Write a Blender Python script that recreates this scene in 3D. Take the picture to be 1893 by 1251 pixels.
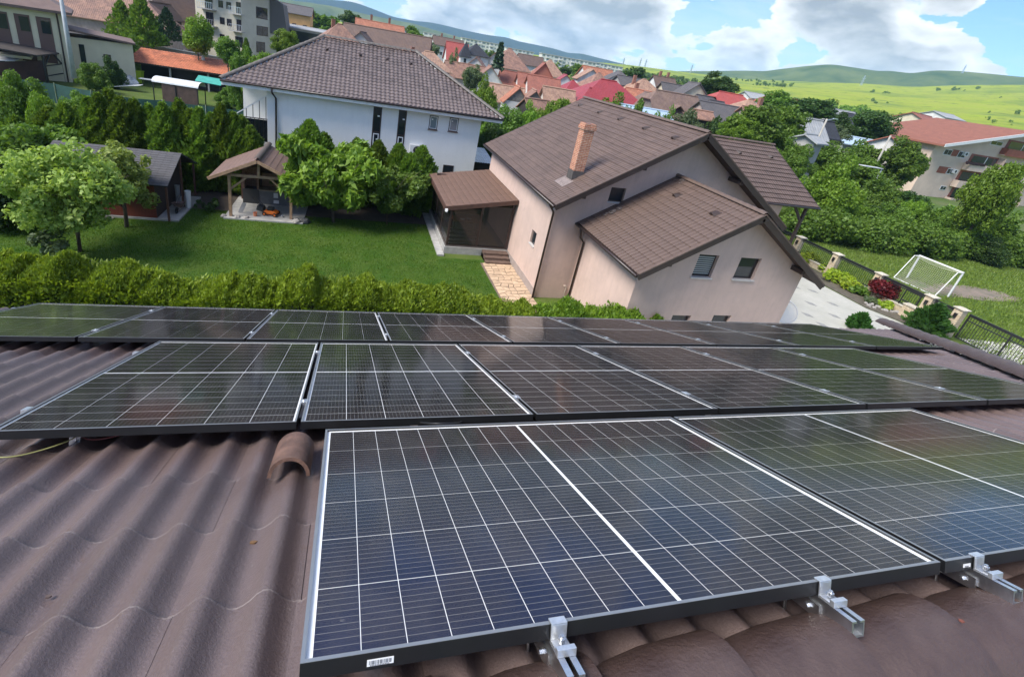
import bpy, math, random
import numpy as np
from mathutils import Vector, Matrix

# ---------------------------------------------------------------- camera
S = bpy.context.scene
for o in list(bpy.data.objects):
    bpy.data.objects.remove(o)
COL = S.collection
PW, PH = 1893.0, 1251.0
F, CX, CY = 854.4106, 865.7972, 474.8014
CAM = Vector((0.03769, -0.50944, 10.3))
RW = np.array(((0.9646571347, -0.2090838886, 0.1603762452), (0.0582271731, -0.4244408846, -0.9035815026), (0.2569945696, 0.8809845986, -0.3972655638)))
cd = bpy.data.cameras.new('camera')
cd.sensor_width = 36.0
cd.lens = 36.0 * F / PW
cd.shift_x = (PW / 2 - CX) / PW
cd.shift_y = (CY - PH / 2) / PW
cd.clip_start = 0.05
cd.clip_end = 40000
cam = bpy.data.objects.new('camera', cd)
COL.objects.link(cam)
rot = Matrix((RW[0], -RW[1], -RW[2])).transposed()
cam.matrix_world = Matrix.Translation(CAM) @ rot.to_4x4()
S.camera = cam

# ---------------------------------------------------------------- light, sky, exposure
SUN_EL, SUN_AZ = math.radians(50), math.radians(-104)      # azimuth measured from +Y towards +X
sd = Vector((math.sin(SUN_AZ) * math.cos(SUN_EL), math.cos(SUN_AZ) * math.cos(SUN_EL), math.sin(SUN_EL)))
sl = bpy.data.lights.new('sun', 'SUN')
sl.energy = 3.0
sl.angle = math.radians(28)
sl.color = (1.0, 0.95, 0.87)
so = bpy.data.objects.new('sun', sl)
so.rotation_euler = sd.to_track_quat('Z', 'Y').to_euler()
so.location = (-30, 0, 60)
COL.objects.link(so)
S.view_settings.view_transform = 'Standard'
S.view_settings.look = 'None'
S.view_settings.gamma = 1
S.view_settings.use_curve_mapping = False
S.view_settings.exposure = 1.12
S.cycles.max_bounces = 8
S.cycles.transparent_max_bounces = 12
S.cycles.volume_bounces = 1
S.cycles.caustics_reflective = False
S.cycles.caustics_refractive = False

world = bpy.data.worlds.new('World')
S.world = world
world.use_nodes = True

class N:
    """small node helper"""
    def __init__(s, tree):
        s.t = tree
    def n(s, kind, **kw):
        nd = s.t.nodes.new(kind)
        for k, v in kw.items():
            if k.startswith('i_'):
                key = k[2:]
                key = int(key) if key.isdigit() else key.replace('_', ' ')
                nd.inputs[key].default_value = v
            else:
                setattr(nd, k, v)
        return nd
    def l(s, a, b):
        s.t.links.new(a, b)
    def math(s, op, a, b=None, c=None, clamp=False):
        nd = s.t.nodes.new('ShaderNodeMath')
        nd.operation = op
        nd.use_clamp = clamp
        for i, x in enumerate((a, b, c)):
            if x is None:
                continue
            if isinstance(x, (int, float)):
                nd.inputs[i].default_value = x
            else:
                s.t.links.new(x, nd.inputs[i])
        return nd.outputs[0]
    def mix(s, fac, a, b, blend='MIX'):
        nd = s.t.nodes.new('ShaderNodeMix')
        nd.data_type = 'RGBA'
        nd.blend_type = blend
        for sock, x in ((nd.inputs[0], fac), (nd.inputs[6], a), (nd.inputs[7], b)):
            if isinstance(x, (int, float)):
                sock.default_value = x
            elif isinstance(x, (tuple, list)):
                sock.default_value = tuple(x) if len(x) == 4 else tuple(x) + (1,)
            else:
                s.t.links.new(x, sock)
        return nd.outputs[2]
    def ramp(s, fac, stops, interp='LINEAR'):
        nd = s.t.nodes.new('ShaderNodeValToRGB')
        cr = nd.color_ramp
        cr.interpolation = interp
        while len(cr.elements) < len(stops):
            cr.elements.new(0.5)
        for e, (p, c) in zip(cr.elements, stops):
            e.position = p
            c = (c, c, c) if isinstance(c, (int, float)) else c
            e.color = tuple(c) + (1,)
        s.t.links.new(fac, nd.inputs[0])
        return nd.outputs[0]
    def noise(s, vec, scale, detail=4, rough=0.5, dist=0.0):
        nd = s.n('ShaderNodeTexNoise')
        nd.inputs['Scale'].default_value = scale
        nd.inputs['Detail'].default_value = detail
        nd.inputs['Roughness'].default_value = rough
        nd.inputs['Distortion'].default_value = dist
        if vec is not None:
            s.t.links.new(vec, nd.inputs['Vector'])
        return nd.outputs[0]

def ray(x, y):
    d = RW.T @ np.array([(x - CX) / F, (y - CY) / F, 1.0])
    return Vector(d)
# broad cloud banks and clear gaps of the sky: direction, angular radius (deg), amount
BANKS = [((1590, 55), 13, .17), ((1690, 95), 7, .12), ((1470, 25), 8, .12), ((780, 55), 11, .12), ((930, 55), 12, .15), ((1080, 90), 10, .15), ((1200, 5), 4, .14),
         ((1280, 70), 5, .10), ((1350, 95), 5, .14), ((1150, 60), 7, .10), ((1790, 10), 4, .10), ((600, -60), 14, .06), ((300, -120), 16, .05), ((1500, -160), 14, .07), ((2100, -40), 12, .05), ((900, -200), 16, .05),
         ((1330, 12), 6, -.14), ((1390, 60), 5, -.15), ((1850, 70), 9, -.16), ((1440, 95), 4, -.10), ((1240, 35), 3, -.08), ((1880, 20), 7, -.12)]
def sky():
    t = world.node_tree
    t.nodes.clear()
    g = N(t)
    out = g.n('ShaderNodeOutputWorld')
    bg = g.n('ShaderNodeBackground')
    bg.inputs['Strength'].default_value = 0.1
    g.l(bg.outputs[0], out.inputs[0])
    st = g.n('ShaderNodeTexSky', sky_type='NISHITA')
    st.sun_disc = False
    st.sun_elevation = SUN_EL
    st.sun_rotation = SUN_AZ
    st.altitude = 400
    st.air_density = 1.0
    st.dust_density = 0.6
    st.ozone_density = 1.5
    D = g.n('ShaderNodeTexCoord').outputs['Generated']
    sep = g.n('ShaderNodeSeparateXYZ')
    g.l(D, sep.inputs[0])
    up = g.math('MAXIMUM', sep.outputs[2], 0.0)
    bias = None
    for (px, py), rad, amt in BANKS:
        d = ray(px, py).normalized()
        dt = g.n('ShaderNodeVectorMath', operation='DOT_PRODUCT')
        g.l(D, dt.inputs[0])
        dt.inputs[1].default_value = d
        c = math.cos(math.radians(rad))
        v = g.math('MULTIPLY', g.math('SUBTRACT', dt.outputs['Value'], c), 1 / (1 - c), clamp=True)
        v = g.math('MULTIPLY', v, amt)
        bias = v if bias is None else g.math('ADD', bias, v)
    def coord(dz):
        c = g.n('ShaderNodeCombineXYZ')
        g.l(sep.outputs[0], c.inputs[0])
        g.l(sep.outputs[1], c.inputs[1])
        g.l(g.math('MULTIPLY', g.math('ADD', sep.outputs[2], dz), 2.1), c.inputs[2])
        return c.outputs[0]
    def dens(dz, det):
        v = coord(dz)
        n1 = g.noise(v, 11.0, det, 0.52, 0.15)
        n2 = g.noise(v, 4.2, 2, 0.5)
        return g.math('ADD', g.math('ADD', g.math('MULTIPLY', n1, 0.70), g.math('MULTIPLY', n2, 0.36)), g.math('MULTIPLY', bias, 0.62))
    d0, d1 = dens(0.0, 12), dens(0.02, 3.5)
    cover = g.ramp(d0, [(0.575, 0.0), (0.588, 0.8), (0.612, 1.0)])
    core = g.ramp(d1, [(0.60, 0.0), (0.70, 0.7), (0.82, 1.0)])
    fine = g.math('MULTIPLY', g.math('SUBTRACT', d0, d1), 3.0)
    core = g.math('ADD', core, fine, clamp=True)
    lit = g.mix(core, (6.2, 6.2, 6.15), (2.0, 2.15, 2.4))
    wv = g.n('ShaderNodeMapping')
    wv.inputs['Scale'].default_value = (1.0, 1.0, 5.0)
    g.l(D, wv.inputs[0])
    wisp = g.ramp(g.noise(wv.outputs[0], 3.2, 7, 0.62, 0.4), [(0.45, 0.0), (0.75, 0.6)])
    base = g.mix(1.0, st.outputs[0], (0.55, 0.72, 1.05), 'MULTIPLY')
    base = g.mix(wisp, base, (4.9, 5.2, 5.5))
    hz = g.math('POWER', g.math('SUBTRACT', 1.0, up), 22.0)
    base = g.mix(g.math('MULTIPLY', hz, 0.30), base, (5.2, 5.6, 6.0))
    g.l(g.mix(cover, base, lit), bg.inputs['Color'])
sky()

# ---------------------------------------------------------------- pixel geometry of the survey
def ray(x, y):
    d = RW.T @ np.array([(x - CX) / F, (y - CY) / F, 1.0])
    return Vector(d)
def atz(x, y, z=0.0):
    d = ray(x, y)
    return CAM + d * ((z - CAM.z) / d.z)
def aty(x, y, Y):
    d = ray(x, y)
    return CAM + d * ((Y - CAM.y) / d.y)
def atx(x, y, X):
    d = ray(x, y)
    return CAM + d * ((X - CAM.x) / d.x)
def atd(x, y, D):
    d = ray(x, y)
    return CAM + d * (D / math.hypot(d.x, d.y))
def atplane(x, y, p0, n):
    d = ray(x, y)
    n = Vector(n)
    return CAM + d * ((Vector(p0) - CAM).dot(n) / d.dot(n))
def proj(P):
    q = RW @ np.array(Vector(P) - CAM)
    return F * q[0] / q[2] + CX, F * q[1] / q[2] + CY, q[2]

# ---------------------------------------------------------------- mesh helpers
def link(o, parent=None):
    COL.objects.link(o)
    if parent is not None:
        o.parent = parent
    return o
def mesh_np(name, verts, faces, mat=None, smooth=False, uvs=None):
    """faces: int array (n,k)"""
    me = bpy.data.meshes.new(name)
    verts = np.asarray(verts, dtype=np.float32).reshape(-1, 3)
    faces = np.asarray(faces, dtype=np.int32)
    n, k = faces.shape
    me.vertices.add(len(verts))
    me.vertices.foreach_set('co', verts.ravel())
    me.loops.add(n * k)
    me.loops.foreach_set('vertex_index', faces.ravel())
    me.polygons.add(n)
    me.polygons.foreach_set('loop_start', np.arange(0, n * k, k, dtype=np.int32))
    me.polygons.foreach_set('loop_total', np.full(n, k, dtype=np.int32))
    if smooth:
        me.polygons.foreach_set('use_smooth', np.ones(n, dtype=bool))
    me.update(calc_edges=True)
    me.validate()
    if mat:
        me.materials.append(mat)
    return me
def objm(name, me, parent=None, loc=None, rot=None, scale=None):
    o = bpy.data.objects.new(name, me)
    link(o, parent)
    if loc is not None:
        o.location = loc
    if rot is not None:
        o.rotation_euler = rot
    if scale is not None:
        o.scale = scale
    return o
def tag(o, label=None, cat=None, group=None, kind=None):
    if label:
        o['label'] = label
    if cat:
        o['category'] = cat
    if group:
        o['group'] = group
    if kind:
        o['kind'] = kind
    return o
def empty(name, loc, label, cat, group=None, rz=0.0):
    o = bpy.data.objects.new(name, None)
    o.empty_display_size = 0.3
    link(o)
    o.location = loc
    o.rotation_euler = (0, 0, rz)
    return tag(o, label, cat, group)

class MB:
    def __init__(s):
        s.v, s.f = [], []
    def add(s, vs, fs):
        b = len(s.v)
        s.v += [tuple(v) for v in vs]
        s.f += [tuple(b + i for i in f) for f in fs]
        return s
    def box(s, x0, x1, y0, y1, z0, z1):
        return s.add([(x0, y0, z0), (x1, y0, z0), (x1, y1, z0), (x0, y1, z0), (x0, y0, z1), (x1, y0, z1), (x1, y1, z1), (x0, y1, z1)],
                     [(0, 3, 2, 1), (4, 5, 6, 7), (0, 1, 5, 4), (1, 2, 6, 5), (2, 3, 7, 6), (3, 0, 4, 7)])
    def bar(s, a, b, w, h, up=(0, 0, 1)):
        """rectangular bar from a to b; w sideways, h along up"""
        a, b, up = Vector(a), Vector(b), Vector(up)
        d = (b - a).normalized()
        sd_ = d.cross(up)
        if sd_.length < 1e-4:
            sd_ = d.cross(Vector((1, 0, 0)))
        sd_.normalize()
        u = sd_.cross(d).normalized()
        vs = []
        for p in (a, b):
            for i, j in ((-1, -1), (1, -1), (1, 1), (-1, 1)):
                vs.append(p + sd_ * (i * w / 2) + u * (j * h / 2))
        return s.add(vs, [(0, 1, 2, 3), (7, 6, 5, 4), (0, 4, 5, 1), (1, 5, 6, 2), (2, 6, 7, 3), (3, 7, 4, 0)])
    def prism(s, poly, ext):
        n = len(poly)
        e = Vector(ext)
        vs = [Vector(p) for p in poly] + [Vector(p) + e for p in poly]
        return s.add(vs, [tuple(range(n))[::-1], tuple(range(n, 2 * n))] + [(i, (i + 1) % n, n + (i + 1) % n, n + i) for i in range(n)])
    def tube(s, pts, r, seg=8, r1=None, cap=True):
        pts = [Vector(p) for p in pts]
        rings = []
        for i, p in enumerate(pts):
            d = (pts[min(i + 1, len(pts) - 1)] - pts[max(i - 1, 0)]).normalized()
            a = d.cross(Vector((0, 0, 1)))
            if a.length < 1e-3:
                a = d.cross(Vector((1, 0, 0)))
            a.normalize()
            b = d.cross(a)
            rr = r if r1 is None else r + (r1 - r) * i / (len(pts) - 1)
            rings.append([p + (a * math.cos(t) + b * math.sin(t)) * rr for t in [2 * math.pi * k / seg for k in range(seg)]])
        vs = [v for ring in rings for v in ring]
        fs = []
        for i in range(len(pts) - 1):
            for k in range(seg):
                k2 = (k + 1) % seg
                fs.append((i * seg + k, i * seg + k2, (i + 1) * seg + k2, (i + 1) * seg + k))
        if cap:
            fs.append(tuple(range(seg))[::-1])
            fs.append(tuple((len(pts) - 1) * seg + k for k in range(seg)))
        return s.add(vs, fs)
    def lathe(s, prof, seg=14, c=(0, 0, 0)):
        vs, fs = [], []
        for r, z in prof:
            for k in range(seg):
                t = 2 * math.pi * k / seg
                vs.append((c[0] + r * math.cos(t), c[1] + r * math.sin(t), c[2] + z))
        for i in range(len(prof) - 1):
            for k in range(seg):
                k2 = (k + 1) % seg
                fs.append((i * seg + k, i * seg + k2, (i + 1) * seg + k2, (i + 1) * seg + k))
        return s.add(vs, fs)
    def mesh(s, name, mat, smooth=False):
        me = bpy.data.meshes.new(name)
        me.from_pydata(s.v, [], s.f)
        if mat:
            me.materials.append(mat)
        if smooth:
            me.polygons.foreach_set('use_smooth', np.ones(len(me.polygons), dtype=bool))
        me.update()
        return me
    def build(s, name, mat, parent=None, loc=None, rot=None, smooth=False, bevel=0.0):
        o = objm(name, s.mesh(name, mat, smooth), parent, loc, rot)
        if bevel:
            m = o.modifiers.new('bevel', 'BEVEL')
            m.width = bevel
            m.segments = 2
            m.limit_method = 'ANGLE'
        return o

# ---------------------------------------------------------------- materials
MATS = {}
def pmat(name, col, rough=0.7, var=0.0, vscale=6.0, bump=0.0, bscale=30.0, metal=0.0, col2=None, spec=0.5, coord='Object', island=0.0, coat=0.0, detail=5, streak=0.0):
    """principled material with large soft colour variation, optional second colour and fine relief"""
    if name in MATS:
        return MATS[name]
    m = bpy.data.materials.new(name)
    m.use_nodes = True
    t = m.node_tree
    g = N(t)
    p = t.nodes['Principled BSDF']
    p.inputs['Roughness'].default_value = rough
    p.inputs['Metallic'].default_value = metal
    p.inputs['Specular IOR Level'].default_value = spec
    if coat:
        p.inputs['Coat Weight'].default_value = coat
        p.inputs['Coat Roughness'].default_value = 0.08
    tc = g.n('ShaderNodeTexCoord').outputs[coord]
    c = None
    if var or col2:
        nz = g.noise(tc, vscale, detail, 0.6, 0.2)
        c2 = col2 if col2 else tuple(x * (1 - var) for x in col)
        c1 = tuple(min(1, x * (1 + var * 0.5)) for x in col)
        c = g.mix(g.ramp(nz, [(0.33, 0.0), (0.68, 1.0)]), c1, c2)
    if streak:
        mp_ = g.n('ShaderNodeMapping')
        mp_.inputs['Scale'].default_value = (1.0, 1.0, 0.10)
        g.l(tc, mp_.inputs[0])
        sn = g.ramp(g.noise(mp_.outputs[0], 3.5, 6, 0.7, 0.3), [(0.45, 0.0), (0.75, 1.0)])
        blot = g.ramp(g.noise(tc, 1.7, 7, 0.7, 0.6), [(0.5, 0.0), (0.7, 1.0)])
        kk = g.math('MULTIPLY', g.math('ADD', g.math('MULTIPLY', sn, 0.7), g.math('MULTIPLY', blot, 0.5)), streak)
        c = g.mix(kk, c if c is not None else tuple(col), tuple(x * 0.55 for x in col))
    if island:
        ge = g.n('ShaderNodeNewGeometry')
        k = g.math('ADD', g.math('MULTIPLY', ge.outputs['Random Per Island'], 2 * island), 1 - island)
        oi = g.n('ShaderNodeObjectInfo')
        k = g.math('MULTIPLY', k, g.math('ADD', g.math('MULTIPLY', oi.outputs['Random'], island), 1 - island / 2))
        cc = g.n('ShaderNodeCombineXYZ')
        for i in range(3):
            g.l(k, cc.inputs[i])
        c = g.mix(1.0, c if c is not None else tuple(col), cc.outputs[0], 'MULTIPLY')
    if c is None:
        p.inputs['Base Color'].default_value = tuple(col) + (1,)
    else:
        g.l(c, p.inputs['Base Color'])
    if bump:
        b = g.n('ShaderNodeBump')
        b.inputs['Strength'].default_value = bump
        b.inputs['Distance'].default_value = 0.02
        g.l(g.noise(tc, bscale, 6, 0.65), b.inputs['Height'])
        g.l(b.outputs[0], p.inputs['Normal'])
    MATS[name] = m
    return m
def leafmat(name, c1, c2, trans=0.42, bs=0.9, bw=0.9):
    if name in MATS:
        return MATS[name]
    m = bpy.data.materials.new(name)
    m.use_nodes = True
    t = m.node_tree
    g = N(t)
    t.nodes.remove(t.nodes['Principled BSDF'])
    out = t.nodes['Material Output']
    ge = g.n('ShaderNodeNewGeometry')
    oi = g.n('ShaderNodeObjectInfo')
    tc = g.n('ShaderNodeTexCoord')
    big = g.noise(tc.outputs['Object'], bs, 3, 0.6)
    fac = g.math('ADD', g.math('MULTIPLY', ge.outputs['Random Per Island'], 0.65), g.math('MULTIPLY', g.math('SUBTRACT', big, 0.3), bw), clamp=True)
    c1, c2 = tuple(x * 1.35 for x in c1), tuple(min(x * 1.35, .6) for x in c2)
    c = g.mix(fac, c1, c2)
    hs = g.n('ShaderNodeHueSaturation')
    g.l(g.math('ADD', g.math('MULTIPLY', oi.outputs['Random'], 0.018), 0.492), hs.inputs['Hue'])
    g.l(g.math('ADD', g.math('MULTIPLY', oi.outputs['Random'], 0.5), 0.78), hs.inputs['Value'])
    g.l(c, hs.inputs['Color'])
    d = g.n('ShaderNodeBsdfPrincipled')
    d.inputs['Roughness'].default_value = 0.5
    d.inputs['Specular IOR Level'].default_value = 0.35
    tr = g.n('ShaderNodeBsdfTranslucent')
    g.l(hs.outputs[0], d.inputs['Base Color'])
    g.l(g.mix(1.0, hs.outputs[0], (1.0, 1.0, 0.55), 'MULTIPLY'), tr.inputs['Color'])
    mx = g.n('ShaderNodeMixShader')
    mx.inputs[0].default_value = trans
    g.l(d.outputs[0], mx.inputs[1])
    g.l(tr.outputs[0], mx.inputs[2])
    g.l(mx.outputs[0], out.inputs['Surface'])
    MATS[name] = m
    return m
def glassmat(name, tint=(0.02, 0.025, 0.03), clear=0.0, rough=0.02, ior=1.5):
    """window pane: dark room behind a reflecting sheet, or clear sheet"""
    if name in MATS:
        return MATS[name]
    m = bpy.data.materials.new(name)
    m.use_nodes = True
    t = m.node_tree
    g = N(t)
    p = t.nodes['Principled BSDF']
    out = t.nodes['Material Output']
    p.inputs['Base Color'].default_value = tint + (1,)
    p.inputs['Roughness'].default_value = rough
    p.inputs['IOR'].default_value = ior
    p.inputs['Specular IOR Level'].default_value = 0.6
    if clear:
        tr = g.n('ShaderNodeBsdfTransparent')
        mx = g.n('ShaderNodeMixShader')
        mx.inputs[0].default_value = clear
        g.l(p.outputs[0], mx.inputs[1])
        g.l(tr.outputs[0], mx.inputs[2])
        g.l(mx.outputs[0], out.inputs['Surface'])
    MATS[name] = m
    return m
def wavemat(name, col, col2, period, rough=0.75, axis='Y', depth=0.5, var=0.35, island=0.0, cross=0.0):
    """far tiled roof: bands of tile courses (relief and slight tone), mottled old clay"""
    if name in MATS:
        return MATS[name]
    m = bpy.data.materials.new(name)
    m.use_nodes = True
    t = m.node_tree
    g = N(t)
    p = t.nodes['Principled BSDF']
    p.inputs['Roughness'].default_value = rough
    tc = g.n('ShaderNodeTexCoord').outputs['UV']
    sp = g.n('ShaderNodeSeparateXYZ')
    g.l(tc, sp.inputs[0])
    fy = g.math('FRACT', g.math('DIVIDE', sp.outputs[1], period))
    fx = g.math('SINE', g.math('MULTIPLY', sp.outputs[0], 2 * math.pi / (period * 0.8)))
    nz = g.noise(tc, 0.8, 8, 0.75, 0.4)
    c = g.mix(g.ramp(nz, [(0.38, 0.0), (0.62, 1.0)]), col, col2)
    wn = g.n('ShaderNodeTexWhiteNoise', noise_dimensions='2D')
    cb = g.n('ShaderNodeCombineXYZ')
    g.l(g.math('FLOOR', g.math('DIVIDE', sp.outputs[0], period * 0.8)), cb.inputs[0])
    g.l(g.math('FLOOR', g.math('DIVIDE', sp.outputs[1], period)), cb.inputs[1])
    g.l(cb.outputs[0], wn.inputs['Vector'])
    k = g.math('ADD', g.math('MULTIPLY', wn.outputs[0], var), 1 - var / 2)
    cc = g.n('ShaderNodeCombineXYZ')
    for i in range(3):
        g.l(k, cc.inputs[i])
    c = g.mix(1.0, c, cc.outputs[0], 'MULTIPLY')
    g.l(c, p.inputs['Base Color'])
    b = g.n('ShaderNodeBump')
    b.inputs['Strength'].default_value = depth
    b.inputs['Distance'].default_value = 0.08
    g.l(g.math('ADD', fy, g.math('MULTIPLY', fx, 0.3)), b.inputs['Height'])
    g.l(b.outputs[0], p.inputs['Normal'])
    MATS[name] = m
    return m
# ---------------------------------------------------------------- shared materials
M_tile = None
def tilemat():
    m = bpy.data.materials.new('roof_tile_brown')
    m.use_nodes = True
    t = m.node_tree
    g = N(t)
    p = t.nodes['Principled BSDF']
    ge = g.n('ShaderNodeNewGeometry')
    pos = ge.outputs['Position']
    oi = g.n('ShaderNodeObjectInfo')
    big = g.noise(pos, 2.2, 5, 0.6, 0.4)
    fine = g.noise(pos, 160, 3, 0.7)
    c = g.mix(g.ramp(big, [(0.3, 0.0), (0.7, 1.0)]), (0.142, 0.104, 0.099), (0.104, 0.074, 0.070))
    c = g.mix(g.ramp(fine, [(0.46, 0.0), (0.75, 0.55)]), c, (0.19, 0.145, 0.135))
    lich = g.ramp(g.noise(pos, 34, 6, 0.7), [(0.66, 0.0), (0.74, 0.6)])
    c = g.mix(lich, c, (0.27, 0.24, 0.215))
    rust = g.ramp(g.noise(pos, 9, 4, 0.6, 0.8), [(0.66, 0.0), (0.8, 0.6)])
    c = g.mix(rust, c, (0.12, 0.066, 0.042))
    k = g.math('ADD', g.math('MULTIPLY', oi.outputs['Random'], 0.22), 0.89)
    cc = g.n('ShaderNodeCombineXYZ')
    for i in range(3):
        g.l(k, cc.inputs[i])
    g.l(g.mix(1.0, c, cc.outputs[0], 'MULTIPLY'), p.inputs['Base Color'])
    p.inputs['Roughness'].default_value = 0.33
    p.inputs['Specular IOR Level'].default_value = 0.6
    b = g.n('ShaderNodeBump')
    b.inputs['Strength'].default_value = 0.45
    b.inputs['Distance'].default_value = 0.004
    g.l(g.math('ADD', fine, g.math('MULTIPLY', g.noise(pos, 55, 5, 0.6), 0.8)), b.inputs['Height'])
    g.l(b.outputs[0], p.inputs['Normal'])
    return m
M_tile = tilemat()
M_worn = pmat('worn_tile_edge', (0.130, 0.094, 0.088), 0.55, vscale=9, col2=(0.25, 0.21, 0.195), bump=0.3, bscale=80)
M_dark = pmat('dark_timber', (0.045, 0.030, 0.026), 0.6, 0.3, 3, 0.2, 40)
M_deck = pmat('roof_underlay', (0.02, 0.017, 0.016), 0.9)
M_alu = pmat('aluminium', (0.72, 0.73, 0.74), 0.32, 0.12, 20, 0.1, 90, metal=1.0)
M_blackalu = pmat('black_anodised_frame', (0.010, 0.0105, 0.0115), 0.36, 0.2, 8, spec=0.5)
M_lip = pmat('frame_top_edge', (0.34, 0.35, 0.36), 0.38, 0.1, 10, metal=0.7)
M_white = pmat('white_paint', (0.78, 0.78, 0.77), 0.5, 0.08, 4)
M_wplastic = pmat('white_plastic', (0.75, 0.75, 0.74), 0.35)
M_black = pmat('black_plastic', (0.015, 0.015, 0.016), 0.45)
M_conc = pmat('concrete', (0.38, 0.37, 0.35), 0.85, 0.25, 3, 0.3, 30)
M_glass = glassmat('window_glass')
M_clear = glassmat('clear_sheet', (0.03, 0.03, 0.03), 0.55)

# ---------------------------------------------------------------- the own roof frame
TH = 0.40992294
RO = Vector((0, 0, 9.20974))
RB = Matrix(((1, 0, 0), (0, math.cos(TH), math.sin(TH)), (0, -math.sin(TH), math.cos(TH))))
def uvn(u, v, n=0.0):
    return RO + RB @ Vector((u, v, n))
RROT = (-TH, 0, 0)

# roots whose parts are given in world coordinates
def link(o, parent=None):
    COL.objects.link(o)
    if parent is not None:
        o.parent = parent
        if parent.type == 'EMPTY' and parent.get('_w'):
            o.matrix_parent_inverse = Matrix.Translation(parent.location).inverted()
    return o
def wempty(name, loc, label, cat, group=None):
    o = empty(name, loc, label, cat, group)
    o['_w'] = 1
    return o

# ================================================================ TERRAIN
def horizon_table():
    pts = [(-900, -125), (0, -85), (300, -12), (500, 22), (700, 50), (900, 88), (1060, 112), (1160, 120), (1267, 134), (1382, 147), (1500, 152), (1600, 155), (1690, 161),
           (1760, 158), (1893, 157), (2300, 190)]
    rows = []
    for x, y in pts:
        p = atd(x, y, 1300)
        rows.append((math.atan2(p.x - CAM.x, p.y - CAM.y), p.z))
    return rows
HT = horizon_table()
HTA, HTZ = np.array([r[0] for r in HT]), np.array([r[1] for r in HT])
def terrain(x, y):
    x, y = np.asarray(x, float), np.asarray(y, float)
    D = np.hypot(x - CAM.x, y - CAM.y)
    az = np.arctan2(x - CAM.x, y - CAM.y)
    ze = np.interp(az, HTA, HTZ, left=40, right=70)
    z = np.clip(D - 110, 0, 260) * 0.022
    k = np.clip((D - 260) / 1040, 0, 1)
    k = k ** 1.25
    z = z * (1 - k) + ze * k
    z = z + np.where(D > 300, 1, 0) * (np.sin(x * 0.011 + 1) * np.sin(y * 0.013) * 3.0) * np.clip((D - 300) / 400, 0, 1) * np.clip((1300 - D) / 300, 0, 1)
    z = np.where(D > 1300, ze - (D - 1300) * 0.03, z)
    return z
def terrmat():
    m = bpy.data.materials.new('meadow_ground')
    m.use_nodes = True
    t = m.node_tree
    g = N(t)
    p = t.nodes['Principled BSDF']
    p.inputs['Roughness'].default_value = 0.9
    p.inputs['Specular IOR Level'].default_value = 0.1
    pos = g.n('ShaderNodeNewGeometry').outputs['Position']
    sp = g.n('ShaderNodeSeparateXYZ')
    g.l(pos, sp.inputs[0])
    D = g.math('SQRT', g.math('ADD', g.math('MULTIPLY', sp.outputs[0], sp.outputs[0]), g.math('MULTIPLY', sp.outputs[1], sp.outputs[1])))
    n1 = g.noise(pos, 0.35, 6, 0.65)
    near = g.mix(g.ramp(n1, [(0.3, 0.0), (0.7, 1.0)]), (0.055, 0.10, 0.018), (0.11, 0.14, 0.035))
    # far meadows: strips of yellow-green grass with sunlight painted in, paler pasture, scattered scrub
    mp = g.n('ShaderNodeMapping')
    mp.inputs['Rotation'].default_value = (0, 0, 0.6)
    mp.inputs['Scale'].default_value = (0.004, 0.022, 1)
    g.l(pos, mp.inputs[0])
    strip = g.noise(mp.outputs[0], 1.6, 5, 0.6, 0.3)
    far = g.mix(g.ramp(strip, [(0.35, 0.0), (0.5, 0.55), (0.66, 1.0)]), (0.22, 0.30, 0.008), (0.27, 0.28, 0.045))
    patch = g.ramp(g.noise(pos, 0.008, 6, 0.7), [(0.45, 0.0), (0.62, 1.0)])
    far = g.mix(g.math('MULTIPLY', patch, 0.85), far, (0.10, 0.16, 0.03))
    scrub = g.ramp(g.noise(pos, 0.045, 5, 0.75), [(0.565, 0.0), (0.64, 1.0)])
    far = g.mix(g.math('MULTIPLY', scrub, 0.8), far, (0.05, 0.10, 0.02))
    mid = g.mix(g.ramp(g.noise(pos, 0.06, 5, 0.6), [(0.4, 0.0), (0.6, 1.0)]), (0.07, 0.12, 0.03), (0.13, 0.14, 0.07))
    k = g.math('DIVIDE', g.math('SUBTRACT', D, 60.0), 60.0, clamp=True)
    c = g.mix(k, near, mid)
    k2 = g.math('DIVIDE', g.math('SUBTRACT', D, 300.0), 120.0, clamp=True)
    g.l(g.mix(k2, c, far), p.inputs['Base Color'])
    b = g.n('ShaderNodeBump')
    b.inputs['Strength'].default_value = 0.6
    b.inputs['Distance'].default_value = 0.1
    g.l(g.noise(pos, 9, 5, 0.7), b.inputs['Height'])
    g.l(b.outputs[0], p.inputs['Normal'])
    return m
def build_terrain():
    az = np.radians(np.concatenate([np.arange(-180, -75, 5), np.arange(-75, 80, 0.75), np.arange(80, 181, 5)]))
    rad = np.concatenate([[0.5], np.geomspace(4, 110, 14), np.geomspace(120, 1300, 60), [1340, 1500, 2000, 3000, 4500]])
    A, R_ = np.meshgrid(az, rad)
    X = CAM.x + R_ * np.sin(A)
    Y = CAM.y + R_ * np.cos(A)
    Z = terrain(X, Y)
    V = np.stack([X, Y, Z], -1).reshape(-1, 3)
    nr, na = X.shape
    i, j = np.meshgrid(np.arange(nr - 1), np.arange(na - 1), indexing='ij')
    a = (i * na + j).ravel()
    Fc = np.stack([a, a + na, a + na + 1, a + 1], 1)
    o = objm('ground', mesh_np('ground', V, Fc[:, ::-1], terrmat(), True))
    tag(o, kind='structure')
build_terrain()

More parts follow.
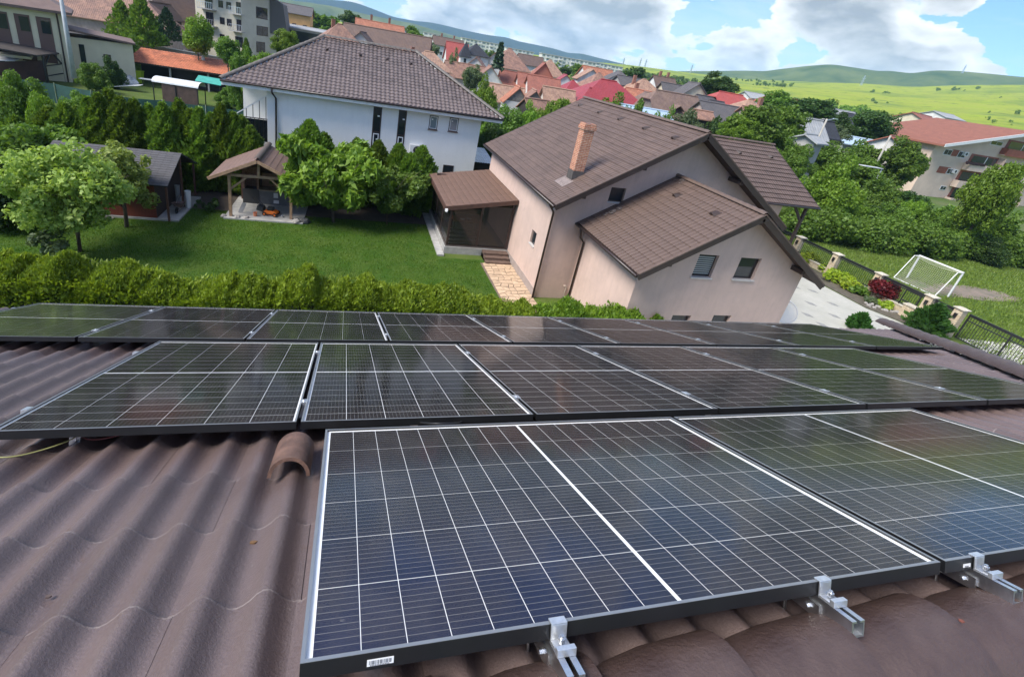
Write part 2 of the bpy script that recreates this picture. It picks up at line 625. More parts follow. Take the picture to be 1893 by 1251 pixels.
def strip_hill(name, pts, D0, D1, mat, seed, rough, foot, z_drop=0.0, nlayer=22):
    """hill range: silhouette points (pixel) at distance D1, foot at D0"""
    rnd = np.random.RandomState(seed)
    tab = []
    for x, y in pts:
        p = atd(x, y, D1)
        tab.append((math.atan2(p.x - CAM.x, p.y - CAM.y), p.z))
    tab.sort()
    a0, zz = np.array([t[0] for t in tab]), np.array([t[1] for t in tab])
    az = np.linspace(a0[0], a0[-1], 260)
    zt = np.interp(az, a0, zz)
    ker = np.ones(5) / 5
    zt = np.convolve(np.pad(zt, 2, mode='edge'), ker, mode='valid')
    rows = []
    ts = np.linspace(0, 1, nlayer)
    ph = rnd.rand(8) * 6
    for t in ts:
        D = D0 + (D1 - D0) * t
        sh = t ** 0.8 * (3 - 2 * t) / (3 - 2) if False else (t * t * (3 - 2 * t)) * 0.6 + t * 0.4
        z = foot + (zt - foot) * sh
        gul = sum(np.sin(az * fq + ph[i] + t * 2.5) * am for i, (fq, am) in enumerate(((24, .5), (55, .3), (110, .16), (210, .08))))
        z = z + gul * rough * math.sin(math.pi * min(t, 1.0)) 
        rows.append(np.stack([CAM.x + D * np.sin(az), CAM.y + D * np.cos(az), z], -1))
    for t, dz in ((1.06, 0.12), (1.25, 0.5), (1.5, 1.0)):
        D = D1 * t
        rows.append(np.stack([CAM.x + D * np.sin(az), CAM.y + D * np.cos(az), zt - (zt - foot) * dz], -1))
    V = np.array(rows).reshape(-1, 3)
    nr, na = len(rows), len(az)
    i, j = np.meshgrid(np.arange(nr - 1), np.arange(na - 1), indexing='ij')
    a = (i * na + j).ravel()
    o = objm(name, mesh_np(name, V, np.stack([a, a + 1, a + na + 1, a + na], 1), mat, True))
    tag(o, kind='structure')
    return o
M_hill = pmat('hill_scrub', (0.12, 0.15, 0.052), 0.95, vscale=0.009, col2=(0.03, 0.065, 0.022), spec=0.05, detail=9)
M_hill2 = pmat('hill_pasture', (0.14, 0.16, 0.075), 0.95, vscale=0.004, col2=(0.05, 0.08, 0.04), spec=0.05, detail=9)
M_mount = pmat('hazed_mountain_forest', (0.028, 0.045, 0.05), 0.95, vscale=0.003, col2=(0.02, 0.032, 0.04), spec=0.05)  # bluish tint puts some of the haze into the forest colour
strip_hill('hill', [(1150, 132), (1267, 132), (1321, 131.5), (1382, 131), (1414, 132), (1443, 128), (1491, 122.5), (1528, 119.5), (1545, 120), (1577, 125), (1625, 132), (1643, 131), (1684, 136),
                    (1728, 130.5), (1771, 131.5), (1822, 136), (1893, 143), (2000, 140), (2300, 175)], 1250, 2100, M_hill, 3, 14, -60)
strip_hill('hill', [(-500, -120), (200, -40), (420, -12), (560, 4), (610, 11), (640, 18), (672, 26), (720, 36), (760, 43), (800, 55), (841, 67), (900, 84)], 1400, 1900, M_hill2, 5, 26, -60)
strip_hill('mountain_range', [(-700, -150), (0, -80), (300, -40), (500, -14), (586, -2), (646, 3), (660, 6), (700, 21), (727, 32), (771, 40), (791, 41), (821, 47), (861, 57), (900, 65), (940, 70), (954, 76),
                              (995, 84), (1027, 91), (1055, 100), (1068, 98), (1090, 103), (1120, 111), (1160, 120), (1200, 135)], 2400, 3400, M_mount, 7, 25, -60)

# ================================================================ OWN HOUSE
own = wempty('tiled_house', (1, -1, 0), 'house under the camera with brown wavy tiled roof carrying the solar panels', 'house')
TP, TC, V0 = 0.298, 0.335, 0.36
EAVE = 5.32
def hip_u(v):
    return 4.45 + (v + 0.15) * 0.97
# walls
mb = MB().box(-9, 8.9, -4.6, uvn(0, 4.9).y, -0.5, 6.9)
mb.build('wall', pmat('render_cream', (0.6, 0.56, 0.48), 0.8, 0.1, 2, 0.2, 40), own)
def P3(u, v, n):
    return tuple(uvn(u, v, n))
ridge = uvn(0, -0.06, -0.225)
mb = MB()
b0, b1 = P3(-9.5, EAVE - 0.05, -0.2), P3(hip_u(EAVE) + 0.1, EAVE - 0.05, -0.2)
r0, r1 = (-9.5, ridge.y, ridge.z), (hip_u(-0.06), ridge.y, ridge.z)
dz = (ridge.z - b0[2])
back_y = 2 * ridge.y - b0[1]
mb.add([b0, b1, r1, r0, (b1[0], back_y, b1[2]), (-9.5, back_y, b0[2])], [(0, 1, 2, 3), (1, 4, 2), (4, 5, 3, 2), (5, 0, 3)])
roof = mb.build('roof', M_tile, own)

def own_tile_mesh():
    nseg = 20
    L = TC + 0.055
    vs, fs = [], []
    def prof(x):
        c = math.cos(2 * math.pi * (x - 0.0745) / 0.149)
        return 0.0245 * (c if c > 0 else c * 0.7)
    xs = [i * (TP + 0.012) / nseg for i in range(nseg + 1)]
    lines = [(-L, -0.003), (-0.006, 0.0082), (0.0, 0.0075)]
    for y, lift in lines:
        for x in xs:
            lap = 0.004 if x < 0.012 else 0.0
            vs.append((x, y, prof(x) + lift + lap * 0))
    for x in xs:
        vs.append((x, 0.0, prof(x) + 0.0075 - 0.010))
    n = nseg + 1
    for x in xs:
        vs.append((x, 0.0, prof(x) + 0.0075))
    e = len(vs)
    for y, lift in lines:
        vs.append((xs[-1], y, prof(xs[-1]) + lift))
        vs.append((xs[-1], y, prof(xs[-1]) + lift - 0.012))
    for r in range(2):
        for i in range(nseg):
            fs.append((r * n + i, r * n + i + 1, (r + 1) * n + i + 1, (r + 1) * n + i))
    for i in range(nseg):
        fs.append((4 * n + i, 4 * n + i + 1, 3 * n + i + 1, 3 * n + i))
    for r in range(2):
        fs.append((e + 2 * r, e + 2 * r + 1, e + 2 * r + 3, e + 2 * r + 2))
    me = bpy.data.meshes.new('roof_tile')
    me.from_pydata(vs, [], fs)
    me.materials.append(M_tile)
    me.materials.append(M_worn)
    me.polygons.foreach_set('material_index', np.array([0] * nseg + [1] * nseg + [0] * (len(fs) - 2 * nseg), dtype=np.int32))
    me.polygons.foreach_set('use_smooth', np.array([True] * (2 * nseg) + [False] * (len(fs) - 2 * nseg)))
    me.update()
    return me, np.array(vs), fs
TM, TV, TF = own_tile_mesh()
ROW = [(0.0, 0.0, 0.0), (-1.2665, 1.2940, -0.0231), (-3.0027, 3.1531, -0.0294)]
PL, PWD, PG = 1.722, 1.134, 0.02
RECT = [(0, 2 * PL + PG, 0, PWD), (ROW[1][0], ROW[1][0] + 6 * PWD + 5 * PG, ROW[1][1], ROW[1][1] + PL), (ROW[2][0], ROW[2][0] + 9 * PWD + 8 * PG, ROW[2][1], ROW[2][1] + PL)]
random.seed(4)
tiles = []
for r in range(0, 16):
    vl = V0 + TC * r                      # lower edge
    if vl > EAVE + 0.02:
        break
    for j in range(-32, 36):
        u = 0.0195 + TP * j - 0.0745 + 0.02
        uc, vc = u + TP / 2, vl - TC / 2
        if u + TP > hip_u(vl) + 0.05:
            continue
        x, y, zc = proj(uvn(uc, vc, -0.14))
        vis = zc > 0.1 and -60 < x < PW + 60 and 0 < y < PH + 120
        hidden = any(a + 0.25 < uc < b - 0.25 and c + 0.35 < vc < d - 0.05 for a, b, c, d in RECT)
        tiles.append((0 if (vis and not hidden) else 1, (uvn(uc, vc) - CAM).length, u, vl))
tiles.sort()
rest_v, rest_f = [], []
for k, (hid, dist, u, vl) in enumerate(tiles):
    jz, jr = random.uniform(-0.002, 0.002), random.uniform(-0.004, 0.004)
    if k < 300 and not hid:
        o = objm('roof_tile', TM, roof, uvn(u, vl + random.uniform(-0.004, 0.004), -0.139 + jz), (-TH, jr, random.uniform(-0.003, 0.003)))
    else:
        off = np.array(uvn(u, vl, -0.139))
        W_ = TV @ np.array(RB.transposed()) + off
        rest_f += [tuple(i + len(rest_v) for i in f) for f in TF]
        rest_v += [tuple(w) for w in W_]
me = bpy.data.meshes.new('roof_tile_field')
me.from_pydata(rest_v, [], rest_f)
me.materials.append(M_tile)
me.polygons.foreach_set('use_smooth', np.ones(len(me.polygons), dtype=bool))
tag(objm('roof_tile_field', me, roof), kind='stuff')

def cap_mesh(L, r0, r1, seg=12, arc=2.7):
    vs, fs = [], []
    ts = [-arc / 2 + arc * i / seg for i in range(seg + 1)]
    for x, r in ((0, r0), (L * 0.55, (r0 + r1) / 2 + 0.012 * (r1 > r0)), (L, r1)):
        for t in ts:
            vs.append((x, r * math.sin(t), r * math.cos(t)))
    for x, r in ((0, r0 - 0.014), (L, r1 - 0.014), (0, r0), (L, r1)):
        for t in ts:
            vs.append((x, r * math.sin(t), r * math.cos(t)))
    n = seg + 1
    for k in range(2):
        for i in range(seg):
            fs.append((k * n + i, (k + 1) * n + i, (k + 1) * n + i + 1, k * n + i + 1))
    ns = len(fs)
    for i in range(seg):
        fs.append((5 * n + i, 5 * n + i + 1, 3 * n + i + 1, 3 * n + i))
        fs.append((6 * n + i, 4 * n + i, 4 * n + i + 1, 6 * n + i + 1))
    me = bpy.data.meshes.new('ridge_tile')
    me.from_pydata(vs, [], fs)
    me.polygons.foreach_set('use_smooth', np.array([True] * ns + [False] * (len(fs) - ns)))
    return me
RM = cap_mesh(0.385, 0.104, 0.150, 16)
RM.materials.append(pmat('ridge_tile_brown', (0.058, 0.036, 0.032), 0.38, vscale=7, col2=(0.088, 0.058, 0.050), bump=0.35, bscale=70, detail=9, streak=0.5))
for k in range(-27, 13):
    o = objm('ridge_tile', RM, roof, Vector((0.215 + 0.335 * k, ridge.y, ridge.z + 0.012 + random.uniform(-.004, .004))), (0.02, random.uniform(-.01, .01) - 0.012, random.uniform(-0.02, 0.02)))
ha, hb = uvn(hip_u(-0.15) + 0.05, -0.1, -0.15), uvn(hip_u(EAVE) + 0.05, EAVE, -0.15)
hd = (hb - ha)
nh = int(hd.length / 0.33)
q = hd.to_track_quat('X', 'Z').to_euler()
for k in range(nh + 1):
    p = ha + hd * (k / nh)
    objm('ridge_tile', RM, roof, p + Vector((0, 0, random.uniform(-0.01, 0.01))), (q.x, q.y - 0.02, q.z + random.uniform(-0.02, 0.02)))
mb = MB()
ge_ = uvn(0, EAVE + 0.07, -0.24)
mb.tube([(-9.5, ge_.y, ge_.z), (hip_u(EAVE) + 0.1, ge_.y, ge_.z)], 0.065, 10)
mb.build('gutter', M_dark, own, smooth=True)
# half-round vent tile standing open above the course
VM = cap_mesh(0.25, 0.078, 0.078, 12, 3.1)
VM.materials.append(pmat('vent_tile_clay', (0.15, 0.085, 0.062), 0.55, 0.4, 14, 0.3, 80))
vt = objm('vent_tile', VM, roof, uvn(-0.123, 0.965, -0.115), (-TH, 0, math.radians(90)))
vt.rotation_euler = (RB.to_4x4() @ Matrix.Rotation(math.radians(90), 4, 'Z')).to_euler()
tag(vt, 'rusty brown half-round vent tile with its open end towards the camera')

# ================================================================ SOLAR PANELS
def cellmat():
    m = bpy.data.materials.new('solar_cell')
    m.use_nodes = True
    t = m.node_tree
    g = N(t)
    t.nodes.remove(t.nodes['Principled BSDF'])
    p = g.n('ShaderNodeBsdfDiffuse')
    g.l(p.outputs[0], t.nodes['Material Output'].inputs['Surface'])
    uv = g.n('ShaderNodeTexCoord').outputs['UV']
    sp = g.n('ShaderNodeSeparateXYZ')
    g.l(uv, sp.inputs[0])
    oi = g.n('ShaderNodeObjectInfo')
    fx = g.math('FRACT', g.math('ADD', g.math('MULTIPLY', sp.outputs[0], 10.0), 0.5))
    line = g.math('LESS_THAN', g.math('ABSOLUTE', g.math('SUBTRACT', fx, 0.5)), 0.034)
    pos = g.n('ShaderNodeNewGeometry').outputs['Position']
    lw = g.n('ShaderNodeLayerWeight')
    lw.inputs['Blend'].default_value = 0.5
    coat_ = g.ramp(lw.outputs['Facing'], [(0.25, 1.0), (0.62, 0.0)])      # nitride coating: blue face-on, black at a slant
    c = g.mix(g.math('MULTIPLY', coat_, g.math('ADD', g.noise(pos, 3, 2), 0.3)), (0.0045, 0.0048, 0.0065), (0.006, 0.012, 0.055))
    c = g.mix(g.math('MULTIPLY', line, 0.9), c, (0.17, 0.17, 0.17))
    g.l(c, p.inputs['Color'])
    return m
M_cell = cellmat()
M_back = pmat('panel_backsheet', (0.85, 0.86, 0.86), 0.8, spec=0.0)
def panelglass():
    m = bpy.data.materials.new('panel_glass')
    m.use_nodes = True
    t = m.node_tree
    g = N(t)
    t.nodes.remove(t.nodes['Principled BSDF'])
    out = t.nodes['Material Output']
    tr = g.n('ShaderNodeBsdfTransparent')
    gl = g.n('ShaderNodeBsdfGlossy')
    gl.inputs['Roughness'].default_value = 0.10
    df = g.n('ShaderNodeBsdfDiffuse')
    df.inputs['Color'].default_value = (0.55, 0.53, 0.49, 1)
    fr = g.n('ShaderNodeFresnel')
    fr.inputs['IOR'].default_value = 1.45
    mx = g.n('ShaderNodeMixShader')
    geo = g.n('ShaderNodeNewGeometry')
    front = g.math('SUBTRACT', 1.0, geo.outputs['Backfacing'])
    g.l(g.math('MULTIPLY', g.math('MULTIPLY', fr.outputs[0], 0.95), front), mx.inputs[0])
    g.l(tr.outputs[0], mx.inputs[1])
    g.l(gl.outputs[0], mx.inputs[2])
    pos = geo.outputs['Position']
    mp = g.n('ShaderNodeMapping')
    mp.inputs['Scale'].default_value = (1, 0.35, 1)
    g.l(pos, mp.inputs[0])
    dust = g.math('MULTIPLY', g.ramp(g.noise(pos, 5, 6, 0.7, 0.6), [(0.45, 0.0), (0.8, 1.0)]), 0.035)
    spots = g.math('MULTIPLY', g.ramp(g.noise(mp.outputs[0], 90, 3, 0.6), [(0.70, 0.0), (0.78, 1.0)]), 0.15)
    smear = g.math('MULTIPLY', g.ramp(g.noise(mp.outputs[0], 17, 6, 0.8, 1.5), [(0.60, 0.0), (0.78, 1.0)]), 0.07)
    tot = g.math('ADD', g.math('ADD', g.math('ADD', dust, spots), smear), 0.016)  # dust, plus an even grey film painting in some reflected sheen
    m2 = g.n('ShaderNodeMixShader')
    g.l(g.math('MULTIPLY', tot, front), m2.inputs[0])
    g.l(mx.outputs[0], m2.inputs[1])
    g.l(df.outputs[0], m2.inputs[2])
    g.l(m2.outputs[0], out.inputs['Surface'])
    return m
M_pglass = panelglass()
CS, CL_ = 0.1820, 0.0911       # cell size: short panel side, long panel side
def quad_uv(name, w, h, mat, rotuv=False):
    me = bpy.data.meshes.new(name)
    me.from_pydata([(0, 0, 0), (w, 0, 0), (w, h, 0), (0, h, 0)], [], [(0, 1, 2, 3)])
    ul = me.uv_layers.new(name='UVMap')
    co = [(0, 0), (1, 0), (1, 1), (0, 1)]
    if rotuv:
        co = [(b, a) for a, b in co]
    for i, c in enumerate(co):
        ul.data[i].uv = c
    me.materials.append(mat)
    return me
CLP = 0.0905
ME_CELL_P = quad_uv('cell', CS - 0.0006, CLP, M_cell)
ME_CELL_L = quad_uv('cell', CL_, CS, M_cell, True)
def cell_origins():
    """portrait: x short side, y long side"""
    res = []
    ps = (PWD - 2 * 0.0165) / 6
    ph = (PL - 2 * 0.021 - 0.010) / 18
    for r in range(18):
        y = 0.021 + ph * r + (0.010 if r >= 9 else 0) + (ph - CL_) / 2
        for c in range(6):
            res.append((0.0165 + ps * c + (ps - CS) / 2, y))
    return res
CELLS = cell_origins()
def frame_meshes(w, l):
    """outer size w (x) by l (y); top at z=0"""
    h, t = 0.035, 0.0080
    mb = MB()
    z1 = -0.0006
    mb.box(0, w, 0, 0.004, -h, z1)
    mb.box(0, w, l - 0.004, l, -h, z1)
    mb.box(0, 0.004, 0.004, l - 0.004, -h, z1)
    mb.box(w - 0.004, w, 0.004, l - 0.004, -h, z1)
    mb.box(0.004, w - 0.004, 0.004, 0.03, -h - 0.0004, -h + 0.0025)
    fr = mb.mesh('frame', M_blackalu)
    mb = MB()
    mb.box(0, w, 0, t, z1, 0.0004)
    mb.box(0, w, l - t, l, z1, 0.0004)
    mb.box(0, t, t, l - t, z1, 0.0004)
    mb.box(w - t, w, t, l - t, z1, 0.0004)
    lip = mb.mesh('frame_edge', M_lip)
    gl = MB().add([(t, t, -0.002), (w - t, t, -0.002), (w - t, l - t, -0.002), (t, l - t, -0.002)], [(0, 1, 2, 3)]).mesh('glass', M_pglass)
    bk = MB().box(0.004, w - 0.004, 0.004, l - 0.004, -0.011, -0.0085).mesh('backsheet', M_back)
    return fr, lip, gl, bk
FM_P, FM_L = frame_meshes(PWD, PL), frame_meshes(PL, PWD)
def joined_cells():
    me = bpy.data.meshes.new('cell_grid')
    vs, fs = [], []
    for x, y in CELLS:
        b = len(vs)
        vs += [(x, y, 0), (x + CS, y, 0), (x + CS, y + CLP, 0), (x, y + CLP, 0)]
        fs.append((b, b + 1, b + 2, b + 3))
    me.from_pydata(vs, [], fs)
    ul = me.uv_layers.new(name='UVMap')
    for i in range(len(fs)):
        for k, c in enumerate([(0, 0), (1, 0), (1, 1), (0, 1)]):
            ul.data[i * 4 + k].uv = c
    me.materials.append(M_cell)
    return me
ME_GRID = joined_cells()
def solar_panel(u, v, n, label, group, landscape=False, singles=True):
    r = empty('solar_panel', uvn(u, v, n), label, 'solar panel', group)
    r.rotation_euler = RROT
    fm = FM_L if landscape else FM_P
    objm('frame', fm[0], r)
    e = objm('frame_edge', fm[1], r)
    objm('backsheet', fm[3], r)
    if singles:
        for x, y in CELLS:
            if landscape:
                objm('cell', ME_CELL_L, r, (y, x, -0.0080))
            else:
                objm('cell', ME_CELL_P, r, (x + 0.0003, y + (CL_ - CLP) / 2, -0.0080))
    else:
        tag(objm('cell_grid', ME_GRID, r, (0, 0, -0.0080)), kind='stuff')
    objm('glass', fm[2], r)
    return r
ORD = ['first', 'second', 'third', 'fourth', 'fifth', 'sixth', 'seventh', 'eighth', 'ninth']
pa = solar_panel(0, 0, 0, 'nearest solar panel, laid lengthwise with white lines and a barcode sticker on its edge', 'front row of solar panels', True)
pb = solar_panel(PL + PG, 0, 0, 'front solar panel lying lengthwise at the right edge of the picture', 'front row of solar panels', True)
for k in range(6):
    solar_panel(ROW[1][0] + k * (PWD + PG), ROW[1][1], ROW[1][2], '%s upright solar panel from the left in the middle row' % ORD[k], 'middle row of solar panels')
for k in range(9):
    solar_panel(ROW[2][0] + k * (PWD + PG), ROW[2][1], ROW[2][2], '%s solar panel from the left in the farthest row by the hedge' % ORD[k], 'far row of solar panels', singles=False)
# barcode stickers on the front frame sides
def sticker(parent, x, w, h=0.016):
    s = MB().box(x, x + w, -0.0012, -0.0002, -0.027, -0.027 + h).build('barcode_label', M_wplastic, parent)
    mb = MB()
    rr = random.Random(9)
    xx = x + 0.004
    while h > 0.012 and xx < x + w - 0.006:
        ww = rr.choice((0.0006, 0.001, 0.0016))
        mb.box(xx, xx + ww, -0.0018, -0.0012, -0.0235, -0.027 + h - 0.002)
        xx += ww + rr.choice((0.0008, 0.0014, 0.002))
    xx = x + 0.006
    while xx < x + w - 0.01:
        mb.box(xx, xx + 0.002, -0.0018, -0.0012, -0.0262, -0.0245 if h > 0.012 else -0.0225)
        xx += 0.0032
    mb.build('barcode', pmat('barcode_grey', (0.16, 0.16, 0.17), 0.6), s)
    tag(s, 'white barcode sticker on the black frame side')
sticker(pa, 0.125, 0.052, 0.013)
sticker(pb, 0.075, 0.03, 0.010)

# rails and clamps
def rail_profile(w=0.04, h=0.04, t=0.005, s=0.011):
    """C profile, slot on top, in (a, n) plane"""
    return [(-w / 2, 0), (w / 2, 0), (w / 2, h), (s / 2, h), (s / 2, h - t), (w / 2 - t, h - t), (w / 2 - t, t), (-w / 2 + t, t), (-w / 2 + t, h - t), (-s / 2, h - t), (-s / 2, h), (-w / 2, h)]
def cprism(mb, prof, place):
    n = len(prof)
    vs = [place(a, b, 0) for a, b in prof] + [place(a, b, 1) for a, b in prof]
    fs = [(i, (i + 1) % n, n + (i + 1) % n, n + i) for i in range(n)]
    quads = [(0, 1, 6, 7), (1, 2, 5, 6), (2, 3, 4, 5), (0, 7, 8, 11), (8, 9, 10, 11)]
    for q_ in quads:
        fs.append(q_[::-1])
        fs.append(tuple(n + i for i in q_))
    mb.add(vs, fs)
def rail_v(u, v0, v1, label, with_clamp=True):
    r = empty('mounting_rail', uvn(u, v0, -0.0765), label, 'rail', 'aluminium mounting rails')
    r.rotation_euler = RROT
    mb = MB()
    cprism(mb, rail_profile(), lambda a, b, e: (a, e * (v1 - v0), b))
    mb.build('rail_profile', M_alu, r)
    # L-foot plate beside the rail
    mb = MB().box(-0.026, -0.0205, 0.075, 0.24, -0.014, 0.022)
    mb.build('foot_bracket', M_alu, r)
    for yy in (0.105, 0.2):
        MB().tube([(-0.034, yy, 0.004), (-0.012, yy, 0.004)], 0.007, 6).build('bolt', M_alu, r)
    MB().tube([(-0.034, 0.16, -0.045), (-0.034, 0.16, 0.0)], 0.004, 8).build('stud', M_alu, r)
    if with_clamp:
        c = MB()
        y0 = -v0
        c.box(-0.019, 0.019, y0 - 0.034, y0 - 0.002, 0.0402, 0.046)          # foot on the rail
        c.box(-0.019, 0.019, y0 - 0.0065, y0 - 0.0022, 0.046, 0.0775)         # web up the frame
        c.box(-0.019, 0.019, y0 - 0.0065, y0 + 0.0115, 0.0775, 0.0812)        # lip over the glass edge
        c.box(-0.022, 0.022, y0 - 0.046, y0 - 0.034, 0.0402, 0.0575)
        cl = c.build('end_clamp', pmat('clamp_aluminium', (0.78, 0.79, 0.80), 0.4, 0.15, 40, metal=0.9), r, bevel=0.0012)
        MB().lathe([(0.0, 0.009), (0.0045, 0.009), (0.0045, 0.004), (0.0075, 0.004), (0.0075, -0.006), (0.0, -0.006)], 12, (0, y0 - 0.02, 0.056)).build('socket_bolt', M_alu, cl)
    return r
for u, lab in ((0.533, 'aluminium rail stub with end clamp at the bottom edge below the nearest panel'), (1.288, 'aluminium rail stub sticking out at the middle of the front row'),
               (1.876, 'aluminium rail stub clamped to the right front panel'), (3.05, 'aluminium rail under the right end of the front row')):
    rail_v(u, -0.088, 1.22, lab)
def rail_u(v, n, u0, u1, gaps, label):
    r = empty('mounting_rail', uvn(u0, v, n - 0.0765), label, 'rail', 'aluminium mounting rails')
    r.rotation_euler = RROT
    mb = MB()
    cprism(mb, rail_profile(), lambda a, b, e: (e * (u1 - u0), -a, b))
    mb.build('rail_profile', M_alu, r)
    for g_ in gaps:
        x = g_ - u0
        c = MB().box(x - 0.018, x + 0.018, -0.024, 0.024, 0.0772, 0.081)
        c.box(x - 0.007, x + 0.007, -0.024, 0.024, 0.0402, 0.0772)
        cl = c.build('mid_clamp', pmat('clamp_aluminium', (0.78, 0.79, 0.80), 0.4), r)
        MB().tube([(x, 0, 0.081), (x, 0, 0.087)], 0.007, 8).build('clamp_bolt', M_alu, cl)
    for e in (0.012, u1 - u0 - 0.012):
        c = MB().box(e - 0.012, e + 0.012, -0.022, 0.022, 0.0402, 0.072)
        c.build('end_clamp', pmat('clamp_aluminium', (0.78, 0.79, 0.80), 0.4), r)
    return r
for ri, cnt, nm in ((1, 6, 'middle'), (2, 9, 'far')):
    u0, v0, n0 = ROW[ri]
    gaps = [u0 + k * (PWD + PG) - PG / 2 for k in range(1, cnt)]
    for fr_, w_ in ((0.16, 'near'), (0.80, 'far')):
        rail_u(v0 + PL * fr_, n0, u0 - 0.035, u0 + cnt * PWD + (cnt - 1) * PG + 0.035, gaps, 'long aluminium rail under the %s side of the %s panel row' % (w_, nm))
# roof hooks in the shade under the near edge of the middle row
for k, (u, lab) in enumerate(((-1.02, 'small galvanised roof hook under the left end of the middle row'), (0.42, 'galvanised roof hook in the gap behind the nearest panel'), (2.2, 'galvanised roof hook in the gap behind the right front panel'))):
    h = empty('roof_hook', uvn(u, 1.40, -0.13), lab, 'bracket', 'roof hooks')
    h.rotation_euler = RROT
    MB().box(-0.02, 0.02, -0.012, -0.007, -0.02, 0.075).build('plate', M_alu, h)
    MB().box(-0.02, 0.02, -0.04, -0.012, -0.02, -0.014).build('foot', M_alu, h)
    MB().box(-0.007, 0.007, -0.018, -0.012, 0.0, 0.05).build('bolt_bar', M_alu, h)
# cables
def cable(pts, r, mat, label):
    P_ = [uvn(*p) for p in pts]
    cu = []
    for i in range(len(P_) - 1):
        p0, p1, p2, p3 = P_[max(i - 1, 0)], P_[i], P_[i + 1], P_[min(i + 2, len(P_) - 1)]
        for t in [k / 6 for k in range(6)]:
            cu.append(0.5 * ((2 * p1) + (p2 - p0) * t + (2 * p0 - 5 * p1 + 4 * p2 - p3) * t * t + (3 * p1 - p0 - 3 * p2 + p3) * t ** 3))
    cu.append(P_[-1])
    base = cu[0]
    o = MB().tube([c - base for c in cu], r, 6).build('cable', mat, None, base, smooth=True)
    tag(o, label, 'cable')
cable([(-0.98, 1.42, -0.06), (-1.02, 1.34, -0.09), (-1.12, 1.27, -0.108), (-1.20, 1.25, -0.108), (-1.27, 1.30, -0.105), (-1.30, 1.36, -0.09), (-1.22, 1.42, -0.05)], 0.0028, pmat('yellow_green_cable', (0.26, 0.26, 0.09), 0.5), 'yellow-green earth cable looped below the middle row at the left edge')
cable([(-1.05, 1.44, -0.10), (-0.95, 1.38, -0.105), (-0.85, 1.40, -0.095), (-0.75, 1.46, -0.085)], 0.003, pmat('red_cable', (0.20, 0.05, 0.045), 0.45), 'thin red cable beside the roof hook under the middle row')
cable([(0.42, 1.34, -0.06), (0.46, 1.24, -0.03), (0.52, 1.20, -0.018), (0.60, 1.23, -0.03), (0.66, 1.33, -0.06)], 0.004, M_black, 'black cable arching in the gap behind the nearest panel')
# broken tile bits and a dead leaf lying on the tiles
def shard(px, py, s, mat, label, cat, n=-0.135):
    p = atplane(px, py, uvn(0, 0, n), RB @ Vector((0, 0, 1)))
    rr = random.Random(int(px))
    pts = [(math.cos(a) * s * rr.uniform(0.6, 1.1), math.sin(a) * s * rr.uniform(0.5, 0.9), 0) for a in (0.2, 1.4, 2.6, 3.9, 5.2)]
    o = MB().prism(pts, (0, 0, s * 0.35)).build(cat if ' ' not in cat else cat.replace(' ', '_'), mat, None, p, RROT)
    tag(o, label, cat)
shard(90, 1103, 0.009, pmat('shard_clay', (0.10, 0.07, 0.06), 0.7, 0.3, 60), 'small broken bit of tile lying on the roof at lower left', 'tile shard', -0.143)
shard(468, 1003, 0.012, pmat('dead_leaf', (0.16, 0.085, 0.035), 0.7, 0.4, 60), 'brown dead leaf stuck on the roof tiles left of the nearest panel', 'leaf', -0.148)
shard(1777, 1148, 0.008, pmat('red_shard', (0.20, 0.06, 0.035), 0.6, 0.4, 60), 'orange-red sliver of tile on a ridge tile at lower right', 'tile shard', -0.06)
# ================================================================ GROUND COVERINGS
def sheet(name, pts, z, mat, kind='structure', res=None):
    me = bpy.data.meshes.new(name)
    me.from_pydata([(x, y, z) for x, y in pts], [], [tuple(range(len(pts)))])
    me.materials.append(mat)
    return tag(objm(name, me), kind=kind)
M_lawn = pmat('lawn_soil', (0.035, 0.085, 0.010), 0.95, vscale=0.8, col2=(0.07, 0.11, 0.02), bump=0.8, bscale=30, spec=0.1)
sheet('lawn', [(-19, 11), (8.3, 11), (8.3, 22.0), (5.0, 22.0), (5.0, 28.5), (-19, 29)], 0.006, M_lawn)
M_soil = pmat('soil', (0.055, 0.042, 0.032), 0.95, vscale=2.0, col2=(0.09, 0.07, 0.055), bump=0.7, bscale=18)
sheet('flower_bed', [(-9.0, 26.6), (5.0, 26.9), (5.0, 32.6), (-14.5, 32.6), (-14.5, 26.6)], 0.012, M_soil)
def pavemat():
    m = bpy.data.materials.new('driveway_pavers')
    m.use_nodes = True
    t = m.node_tree
    g = N(t)
    p = t.nodes['Principled BSDF']
    p.inputs['Roughness'].default_value = 0.85
    pos = g.n('ShaderNodeNewGeometry').outputs['Position']
    mp = g.n('ShaderNodeMapping')
    mp.inputs['Rotation'].default_value = (0, 0, 0.5)
    g.l(pos, mp.inputs[0])
    br = g.n('ShaderNodeTexBrick')
    br.inputs['Scale'].default_value = 1.0
    br.inputs['Brick Width'].default_value = 0.22
    br.inputs['Row Height'].default_value = 0.11
    br.inputs['Mortar Size'].default_value = 0.006
    br.inputs['Color1'].default_value = (0.46, 0.45, 0.40, 1)
    br.inputs['Color2'].default_value = (0.42, 0.41, 0.365, 1)
    br.inputs['Mortar'].default_value = (0.36, 0.355, 0.31, 1)
    g.l(mp.outputs[0], br.inputs['Vector'])
    c = g.mix(g.ramp(g.noise(pos, 0.7, 5, 0.6), [(0.35, 0.0), (0.7, 0.5)]), br.outputs[0], (0.30, 0.30, 0.25))
    g.l(c, p.inputs['Base Color'])
    return m
drive = sheet('driveway', [(8.4, 3.5), (32.3, 3.5), (33.55, 14.6), (32.4, 16.0), (31.3, 18.2), (31.2, 21.6), (30.5, 30), (21.0, 30), (21.0, 13), (8.4, 13)], 0.016, pavemat())
